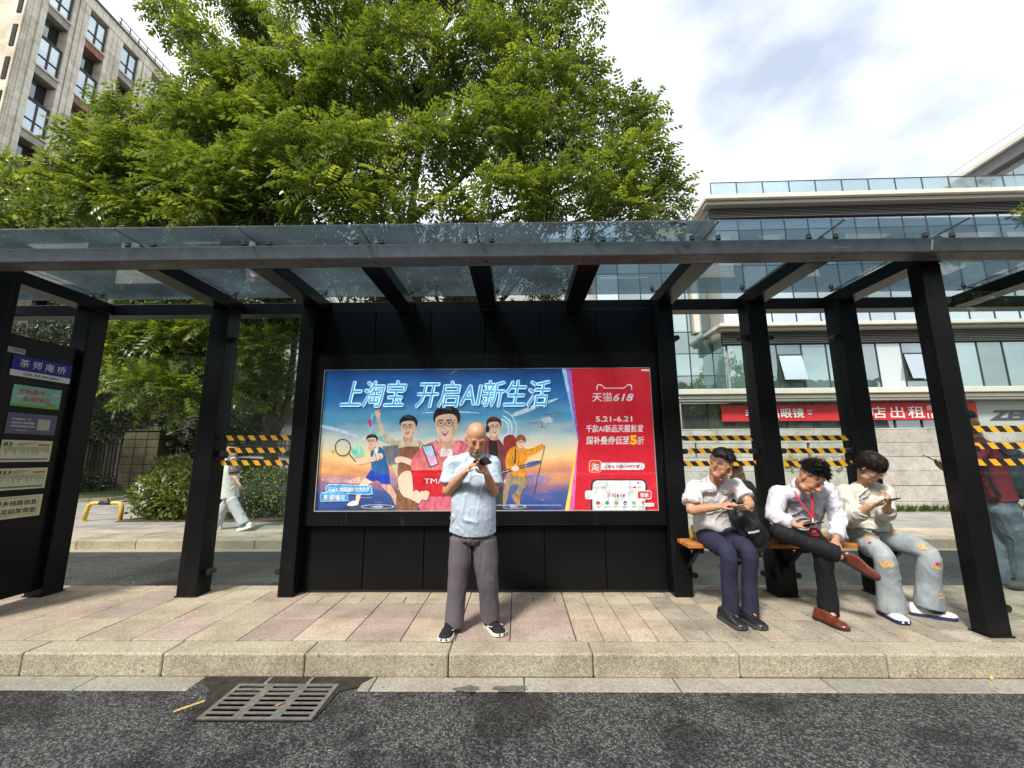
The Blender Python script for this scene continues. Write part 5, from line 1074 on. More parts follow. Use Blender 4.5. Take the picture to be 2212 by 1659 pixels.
rrect('tag', 1893, 739, 1911, 750, 4, RD, 33); rrect('signal', 1915, 716, 1930, 722, 2, (.02, .02, .02), 33)
rrect('search_bar', 1605, 764, 2002, 816, 12, WH, 34); ptext('天猫', 1736, 1790, 802, 24, (.30, .03, .06), 35); ptext('618', 1794, 1846, 802, 25, (.30, .03, .06), 35, bold=.02, shear=.25); rrect('search_button', 1920, 768, 1998, 811, 10, (.68, .03, .02), 35); ptext('搜索', 1935, 1984, 801, 24, WH, 36, bold=.02)
for k, c in enumerate(((.55, .05, .06), (.05, .35, .06), (.55, .35, .10), (.02, .02, .02), (.25, .55, .15), (.60, .25, .12))):
    x = 1683+54*k
    if x < 1966: ell('app_icon', x, 838, 12, 12, c, 33, n=10)
    b = MB()
    for q in range(4):
        xx = x-16+8.5*q
        if xx < 1958: b.poly([pq(xx, 858, 33), pq(xx, 866, 33), pq(xx+6, 866, 33), pq(xx+6, 858, 33)])
    b.build('caption_marks', pmat('cap', (.3, .3, .3)), poster)
ptext('88', 1836, 1854, 844, 10, WH, 34, bold=.02)
rrect('paper_tag', 1955, 838, 2016, 859, 2, (.80, .80, .74), 36); ptext('TY0254-001', 1960, 2012, 853, 9, (.1, .1, .1), 37)
shape('worn_corner', [(1940, 40), (1995, 40), (1996, 50), (1942, 49)], (.70, .70, .68), 32, False)
# pale lip of the paper round the poster
for a in ((-2.205, 1.492, 2.386, 2.3925), (-2.205, 1.492, .8345, .842), (-2.205, -2.198, .8345, 2.3925), (1.485, 1.492, .8345, 2.3925)): box('paper_edge', a[0], a[1], 4.570, 4.5715, a[2], a[3], mat('paper_edge', (.55, .54, .50), .7), ac, bev=0)
CABG = glass('cabinet_glass', (.97, .98, .98), dust=.012, dustcol=(.6, .65, .6), refl=1.0)
box('cabinet_glass', -2.204, 1.491, 4.558, 4.563, .834, 2.394, CABG, ac, bev=0)
# ------------------------------------------------------------------ people
def V3(*a): return Vector(a)
def perp(d, s):
    d = d.normalized(); s = (s-d*s.dot(d))
    if s.length < 1e-5: s = d.orthogonal()
    return s.normalized()
def loft(b, pts, ra, rb=None, side=Vector((1, 0, 0)), k=14, cap=.7, ca=None, cb=None):
    """closed elliptical loft with rounded ends"""
    ca = cap if ca is None else ca; cb = cap if cb is None else cb
    pts = [Vector(p) for p in pts]; n = len(pts); ra = list(ra) if hasattr(ra, '__len__') else [ra]*n; rb = list(rb) if hasattr(rb, '__len__') else ([rb]*n if rb else ra[:])
    d0 = (pts[1]-pts[0]).normalized(); d1 = (pts[-1]-pts[-2]).normalized()
    P0 = [(pts[0]-d0*ra[0]*ca, .25), (pts[0]-d0*ra[0]*ca*.75, .72)] if ca else []
    P1 = [(pts[-1]+d1*ra[-1]*cb*.75, .72), (pts[-1]+d1*ra[-1]*cb, .25)] if cb else []
    Q = [(p, ra[0]*s, rb[0]*s, d0) for p, s in P0]
    for i, p in enumerate(pts):
        d = (pts[min(i+1, n-1)]-pts[max(i-1, 0)]); Q.append((p, ra[i], rb[i], d.normalized()))
    Q += [(p, ra[-1]*s, rb[-1]*s, d1) for p, s in P1]
    vs = []
    for p, a, c, d in Q:
        s = perp(d, side); u = d.cross(s)
        for j in range(k): t = 2*math.pi*j/k; vs.append(p+s*math.cos(t)*a+u*math.sin(t)*c)
    m = len(Q); fs = [(i*k+j, i*k+(j+1) % k, (i+1)*k+(j+1) % k, (i+1)*k+j) for i in range(m-1) for j in range(k)]
    fs += [tuple(range(k))[::-1], tuple(range((m-1)*k, m*k))]
    b.add(vs, fs)
def spline(pts, vals, m=4):
    """Catmull-Rom densify points with their radii"""
    pts = [Vector(p) for p in pts]; out = []; ov = [[] for _ in vals]; n = len(pts)
    for i in range(n-1):
        p0, p1, p2, p3 = pts[max(i-1, 0)], pts[i], pts[i+1], pts[min(i+2, n-1)]
        for s in range(m):
            t = s/m; out.append(.5*((2*p1)+(p2-p0)*t+(2*p0-5*p1+4*p2-p3)*t*t+(3*p1-p0-3*p2+p3)*t**3))
            for q, v in enumerate(vals): ov[q].append(v[i]+(v[i+1]-v[i])*(t*t*(3-2*t)))
    out.append(pts[-1]); [ov[q].append(v[-1]) for q, v in enumerate(vals)]
    return out, ov
def ball(b, c, rx, ry, rz, M=None, k=12):
    vs = []; M = M or Matrix.Identity(3)
    for i in range(1, k): 
        ph = math.pi*i/k
        for j in range(k*2): t = math.pi*j/k; vs.append(Vector(c)+M @ Vector((rx*math.sin(ph)*math.cos(t), ry*math.sin(ph)*math.sin(t), rz*math.cos(ph))))
    m = k*2; fs = [(i*m+j, i*m+(j+1) % m, (i+1)*m+(j+1) % m, (i+1)*m+j) for i in range(k-2) for j in range(m)]
    n = len(vs); vs += [Vector(c)+M @ Vector((0, 0, rz)), Vector(c)-M @ Vector((0, 0, rz))]
    fs += [(n, (j+1) % m, j) for j in range(m)]+[(n+1, (k-2)*m+j, (k-2)*m+(j+1) % m) for j in range(m)]
    b.add(vs, fs)
def remesh(name, b, vox, m, parent, smooth=2, wr=0., wf=14., wd=(1, 1, 1), fn=None, seed=0, micro=0.):
    me = bpy.data.meshes.new('tmp'); me.from_pydata(b.v, [], b.f); o = bpy.data.objects.new('tmp', me); COL.objects.link(o)
    md = o.modifiers.new('r', 'REMESH'); md.mode = 'VOXEL'; md.voxel_size = vox
    if smooth: ms = o.modifiers.new('s', 'SMOOTH'); ms.iterations = smooth; ms.factor = .6
    dg = bpy.context.evaluated_depsgraph_get(); m2 = bpy.data.meshes.new_from_object(o.evaluated_get(dg)); bpy.data.objects.remove(o); bpy.data.meshes.remove(me)
    n = len(m2.vertices); co = np.empty(n*3, np.float32); m2.vertices.foreach_get('co', co); co = co.reshape(-1, 3)
    if wr:
        no = np.empty(n*3, np.float32); m2.vertices.foreach_get('normal', no); no = no.reshape(-1, 3)
        disp = np.empty(n); W_ = Vector(wd); off = Vector((seed*3.1, seed*1.7, seed*.9))
        for i in range(n):
            p = Vector(co[i]); q = Vector((p.x*W_.x, p.y*W_.y, p.z*W_.z))*wf+off
            w0 = mnoise.noise(q+Vector((mnoise.noise(q*.6)*1.5, 0, mnoise.noise(q*.5+Vector((5, 5, 5)))*1.5)))
            w1 = mnoise.noise(q*1.9+Vector((9, 2, 4))); mk_ = max(.15, min(1.3, .6+1.6*mnoise.noise(q*.33+Vector((3, 8, 1))))); disp[i] = wr*mk_*((1-min(1, abs(w0)*3.2))**1.5*1.1+(1-min(1, abs(w1)*3.))**1.5*.45+mnoise.noise(q*.4)*1.0-.3)
        co = co+no*disp[:, None].astype(np.float32)
    if fn is not None: co = fn(co, m2)
    m2.vertices.foreach_set('co', np.asarray(co, np.float32).ravel()); m2.materials.clear(); m2.materials.append(m)
    m2.polygons.foreach_set('use_smooth', [True]*len(m2.polygons)); m2.update(); m2.name = name
    return link(bpy.data.objects.new(name, m2), parent)
def skinmat(name, base):
    m = bpy.data.materials.new(name); m.use_nodes = True; t = m.node_tree; L = t.links.new; b = t.nodes['Principled BSDF']; b.inputs['Roughness'].default_value = .42; b.inputs['Specular IOR Level'].default_value = .45
    b.inputs['Subsurface Weight'].default_value = .12; b.inputs['Subsurface Radius'].default_value = (.02, .008, .004); b.inputs['Subsurface Scale'].default_value = .5
    a = N(t, 'ShaderNodeAttribute', attribute_name='fc'); g = N(t, 'ShaderNodeNewGeometry'); n = N(t, 'ShaderNodeTexNoise', i_Scale=22, i_Detail=4); L(g.outputs['Position'], n.inputs['Vector'])
    r = N(t, 'ShaderNodeValToRGB'); e = r.color_ramp.elements; e[0].position = .3; e[1].position = .7; e[0].color = (.86, .80, .78, 1); e[1].color = (1.05, 1, 1, 1); L(n.outputs[0], r.inputs[0])
    mm = N(t, 'ShaderNodeMixRGB', blend_type='MULTIPLY'); mm.inputs[0].default_value = 1; L(a.outputs['Color'], mm.inputs[1]); L(r.outputs[0], mm.inputs[2]); L(mm.outputs[0], b.inputs['Base Color'])
    MATS[name] = m; return m
SKINM = skinmat('skin', (.5, .3, .2))
def cloth(name, c, rough=.85, var=.06, bs=600, **k): return mat(name, c, rough, var=var, vscale=5, bump=.12, bscale=bs, spec=.25, **k)
def hand(b, w, d, pn, curl=(.5, .6, .5), sc=1., thumb=1, spread=.12, tb=.5):
    """wrist w, direction d, palm normal pn, thumb side +1/-1"""
    d = d.normalized(); pn = perp(d, pn); s = d.cross(pn)*thumb
    loft(b, [w-d*.01*sc, w+d*.03*sc, w+d*.065*sc, w+d*.09*sc], [.028*sc, .034*sc, .040*sc, .038*sc], [.020*sc, .017*sc, .015*sc, .012*sc], side=s, cap=.3)
    for i, (o_, ln) in enumerate(((.030, .94), (.010, 1.04), (-.011, .98), (-.031, .78))):
        p = w+d*(.088-.006*abs(i-1))*sc+s*o_*sc; a = d*math.cos(0)+s*spread*(1.2-i)*.9; a = a.normalized(); pts = [p]; ax = 0
        cc = curl[i] if len(curl) == 4 else curl[0]; tot = 0
        for L_ in (.042, .027, .021):
            tot += cc; v = (a*math.cos(tot)+pn*math.sin(tot)); p = p+v*L_*ln*sc; pts.append(p)
        loft(b, pts, [.0095*sc, .009*sc, .0082*sc, .0068*sc], side=s, k=8, cap=.8)
    p = w+d*.022*sc+s*.026*sc; pts = [p]
    for v, L_ in ((s*.75+d*.62+pn*.35*tb, .038), (s*.30+d*.85+pn*.6*tb, .032), (s*.05+d*.9+pn*.7*tb, .024)): p = p+v.normalized()*L_*sc; pts.append(p)
    loft(b, pts, [.014*sc, .0115*sc, .010*sc, .008*sc], side=s, k=8, cap=.8)
def head_axes(F, U=Vector((0, 0, 1)), roll=0):
    F = Vector(F).normalized(); U = perp(F, Vector(U)); 
    if roll: U = (Matrix.Rotation(roll, 3, F) @ U)
    S_ = F.cross(U); return Matrix((S_, F, U)).transposed()
def headgeo(b, H, M, s=1.1, jaw=1.):
    def q(x, y, z): return Vector(H)+M @ (Vector((x, y, z))*s)
    ball(b, q(0, -.014, .038), .076*s, .094*s, .084*s, M); ball(b, q(0, .026, -.035), .060*s*jaw, .060*s, .078*s, M); ball(b, q(0, .010, .0), .070*s, .078*s, .07*s, M)
    ball(b, q(0, .058, -.098), .026*s*jaw, .022*s, .018*s, M)
    for e in (-1, 1):
        ball(b, q(e*.036, .052, -.032), .024*s, .024*s, .030*s, M); ball(b, q(e*.040, .02, -.078), .024*s*jaw, .034*s, .022*s, M); ball(b, q(e*.030, .078, .020), .022*s, .010*s, .009*s, M)
        ball(b, q(e*.079, -.010, -.004), .007*s, .018*s, .031*s, M); ball(b, q(e*.011, .096, -.036), .009*s, .009*s, .007*s, M); ball(b, q(e*.030, .074, -.004), .014*s, .009*s, .008*s, M)
    loft(b, [q(0, .082, .012), q(0, .097, -.012), q(0, .106, -.032)], [.009*s, .010*s, .013*s], side=M @ Vector((1, 0, 0)), k=8)
    ball(b, q(0, .084, -.063), .024*s, .010*s, .006*s, M); ball(b, q(0, .082, -.074), .020*s, .010*s, .006*s, M)
def facepaint(H, M, s, skin, hairc=None, hairfn=None, brow=(.02, .015, .012), lip=(.36, .12, .09), old=False):
    Mi = np.array(M.transposed()); H = np.array(H)
    def fn(co, me):
        l = (co-H)@Mi.T/s; x, y, z = l[:, 0], l[:, 1], l[:, 2]; ax_ = np.abs(x); fr = (y > .045) & (np.abs(z) < .15) & (ax_ < .1)
        col = np.tile(np.array([*skin, 1.]), (len(co), 1))
        # warm cheeks, nose, ears and hands
        warm = np.exp(-((ax_-.036)**2+(z+.03)**2)/.0009)*fr*.25+np.exp(-(x**2+(z+.03)**2)/.0003)*fr*.25
        col[:, 1] *= 1-.25*warm; col[:, 2] *= 1-.25*warm
        def put(mask, c, f=1.): col[mask, :3] = col[mask, :3]*(1-f)+np.array(c)*f
        put(fr & (((ax_-.031)/.019)**2+((z-.024+.12*(ax_-.031))/.0055)**2 < 1), brow, .85 if not old else .45)
        put(fr & (((ax_-.030)/.016)**2+((z+.006+.0)/.0045)**2 < 1), (.03, .02, .018), .9)
        put(fr & (((ax_-.030)/.021)**2+((z+.000)/.011)**2 < 1), tuple(c*.62 for c in skin), .18)  # eye socket shade put into the skin colour
        put(fr & ((x/.023)**2+((z+.068)/.0085)**2 < 1), lip, .75); put(fr & ((x/.022)**2+((z+.068)/.0022)**2 < 1), (.10, .03, .025), .8)
        put(fr & (((ax_-.010)/.005)**2+((z+.043)/.0035)**2 < 1), (.08, .03, .02), .8)
        if old:
            for zz in (.048, .060, .072): put(fr & (ax_ < .04) & (np.abs(z-zz-.1*ax_) < .0022), tuple(c*.6 for c in skin), .5)
            put(fr & (np.abs(ax_-.028-(-.045-z)*.35) < .003) & (z < -.035) & (z > -.082), tuple(c*.5 for c in skin), .6)
        if hairfn is not None:
            mk, f = hairfn(x, y, z); col[mk, :3] = col[mk, :3]*(1-f)+np.array(hairc)*f
        at = me.color_attributes.new('fc', 'FLOAT_COLOR', 'POINT'); at.data.foreach_set('color', col.astype(np.float32).ravel())
        # eye sockets
        d = np.exp(-(((ax_-.031)/.016)**2+((z-.004)/.010)**2))*fr*.005*s
        co = co-(d[:, None]*np.array(M)[:, 1][None]).astype(np.float32); return co
    return fn
def strands(H, M, s, style, m, parent):
    r_ = random.Random(style+'s'); V = []; F = []; C0 = Vector((0, -.014, .040))
    def q(v): return Vector(H)+M @ (v*s)
    def surf(th, ph, a, c, e): s_ = math.sin(th) if th < 1.57 else max(math.sin(th), .96); return C0+Vector((a*s_*math.cos(ph), c*s_*math.sin(ph), e*math.cos(th)))
    n = {'crop': 1300, 'spiky': 1500, 'mop': 1900}[style]
    for i in range(n):
        ph = r_.uniform(0, 6.28); fr = math.sin(ph)
        if style == 'mop': t0 = r_.uniform(.0, 1.3); t1 = min(t0+r_.uniform(.7, 1.5), (1.92+r_.uniform(-.1, .32)) if fr > .35 else 2.3+r_.uniform(-.1, .3)); a, c, e = .086, .103, .095; lift = r_.uniform(0, .006) if r_.random() < .7 else r_.uniform(.006, .022); dph = r_.uniform(-.5, .5); w = .0022
        elif style == 'crop': t0 = r_.uniform(0, 1.0); t1 = t0+r_.uniform(.18, .35); a, c, e = .078, .093, .096; lift = r_.uniform(.003, .014); dph = r_.uniform(-.2, .5); w = .0019
        else: t0 = r_.uniform(0, 1.35); t1 = t0+r_.uniform(.15, .35); a, c, e = .080, .096, .092; lift = r_.uniform(.018, .050); dph = r_.uniform(-.5, .2); w = .0024
        if style != 'mop' and fr > .75 and t1 > 1.15: continue
        P_ = [q(surf(t0+(t1-t0)*k/3, ph+dph*k/3, a+lift*k/3, c+lift*k/3, e+lift*k/3)) for k in range(4)]
        d = (P_[3]-P_[0]).normalized(); sx = perp(d, Vector((r_.uniform(-1, 1), r_.uniform(-1, 1), r_.uniform(-1, 1)))); sy = d.cross(sx); n0 = len(V)
        for k, p_ in enumerate(P_[:3]):
            for j in range(3): V.append(p_+(sx*math.cos(j*2.094)+sy*math.sin(j*2.094))*w*s*(1-.2*k))
        V.append(P_[3])
        for k in range(2):
            for j in range(3): F.append((n0+k*3+j, n0+k*3+(j+1) % 3, n0+k*3+3+(j+1) % 3, n0+k*3+3+j))
        for j in range(3): F.append((n0+6+j, n0+6+(j+1) % 3, n0+9))
    me = bpy.data.meshes.new('hair_strands'); me.from_pydata([tuple(v) for v in V], [], F); me.materials.append(m); me.polygons.foreach_set('use_smooth', [True]*len(me.polygons)); me.update()
    o = link(bpy.data.objects.new('hair_strands', me), parent); o['kind'] = 'stuff'
def hairgeo(b, H, M, s, style):
    def q(x, y, z): return Vector(H)+M @ (Vector((x, y, z))*s)
    r_ = random.Random(style)
    C0 = Vector((0, -.014, .040))
    def surf(th, ph, a, c, e): s_ = math.sin(th) if th < 1.57 else max(math.sin(th), .96); return C0+Vector((a*s_*math.cos(ph), c*s_*math.sin(ph), e*math.cos(th)))
    def lock(ph, t0, t1, a, c, e, w_, lift=0., dph=0.):
        pts = [surf(t0+(t1-t0)*k/4, ph+dph*k/4, a+lift*k/4, c+lift*k/4, e+lift*.6) for k in range(5)]; loft(b, [q(*p_) for p_ in pts], [w_*.7*s, w_*s, w_*s, w_*.85*s, w_*.35*s], k=6, cap=.5)
    if style == 'crop':
        ball(b, q(0, -.020, .062), .074*s, .088*s, .072*s, M)
        for i in range(90): lock(r_.uniform(0, 6.28), r_.uniform(.1, .9), r_.uniform(.9, 1.22), .078, .094, .094, .009, .004, r_.uniform(-.2, .3))
        for i in range(26): x = r_.uniform(-.05, .05); loft(b, [q(x, .03, .118), q(x+.006, .058, .104), q(x+.012, .078, .078)], [.010*s, .010*s, .004*s], k=6)
    elif style == 'spiky':
        ball(b, q(0, -.020, .058), .078*s, .092*s, .078*s, M)
        for i in range(210):
            a = r_.uniform(0, 6.28); ph = r_.uniform(0, 1.5)**.9; d = Vector((math.sin(ph)*math.cos(a), math.sin(ph)*math.sin(a)-.05, math.cos(ph))); c = Vector((0, -.015, .050)); p0 = c+Vector((d.x*.068, d.y*.082, d.z*.070))
            L_ = r_.uniform(.030, .058)*(.55+.45*max(0, d.z)) 
            if d.y > .8 and d.z < .25: continue
            e = (d+Vector((-.55, .35, -.25))+Vector((r_.uniform(-.3, .3), r_.uniform(-.3, .3), 0))).normalized(); loft(b, [q(*p0), q(*(p0+d*L_*.45)), q(*(p0+d*L_*.5+e*L_*.6))], [.011*s, .0075*s, .002*s], k=6)
    elif style == 'mop':
        ball(b, q(0, -.018, .046), .079*s, .093*s, .084*s, M)
        for i in range(260):
            ph = r_.uniform(0, 6.28); fr = math.sin(ph)
            t1 = (1.86+r_.uniform(-.10, .24)) if fr > .35 else (2.25+r_.uniform(-.15, .35) if abs(math.cos(ph)) < .93 or fr < 0 else 1.95)
            lock(ph, .05, t1, .083, .100, .092, .0085, .003*r_.random(), r_.uniform(-.25, .25))
def shoe(name, parent, pos, fwd, up, upper, sole, L_=.285, w=1., h=1., laces=None, mark=None):
    """pos = heel bottom centre"""
    f = Vector(fwd).normalized(); u = perp(f, Vector(up)); s = f.cross(u)
    def q(x, y, z): return Vector(pos)+f*x*L_+s*y*w+u*z*h
    st = [(.0, .028, .030, .075), (.05, .036, .030, .098), (.15, .039, .028, .102), (.30, .038, .026, .105), (.45, .042, .026, .092), (.60, .047, .026, .070), (.75, .051, .026, .062), (.88, .048, .026, .056), (.96, .038, .026, .048), (1.0, .022, .026, .038)]
    b = MB(); k = 12; vs = []
    for x, hw, z0, z1 in st:
        for j in range(k):
            t = math.pi*j/(k-1); vs.append(q(x, hw*math.cos(t), z0-.012+(z1-z0+.012)*math.sin(t)**.75))
    n = len(st); fs = [(i*k+j, i*k+j+1, (i+1)*k+j+1, (i+1)*k+j) for i in range(n-1) for j in range(k-1)]+[tuple(range(k))[::-1], tuple(range((n-1)*k, n*k))]
    b.add(vs, fs); b.mi = [0]*len(b.f); o = b.build(name, upper, parent, True)
    bs = MB(); vs = []; out = [(x, hw+.004) for x, hw, a, c in st]; ring = [(x, w_) for x, w_ in out]+[(1.02, 0)]+[(x, -w_) for x, w_ in reversed(out)]
    m = len(ring)
    for z in (0, .004, .026): vs += [q(x*(1 if z else .985)-.01, y*(1 if z else .96), z+.006*max(0, x-.7)/.3) for x, y in ring]
    fs = [tuple(range(m)), tuple(range(2*m, 3*m))[::-1]]+[(r*m+j, (r+1)*m+j, (r+1)*m+(j+1) % m, r*m+(j+1) % m) for r in range(2) for j in range(m)]
    bs.add(vs, fs); bs.build('sole', sole, o)
    if laces:
        lb = MB()
        for i in range(4): x = .34+.075*i; z = .102-.105*(x-.30); lb.tube([q(x, -.020, z-.004), q(x+.01, 0, z+.006), q(x, .020, z-.004)], .0028, 5)
        lb.build('laces', laces, o)
    if mark:
        mb = MB()
        for sg in (-1, 1): mb.tube([q(.36, sg*.0405, .058), q(.44, sg*.0455, .040), q(.60, sg*.0475, .052), q(.70, sg*.043, .060)], .0032, 5)
        mb.build('side_stripe', mark, o)
    return o
def sleeve(b, sh_, el, wr_, frac, r0, r1, side, upper_only=True, flare=1.1):
    """frac: fraction of the whole arm covered; <.5 upper arm only"""
    if upper_only:
        e = sh_.lerp(el, frac); loft(b, [sh_, sh_.lerp(e, .5), e], [r0, (r0+r1)/2, r1*flare], side=side, ca=.8, cb=.12)
    else:
        p, v = spline([sh_, sh_.lerp(el, .5), el, el.lerp(wr_, .5), el.lerp(wr_, frac)], [[r0, r0*.92, r1*1.12, r1, r1*.9]], 3); loft(b, p, v[0], side=side, ca=.8, cb=.15)
def person(name, label, J, st):
    """J: joints; st: style dict"""
    root = thing(name, label, 'person', J['root'], st.get('group')); s = st.get('hs', 1.12); vox = st.get('vox', .006)
    H, M = J['H'], head_axes(J['F'], J.get('U', (0, 0, 1)), J.get('roll', 0))
    nb = J['neck']; side = (J['shL']-J['shR']).normalized(); sc = st.get('bs', 1.)
    b = MB(); headgeo(b, H, M, s, st.get('jaw', 1.))
    loft(b, [H+M @ Vector((0, -.025, -.04))*s, H.lerp(nb, .6)+M @ Vector((0, -.02, 0)), nb], [.056*sc, .056*sc, .062*sc], side=side)
    tors, tv = spline([J['pel'], J['waist'], J['chest'], nb], [[.13*sc, .12*sc, .13*sc, .06*sc], [.09*sc, .085*sc, .09*sc, .05*sc]], 3); loft(b, tors, tv[0], tv[1], side=side)
    for k in 'LR':
        shp, el, wr_ = J['sh'+k], J['el'+k], J['wr'+k]
        loft(b, [nb.lerp(shp, .3)-Vector((0, 0, .03)), shp], [.055*sc, .052*sc], side=side)
        p, v = spline([shp, shp.lerp(el, .5), el, el.lerp(wr_, .35), wr_], [[.052*sc, .048*sc, .041*sc, .042*sc, .027*sc]], 3); loft(b, p, v[0], side=side, cb=.2)
        hd = J['hand'+k]; hand(b, wr_, hd[0], hd[1], hd[2], st.get('hsz', 1.), hd[3], tb=hd[4] if len(hd) > 4 else .5)
        hip, kn, an = J['hip'+k], J['kn'+k], J['an'+k]; loft(b, [J['pel'].lerp(hip, .5), hip, kn, an], [.085*sc, .08*sc, .052*sc, .034*sc], side=side)
        loft(b, [an, an+(J['toe'+k]-an)*.35], [.034*sc, .03*sc], side=side)
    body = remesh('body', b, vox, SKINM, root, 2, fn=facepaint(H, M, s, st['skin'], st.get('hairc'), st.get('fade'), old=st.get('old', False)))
    # shirt
    if st.get('shirt'):
        b = MB(); T_ = st['torso']; pts, tv = spline([J['hem'], J['waist'], J['chest'], J['yoke'], nb-Vector((0, 0, .005))], [[a*sc for a in T_[0]], [a*sc for a in T_[1]]], 4); loft(b, pts, tv[0], tv[1], side=side, ca=.05, cb=.1, k=22)
        if 'belly' in J: ball(b, J['belly'], .135*sc, .11*sc, .16*sc)
        for k in 'LR':
            shp, el, wr_ = J['sh'+k], J['el'+k], J['wr'+k]; loft(b, [nb.lerp(shp, .25)-Vector((0, 0, .05)), shp-Vector((0, 0, .01))], [.085*sc, .078*sc], [.075*sc, .07*sc], side=side)
            sleeve(b, shp, el, wr_, st['slv'], st['sr'][0]*sc, st['sr'][1]*sc, side, st['slv_up'])
        shirt = remesh('shirt', b, vox*1.15, st['shirt'], root, 2, wr=st.get('wr', .006), wf=st.get('wf', 11), wd=st.get('wd', (1, 1, .75)), seed=st.get('seed', 1))
        if st.get('collar'):
            cbm = MB(); fwd = M @ Vector((0, 1, 0)); fwd = Vector((fwd.x, fwd.y, 0)).normalized(); rr_ = .075*sc; ax = (H-nb).normalized(); sx = perp(ax, side); fy = ax.cross(sx); fy = fy if fy.dot(fwd) > 0 else -fy
            def cp(t, r_, dz): return nb+sx*math.sin(t)*r_+fy*math.cos(t)*r_*.95+ax*dz
            seg = 18; vs = []
            for i in range(seg+1):
                t = R(22)+(2*math.pi-R(44))*i/seg; fr = math.cos(t); dz = .028-.040*max(0, fr)
                pt = 1+.30*max(0, fr-.6)/.4
                vs += [cp(t, rr_*.90, dz+.010), cp(t, rr_*.98, dz+.012), cp(t, rr_*1.18*pt, dz-.030*pt), cp(t, rr_*1.13*pt, dz-.033*pt)]
            fs = [(i*4+j, i*4+(j+1) % 4, (i+1)*4+(j+1) % 4, (i+1)*4+j) for i in range(seg) for j in range(4)]+[(0, 3, 2, 1), (seg*4, seg*4+1, seg*4+2, seg*4+3)]
            cbm.add(vs, fs); cbm.build('collar', st.get('collarmat', st['shirt']), shirt, True)
    # trousers
    b = MB(); g = st['leg']; upv = Vector((0, 0, 1))
    loft(b, [J['waistband'], J['pel'], J['pel']*.6+(J['hipL']+J['hipR'])*.2-Vector((0, 0, .03))], [st['wb']*sc]*3, [st['wb']*.78*sc]*3, side=side, ca=.1, cb=.3)
    for k in 'LR':
        hip, kn, an = J['hip'+k], J['kn'+k], J['an'+k]; hm = J.get('hemleg'+k, an)
        q = [hip, hip.lerp(kn, .5), kn, kn.lerp(hm, .45), hm]
        if 'kneebump' in st: q[2] = kn+Vector(st['kneebump'])
        p, v = spline(q, [[a*sc for a in g]], 4); loft(b, p, v[0], [x*st.get('flat', 1.) for x in v[0]], side=side, ca=.4, cb=.06, k=18)
    remesh('trousers', b, vox*1.15, st['trousers'], root, 2, wr=st.get('twr', .005), wf=st.get('twf', 9), wd=st.get('twd', (1.5, 1.5, .5)), seed=st.get('seed', 1)+5)
    for k in 'LR':
        b = MB(); a = J.get('hemleg'+k, J['an'+k]); loft(b, [J['kn'+k].lerp(a, .8), a, a+(J['toe'+k]-a)*.34], [.044*sc, .043*sc, .040*sc], side=side, k=12); b.build('sock', st.get('sock', BLK), root, True)
    if st.get('hair'):
        b = MB(); hairgeo(b, H, M, s, st['hair']); remesh('hair', b, vox*.75, st['hairmat'], root, 0, wr=.003, wf=45, wd=(1, 1, .5), seed=3)
        strands(H, M, s, st['hair'], st['hairmat'], root)
    return root, M
HAIRB = mat('black_hair', (.007, .006, .006), .5, var=.4, vscale=60, bump=.3, bscale=200, spec=.25); HAIRBR = mat('brown_hair', (.020, .010, .007), .42, var=.5, vscale=60, bump=.3, bscale=200, spec=.35)
PHB = mat('phone_black', (.012, .012, .014), .15, spec=.6); SCRN = mat('phone_screen', (.03, .035, .04), .08, spec=.6); GOLDP = mat('phone_gold', (.48, .38, .25), .3, .4)
def phone(label, c, nrm, up_, m=PHB, w=.075, h=.155):
    n = Vector(nrm).normalized(); u = perp(n, Vector(up_)); s = u.cross(n); t = thing('mobile_phone', label, 'phone', tuple(c))
    def pl_(name, hw, hh, a, d, mm, par):
        b = MB(); vs = []
        for z in (a, d):
            for (x, y) in ((-hw+.006, -hh), (hw-.006, -hh), (hw, -hh+.006), (hw, hh-.006), (hw-.006, hh), (-hw+.006, hh), (-hw, hh-.006), (-hw, -hh+.006)): vs.append(Vector(c)+s*x+u*y+n*z)
        b.add(vs, [tuple(range(8))[::-1], tuple(range(8, 16))]+[(j, (j+1) % 8, 8+(j+1) % 8, 8+j) for j in range(8)]); return b.build(name, mm, par)
    pl_('case', w/2, h/2, -.0045, .004, m, t); pl_('screen', w/2-.004, h/2-.006, .0041, .0046, SCRN, t)
    bb = MB(); 
    for i in range(3): bb.tube([Vector(c)-s*.018+u*(h/2-.022-.022*i)-n*.0045, Vector(c)-s*.018+u*(h/2-.022-.022*i)-n*.0065], .008, 8)
    bb.build('lens', PHB, t); return t
def zz(p, z): p = Vector(p); p.z = z; return p
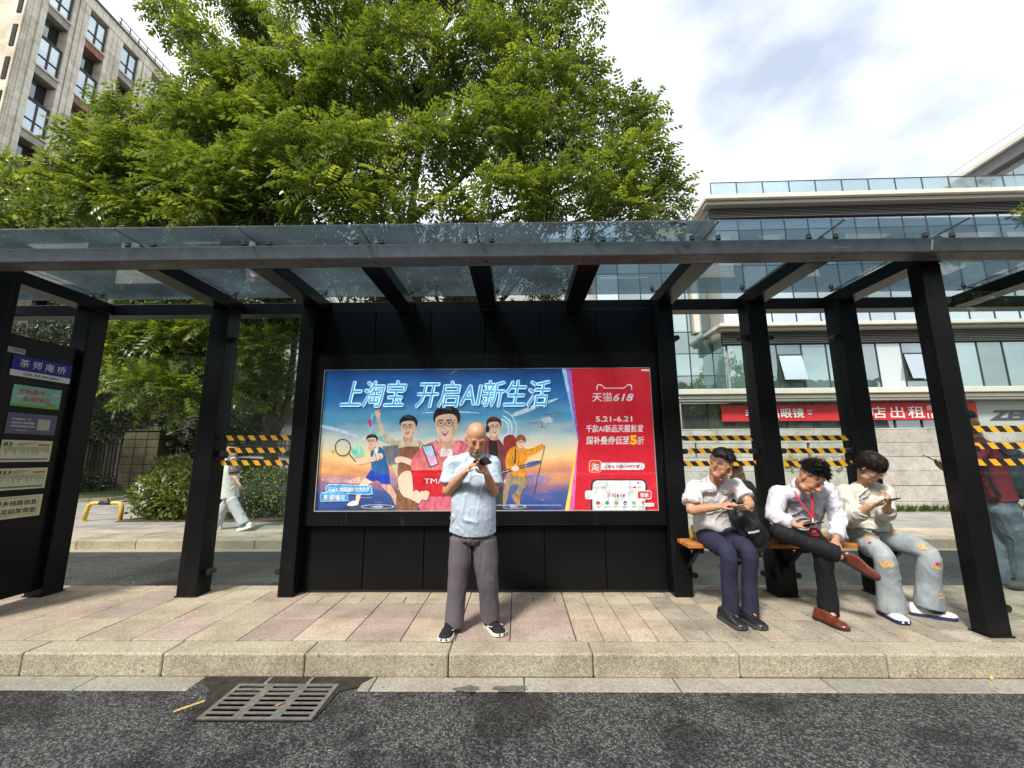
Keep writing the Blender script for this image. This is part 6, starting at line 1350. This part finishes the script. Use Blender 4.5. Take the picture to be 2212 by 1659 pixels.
# ---- 1 standing elderly man
LB = cloth('light_blue_polo', (.47, .56, .67), var=.12); GT_ = cloth('grey_trousers', (.115, .10, .112), .75, var=.10, bs=300); SNK = cloth('black_knit_shoe', (.015, .015, .017), .8, bs=400); SOLEW = mat('white_sole', (.72, .72, .70), .6)
J = dict(root=(-.38, 3.62, 0), H=P(1028.5, 948, 3.57), F=(.24, -.80, -.42), neck=P(1026, 983, 3.67), shR=P(978, 1000, 3.66), shL=P(1062, 1000, 3.66), elR=P(966, 1062, 3.62), elL=P(1067, 1064, 3.62), wrR=P(1006, 1020, 3.40), wrL=P(1050, 1020, 3.40),
         pel=P(1022, 1150, 3.68), waist=P(1022, 1100, 3.635), chest=P(1021, 1035, 3.655), yoke=P(1022, 1000, 3.67), hem=P(1021.5, 1147, 3.67), waistband=P(1021.5, 1140, 3.68), 
         hipR=P(998, 1165, 3.68), hipL=P(1046, 1165, 3.68), knR=P(989, 1250, 3.66), knL=P(1053, 1250, 3.68), anR=P(981.5, 1345, 3.66), anL=P(1058, 1334, 3.75), toeR=P(968, 1380, 3.52), toeL=P(1090, 1368, 3.62))
J['handR'] = ((P(1023, 999, 3.36)-J['wrR']), Vector((.35, .30, -.85)), (.50, .62, .7, .75), -1); J['handL'] = ((P(1040, 1004, 3.37)-J['wrL']), Vector((-.2, -.55, .6)), (.48, .48, .5, .55), -1)
J['hemlegR'] = P(980.5, 1352, 3.66); J['hemlegL'] = P(1059.5, 1337, 3.74)
man, _ = person('person', 'bald elderly man in a light blue polo standing at the kerb with his phone', J,
    dict(skin=(.58, .31, .18), old=True, hs=1.13, shirt=LB, torso=([.196, .192, .186, .160, .075], [.135, .135, .125, .10, .065]), slv=.72, slv_up=True, sr=(.078, .080), wr=.0105, wf=8, wd=(1, 1, .7), seed=2,
         collar=True, trousers=GT_, wb=.162, leg=[.102, .098, .083, .075, .080], twr=.008, twf=7, twd=(2.2, 2.2, .35), jaw=1.05))
for k, pos, fw in (('R', G_ := Vector((P(975, 1362, 3.72).x, 3.735, .0)), Vector((-.06, -1, 0))), ('L', Vector((-.275, 3.80, 0)), Vector((.48, -.88, 0)))): shoe('shoe', man, pos, fw, (0, 0, 1), SNK, SOLEW, .285, 1.1, 1., laces=SNK, mark=SOLEW)
phone('black phone in the hands of the standing bald man', P(1042, 998, 3.335), (.25, .60, .75), (.55, -.2, .35), PHB, .076, .15)
# ---- seated men
def seated(name, label, J, st): return person(name, label, J, st)
WHP = cloth('white_polo', (.62, .60, .61)); NAVYT = cloth('navy_trousers', (.022, .023, .048), .75, var=.12, bs=300); BLKS = mat('black_leather_shoe', (.014, .014, .016), .38, bump=.1, bscale=90); SOLEK = mat('dark_sole', (.05, .05, .05), .8)
J = dict(root=(1.85, 4.0, 0), H=P(1557, 1004, 3.95), F=(.50, -.62, -.52), neck=P(1546, 1040, 4.07), shR=P(1502, 1052, 4.12), shL=P(1590, 1051, 4.12), elR=P(1492, 1102, 4.02), elL=P(1619, 1087, 3.98), wrR=P(1553, 1095, 3.86), wrL=P(1612, 1097, 3.88),
         pel=P(1540, 1150, 4.24), waist=P(1537, 1110, 4.23), chest=P(1543, 1068, 4.16), yoke=P(1545, 1050, 4.13), hem=P(1541, 1146, 4.23), waistband=P(1541, 1138, 4.23), 
         hipR=P(1524, 1156, 4.20), hipL=P(1562, 1154, 4.20), knR=P(1572, 1196, 3.86), knL=P(1617, 1192, 3.86), anR=P(1579, 1326, 3.90), anL=P(1619, 1322, 3.90), toeR=P(1604, 1352, 3.72), toeL=P(1645, 1352, 3.72))
J['hemlegR'] = P(1581, 1334, 3.90); J['hemlegL'] = P(1621, 1330, 3.90)
J['handR'] = ((P(1578, 1086, 3.82)-J['wrR']), Vector((.1, .3, -.9)), (.35, .42, .5, .6), -1); J['handL'] = ((P(1590, 1100, 3.82)-J['wrL']), Vector((-.1, -.3, .9)), (.35, .38, .4, .45), -1)
m1, _ = person('person', 'seated man in white polo shirt and navy trousers beside the poster cabinet', J,
    dict(skin=(.52, .28, .17), hs=1.13, shirt=WHP, torso=([.185, .178, .185, .165, .075], [.13, .125, .125, .10, .06]), slv=.70, slv_up=True, sr=(.074, .078), wr=.011, wf=9, seed=7, collar=True, trousers=NAVYT, wb=.165, leg=[.096, .086, .071, .064, .069], twr=.006, twf=8, hair='crop', hairmat=HAIRB,
         hairc=(.06, .045, .04), fade=lambda x, y, z: ((z > .012) & (y < .035) | (z > .05) & (y < .07), .75)))
shoe('shoe', m1, G1 if False else Vector((1.775, 3.965, 0)), Vector((.20, -1, 0)), (0, 0, 1), BLKS, SOLEK, .30, 1.1, 1.05, laces=SOLEK); shoe('shoe', m1, Vector((1.935, 3.965, 0)), Vector((.22, -1, 0)), (0, 0, 1), BLKS, SOLEK, .30, 1.1, 1.05, laces=SOLEK)
b = MB(); q = P(1573, 1056.5, 3.975); b.box(q.x-.02, q.x+.02, q.y-.035, q.y-.02, q.z-.006, q.z+.006); b.build('chest_logo', mat('logo_red', (.45, .06, .08), .7), m1)
phone('gold phone held by the seated man in the white polo shirt', P(1597, 1092, 3.80), (-.15, .30, .95), (.95, .2, .1), GOLDP, .072, .15)
WHS = cloth('white_shirt', (.60, .585, .66)); BLKT = cloth('black_trousers', (.010, .010, .012), .7, bs=300); BRN = mat('brown_leather', (.13, .028, .016), .28, var=.35, vscale=18, bump=.25, bscale=40, spec=.6); BRS = mat('brown_sole', (.03, .015, .01), .5); CORD = mat('lace_brown', (.22, .12, .07), .8)
J = dict(root=(2.55, 4.0, 0), H=P(1751, 1034, 3.84), F=(.26, -.66, -.58), roll=-.28, neck=P(1729, 1050, 3.99), shR=P(1684, 1064, 4.10), shL=P(1785, 1058, 4.06), elR=P(1673, 1113, 4.02), elL=P(1810, 1116, 3.98), wrR=P(1719, 1134, 3.84), wrL=P(1806, 1167, 3.80),
         pel=P(1715, 1148, 4.24), waist=P(1725, 1120, 4.21), chest=P(1735, 1082, 4.12), yoke=P(1733, 1062, 4.07), hem=P(1720, 1142, 4.22), waistband=P(1718, 1138, 4.22),
         hipR=P(1698, 1152, 4.22), hipL=P(1745, 1152, 4.20), knR=P(1686, 1150, 3.92), knL=P(1775, 1192, 3.84), anR=P(1800, 1192, 3.74), anL=P(1790, 1318, 3.90), toeR=P(1850, 1225, 3.70), toeL=P(1815, 1355, 3.70))
J['handR'] = ((P(1742, 1137, 3.79)-J['wrR']), Vector((.1, -.5, .8)), (.35, .38, .4, .45), -1); J['handL'] = ((P(1799, 1198, 3.70)-J['wrL']), Vector((.05, .85, -.3)), (.16, .2, .24, .3), 1)
J['hemlegR'] = P(1811, 1197, 3.745); J['hemlegL'] = P(1791, 1326, 3.90)
m2, M2 = person('person', 'seated man in white dress shirt with red lanyard and one leg crossed', J,
    dict(skin=(.50, .26, .16), hs=1.13, shirt=WHS, torso=([.185, .19, .20, .175, .075], [.14, .135, .13, .11, .06]), slv=.86, slv_up=False, sr=(.080, .062), wr=.012, wf=10, seed=12, collar=True, trousers=BLKT, wb=.165, leg=[.099, .092, .076, .069, .074], twr=.006, hair='spiky', hairmat=HAIRB,
         hairc=(.03, .025, .022), fade=lambda x, y, z: ((z > .015) & (y < .025), .8)))
shoe('shoe', m2, Vector((2.60, 3.955, 0)), Vector((.20, -1, 0)), (0, 0, 1), BRN, BRS, .30, .95, .95, laces=CORD)
shoe('shoe', m2, P(1810, 1204, 3.76), P(1866, 1230, 3.72)-P(1810, 1199, 3.78), (.35, -.62, .70), BRN, BRS, .30, .95, .95, laces=CORD)
LAN = mat('lanyard_red', (.62, .01, .035), .55)
def strip(name, pts, w, m, parent, th=.0015, sd=Vector((1, 0, 0))):
    b = MB(); pts = [Vector(p) for p in pts]; vs = []
    for i, p in enumerate(pts):
        d = pts[min(i+1, len(pts)-1)]-pts[max(i-1, 0)]; s = perp(d, sd)*w/2; n = d.normalized().cross(s.normalized())*th
        vs += [p-s-n, p+s-n, p+s+n, p-s+n]
    n_ = len(pts); b.add(vs, [(i*4+j, i*4+(j+1) % 4, (i+1)*4+(j+1) % 4, (i+1)*4+j) for i in range(n_-1) for j in range(4)]+[(3, 2, 1, 0), (n_*4-4, n_*4-3, n_*4-2, n_*4-1)]); return b.build(name, m, parent)
ln = strip('lanyard', [P(1716, 1061, 3.915), P(1726, 1080, 3.88), P(1742, 1100, 3.85), P(1755, 1119, 3.83)], .014, LAN, m2); strip('lanyard', [P(1754, 1068, 3.86), P(1755, 1095, 3.84), P(1756, 1119, 3.83)], .018, LAN, m2)
bd = MB(); q = P(1758, 1149, 3.80); bd.box(q.x-.035, q.x+.035, q.y-.003, q.y+.003, q.z-.03, q.z+.035); bdo = bd.build('badge', mat('badge_red', (.65, .015, .05), .4), m2); box('badge_print', q.x-.015, q.x+.015, q.y-.0045, q.y-.0035, q.z-.005, q.z+.015, WHT, bdo, bev=0); strip('badge_clip', [P(1755.5, 1119, 3.83), P(1757, 1141, 3.805)], .010, WHT, m2)
phone('dark phone held low in one hand by the man with the lanyard', P(1757, 1131, 3.755), (-.1, .25, .95), (.95, .1, -.05), PHB, .076, .155)
CRM = cloth('cream_henley', (.60, .585, .52)); DEN = mat('pale_denim', (.19, .225, .255), .85, col2=(.40, .435, .45), vscale=5, bump=.2, bscale=300)
J = dict(root=(3.2, 4.05, 0), H=P(1880, 1010, 4.0), F=(.34, -.66, -.52), neck=P(1869, 1046, 4.11), shR=P(1825, 1064, 4.14), shL=P(1909, 1062, 4.14), elR=P(1846, 1113, 4.02), elL=P(1914, 1108, 4.00), wrR=P(1882, 1093, 3.86), wrL=P(1918, 1095, 3.86),
         pel=P(1870, 1148, 4.26), waist=P(1868, 1115, 4.25), chest=P(1868, 1080, 4.18), yoke=P(1868, 1060, 4.15), hem=P(1873, 1144, 4.24), waistband=P(1872, 1138, 4.24),
         hipR=P(1856, 1156, 4.22), hipL=P(1894, 1150, 4.22), knR=P(1910, 1205, 3.92), knL=P(2003, 1196, 3.96), anR=P(1926, 1310, 3.98), anL=P(2006, 1306, 3.97), toeR=P(1918, 1330, 3.86), toeL=P(2060, 1335, 3.88))
J['hemlegR'] = P(1928, 1318, 3.97); J['hemlegL'] = P(2008, 1312, 3.97)
J['handR'] = ((P(1904, 1088, 3.82)-J['wrR']), Vector((.1, .2, .9)), (.30, .34, .38, .45), 1); J['handL'] = ((P(1921, 1083, 3.83)-J['wrL']), Vector((-.5, -.2, .8)), (.5, .55, .6, .6), -1)
m3, M3_ = person('person', 'seated young man in cream long sleeved top and patched pale jeans', J,
    dict(skin=(.55, .32, .21), hs=1.10, shirt=CRM, torso=([.215, .195, .19, .17, .075], [.15, .135, .13, .105, .06]), slv=.22, slv_up=False, sr=(.082, .066), wr=.013, wf=8, seed=21, trousers=DEN, wb=.165, leg=[.100, .092, .082, .088, .108], twr=.009, twf=7, twd=(1.2, 1.2, .8), hair='mop', hairmat=HAIRBR))
WLT = mat('white_leather', (.74, .73, .71), .45, bump=.1, bscale=60); NSO = mat('navy_sole', (.02, .03, .10), .6)
shoe('shoe', m3, Vector((3.275, 4.08, 0)), Vector((-.12, -1, 0)), (0, 0, 1), WLT, NSO, .29, 1.15, 1.05, laces=WLT); shoe('shoe', m3, Vector((3.505, 4.05, 0)), Vector((.86, -.52, 0)), (0, 0, 1), WLT, NSO, .31, 1.1, 1.05, laces=WLT, mark=NSO)
phone('black phone held level by the young man in the cream top', P(1922, 1080, 3.81), (-.12, .35, .93), (.97, .15, .10), PHB, .075, .155)
PATCH = mat('tan_patch', (.52, .33, .14), .8, var=.3, vscale=60); REDP = mat('red_patch', (.45, .02, .03), .8)
for i, (u_, v_, Y_, r_, mm) in enumerate(((1876, 1158, 4.06, .032, PATCH), (1895, 1161, 4.02, .02, PATCH), (1926, 1149, 4.05, .035, PATCH), (1995, 1182, 3.88, .035, PATCH), (1917, 1219, 3.80, .045, PATCH), (2028, 1225, 3.87, .035, PATCH), (2027, 1219, 3.855, .020, REDP), (2038, 1287, 3.86, .035, PATCH), (1878, 1172, 4.0, .012, REDP))):
    c = P(u_, v_, Y_); dirv = (Vector((0, 0, HC))-c).normalized()
    # drop the patch onto the trouser surface
    tr_ = [o for o in m3.children if o.name.startswith('trousers')][0]
    hit, loc, nor, _ix = tr_.ray_cast(tr_.matrix_world.inverted() @ Vector((0, 0, HC)), (c-Vector((0, 0, HC))).normalized()) if False else (False, None, None, None)
    bm_ = MB(); s_ = perp(dirv, Vector((1, 0, 0))); w_ = dirv.cross(s_); pts = []
    J_patch = c
    from mathutils.bvhtree import BVHTree
    if i == 0:
        me_ = tr_.data; BV = BVHTree.FromPolygons([v.co.copy() for v in me_.vertices], [tuple(p.vertices) for p in me_.polygons])
    for a in range(16):
        t_ = a/16*6.283; k_ = 1+.22*mnoise.noise(Vector((math.cos(t_)*1.6+i*3, math.sin(t_)*1.6, i)))*2; p_ = c+s_*math.cos(t_)*r_*k_*1.15+w_*math.sin(t_)*r_*k_*.7
        h_ = BV.ray_cast(Vector((0, 0, HC)), (p_-Vector((0, 0, HC))).normalized())
        if h_[0] is not None: pts.append(h_[0]+dirv*.004)
    h_ = BV.ray_cast(Vector((0, 0, HC)), (c-Vector((0, 0, HC))).normalized())
    if h_[0] is not None and len(pts) > 5:
        cc_ = h_[0]+dirv*.006; bm_.add(pts+[cc_], [(j, (j+1) % len(pts), len(pts)) for j in range(len(pts))]); bm_.build('patch', mm, m3, True)
# buttons and glasses
bt = MB()
for v_ in (1053, 1062): q = P(1868, v_, 4.0); bt.tube([q, q+Vector((0, -.004, 0))], .006, 8)
bt.build('button', BLK, m3)
GLS = mat('glasses_wire', (.55, .5, .45), .3, .7); gb = MB(); Hc = J['H']
def hq(x, y, z): return Hc+M3_ @ (Vector((x, y, z))*1.10)
for e in (-1, 1):
    gb.tube([hq(e*.032+.024*math.cos(t), .098, .0+.019*math.sin(t)-.004) for t in np.linspace(0, 6.283, 17)], .0016, 5); gb.tube([hq(e*.056, .096, 0), hq(e*.082, .0, .005)], .0015, 5)
gb.tube([hq(-.008, .100, 0), hq(.008, .100, 0)], .0015, 5); gb.build('glasses', GLS, m3)
# ---- backpack of the first seated man
BPK = mat('black_nylon', (.012, .012, .014), .55, bump=.3, bscale=25, var=.3); b = MB()
loft(b, [P(1584, 1092, 4.10), P(1600, 1115, 4.07), P(1618, 1140, 4.05), P(1642, 1168, 4.05)], [.06, .10, .125, .12], [.05, .075, .085, .08], side=Vector((1, 0, -.3)), k=18)
loft(b, [P(1600, 1112, 4.0), P(1622, 1140, 3.98), P(1636, 1162, 3.98)], [.045, .07, .07], [.03, .04, .04], side=Vector((1, 0, -.3)))
bp = thing('backpack', 'black backpack leaning on the bench between the first two seated men', 'backpack', (2.15, 4.05, .585)); remesh('bag', b, .008, BPK, bp, 2, wr=.010, wf=9, seed=4)
strip('reflective_strip', [P(1616, 1151, 3.905), P(1628, 1149.5, 3.90), P(1640, 1146.5, 3.91)], .016, mat('reflective_grey', (.5, .5, .48), .4), bp, sd=Vector((0, 0, 1)))
strip('shoulder_strap', [P(1588, 1088, 4.02), P(1580, 1108, 4.0), P(1590, 1135, 3.98), P(1610, 1160, 3.97)], .05, BPK, bp); tubeobj('zip', [P(1606, 1108, 3.94), P(1628, 1128, 3.93), P(1648, 1152, 3.95)], .004, METAL, bp, 6)
dk = thing('drink_bottle', 'small yellow drink bottle half hidden behind the first seated man', 'bottle', tuple(zz(P(1492, 1162, 4.3), .585))); q = zz(P(1493, 1160, 4.30), .585); tubeobj('bottle_body', [q+V3(.03, .04, 0), q+V3(.03, .04, .09), q+V3(.03, .04, .11), q+V3(.03, .04, .125)], [.028, .028, .014, .013], mat('bottle_yellow', (.62, .55, .12), .3), dk, 14); tubeobj('cap', [q+V3(.03, .04, .12), q+V3(.03, .04, .138)], .015, WHT, dk, 12)
# ---- person in dark clothes behind the glass, seen from behind
DRK = cloth('charcoal_tshirt', (.035, .037, .040)); J = dict(root=(2.25, 4.95, 0), H=P(1590, 1021, 4.98), F=(-.75, -.1, -.55), neck=P(1600, 1040, 5.02), shR=P(1606, 1055, 4.90), shL=P(1602, 1055, 5.16), elR=P(1622, 1100, 4.90), elL=P(1590, 1100, 5.2), wrR=P(1590, 1108, 4.92), wrL=P(1570, 1108, 5.15),
         pel=P(1625, 1135, 5.02), waist=P(1624, 1110, 5.02), chest=P(1614, 1072, 5.02), yoke=P(1606, 1052, 5.02), hem=P(1625, 1128, 5.02), waistband=P(1625, 1124, 5.02), hipR=P(1622, 1140, 4.95), hipL=P(1622, 1140, 5.1), knR=P(1572, 1148, 4.95), knL=P(1572, 1148, 5.12), anR=P(1625, 1200, 4.98), anL=P(1590, 1215, 5.2), toeR=P(1600, 1208, 4.98), toeL=P(1560, 1225, 5.2))
J['handR'] = (V3(-1, 0, .2), V3(0, 0, 1), (.4,)*4, 1); J['handL'] = (V3(-1, 0, .2), V3(0, 0, 1), (.4,)*4, -1)
m4, _ = person('person', 'person in a charcoal shirt sitting bent forward on the lane side of the glass', J, dict(skin=(.45, .25, .16), hs=1.05, vox=.009, shirt=DRK, torso=([.16, .16, .18, .16, .07], [.13, .125, .13, .11, .06]), slv=.7, slv_up=True, sr=(.08, .08), seed=31, trousers=BLKT, wb=.15, leg=[.1, .09, .075, .065, .06], hair='crop', hairmat=HAIRB))
shoe('shoe', m4, P(1646, 1207, 5.0), V3(-1, -.1, -.1), (0, 0, 1), BLKS, SOLEW, .27); shoe('shoe', m4, P(1600, 1222, 5.2), V3(-1, -.1, -.1), (0, 0, 1), BLKS, SOLEW, .27)
# ---- walker on the far pavement
GRT = cloth('pale_grey_tshirt', (.66, .66, .62)); TAU = cloth('taupe_sleeve', (.15, .12, .11)); LGT = cloth('pale_grey_trousers', (.46, .49, .51), .8); Yw = 8.35
J = dict(root=(-5.6, 8.35, 0), H=P(501, 972, Yw), F=(-1, .05, -.12), neck=P(504, 988, Yw), shR=P(505, 998, Yw-.17), shL=P(500, 998, Yw+.17), elR=P(506, 1028, Yw-.22), elL=P(482, 1025, Yw+.2), wrR=P(515, 1043, Yw-.26), wrL=P(468, 1032, Yw+.2),
         pel=P(497, 1073, Yw), waist=P(497, 1050, Yw), chest=P(500, 1015, Yw), yoke=P(502, 998, Yw), hem=P(497, 1076, Yw), waistband=P(497, 1064, Yw), hipR=P(500, 1080, Yw-.09), hipL=P(496, 1080, Yw+.09), knR=P(513, 1105, Yw-.1), knL=P(478, 1107, Yw+.1), anR=P(527, 1132, Yw-.1), anL=P(466, 1138, Yw+.1), toeR=P(538, 1140, Yw-.1), toeL=P(452, 1142, Yw+.1))
J['handR'] = (P(522, 1050, Yw-.28)-J['wrR'], V3(-1, 0, 0), (.35,)*4, 1); J['handL'] = (V3(-.5, 0, -.6), V3(1, 0, 0), (.35,)*4, -1)
m5, _ = person('person', 'person in a grey T-shirt with dark sleeves walking left on the far pavement', J, dict(skin=(.55, .33, .22), hs=1.1, vox=.010, shirt=GRT, torso=([.15, .145, .155, .14, .065], [.155, .15, .15, .12, .06]), slv=.75, slv_up=True, sr=(.085, .085), wr=.006, seed=41, trousers=LGT, wb=.14, leg=[.10, .098, .092, .092, .10], hair='crop', hairmat=HAIRB))
b = MB(); 
for k in 'RL': sleeve(b, J['sh'+k]+V3(0, 0, .008), J['el'+k], J['wr'+k], .8, .089, .091, V3(1, 0, 0))
loft(b, [J['neck']+V3(0, 0, .0), J['yoke']-V3(0, 0, .02)], [.09, .16], [.09, .12], side=V3(0, 1, 0)); remesh('sleeves', b, .010, TAU, m5, 2, wr=.004, seed=3)
shoe('shoe', m5, P(520, 1146, Yw-.1)+V3(0, 0, .0), V3(1, 0, 0) if False else V3(-1, 0, -.35), (0, 0, 1), WLT, SOLEW, .0001) if False else None
shoe('shoe', m5, P(545, 1139, Yw-.1), V3(-1, 0, -.30), (-.3, 0, 1), WLT, SOLEW, .30, 1.1, 1.1); shoe('shoe', m5, P(478, 1143, Yw+.1), V3(-1, 0, 0), (0, 0, 1), WLT, SOLEW, .30, 1.1, 1.1)
# ---- man with backpack at the right
MRN = cloth('maroon_tshirt', (.17, .025, .04)); JEA = mat('blue_jeans', (.065, .095, .13), .85, col2=(.17, .215, .265), vscale=5, bump=.2, bscale=200); Yb = 4.82
J = dict(root=(5.2, Yb, 0), H=P(2092, 915, Yb), F=(-.85, -.1, -.45), neck=P(2110, 948, Yb), shR=P(2120, 965, Yb-.17), shL=P(2108, 965, Yb+.17), elR=P(2085, 1012, Yb-.22), elL=P(2070, 1015, Yb+.2), wrR=P(2052, 1020, Yb-.12), wrL=P(2072, 1045, Yb+.15),
         pel=P(2162, 1092, Yb), waist=P(2150, 1050, Yb), chest=P(2132, 1000, Yb), yoke=P(2118, 968, Yb), hem=P(2160, 1082, Yb), waistband=P(2160, 1078, Yb), hipR=P(2172, 1102, Yb-.1), hipL=P(2152, 1102, Yb+.1), knR=P(2196, 1175, Yb-.08), knL=P(2160, 1178, Yb+.05), anR=P(2210, 1250, Yb-.05), anL=P(2166, 1258, Yb+.08), toeR=P(2190, 1268, Yb-.05), toeL=P(2150, 1268, Yb+.08))
J['handR'] = (P(2026, 1004, Yb-.12)-J['wrR'], V3(.45, -.1, 1), (.30, .32, .34, .36), 1); J['handL'] = (V3(-.3, 0, -1), V3(1, 0, 0), (.4,)*4, -1)
m6, _ = person('person', 'man in a maroon T-shirt and blue jeans standing behind the glass at the right edge', J, dict(skin=(.48, .27, .17), hs=1.1, vox=.0065, hsz=1.1, shirt=MRN, torso=([.165, .165, .18, .16, .07], [.14, .14, .14, .115, .06]), slv=.7, slv_up=True, sr=(.085, .085), wr=.008, seed=51, trousers=JEA, wb=.16, leg=[.115, .105, .088, .082, .086], twr=.009, hair='crop', hairmat=HAIRB))
KHK = mat('khaki_shoe', (.10, .09, .07), .8); shoe('shoe', m6, P(2232, 1268, Yb-.05), V3(-1, -.15, 0), (0, 0, 1), KHK, SOLEK, .31, 1.1, 1.05); shoe('shoe', m6, P(2182, 1268, Yb+.08), V3(-1, -.1, 0), (0, 0, 1), KHK, SOLEK, .31, 1.1, 1.05)
phone('black phone held out in front of the man in the maroon T-shirt', P(2014, 992, Yb-.13), (.45, -.35, .9), (-.9, 0, .42), PHB)
NBP = mat('navy_backpack_cloth', (.018, .032, .045), .6, bump=.3, bscale=20, var=.3); b = MB()
loft(b, [P(2168, 975, Yb-.02), P(2182, 1000, Yb-.02), P(2190, 1030, Yb-.02), P(2192, 1055, Yb-.02)], [.10, .17, .19, .16], [.13, .17, .18, .16], side=V3(1, 0, -.2), k=18)
bp2 = thing('backpack', 'dark navy backpack worn by the man in the maroon T-shirt', 'backpack', (5.6, Yb, 1.1)); remesh('bag', b, .010, NBP, bp2, 2, wr=.012, wf=7, seed=6)
strip('shoulder_strap', [P(2150, 965, Yb-.10), P(2128, 968, Yb-.20), P(2126, 1000, Yb-.19), P(2140, 1045, Yb-.17), P(2160, 1075, Yb-.14)], .05, BPK, bp2)
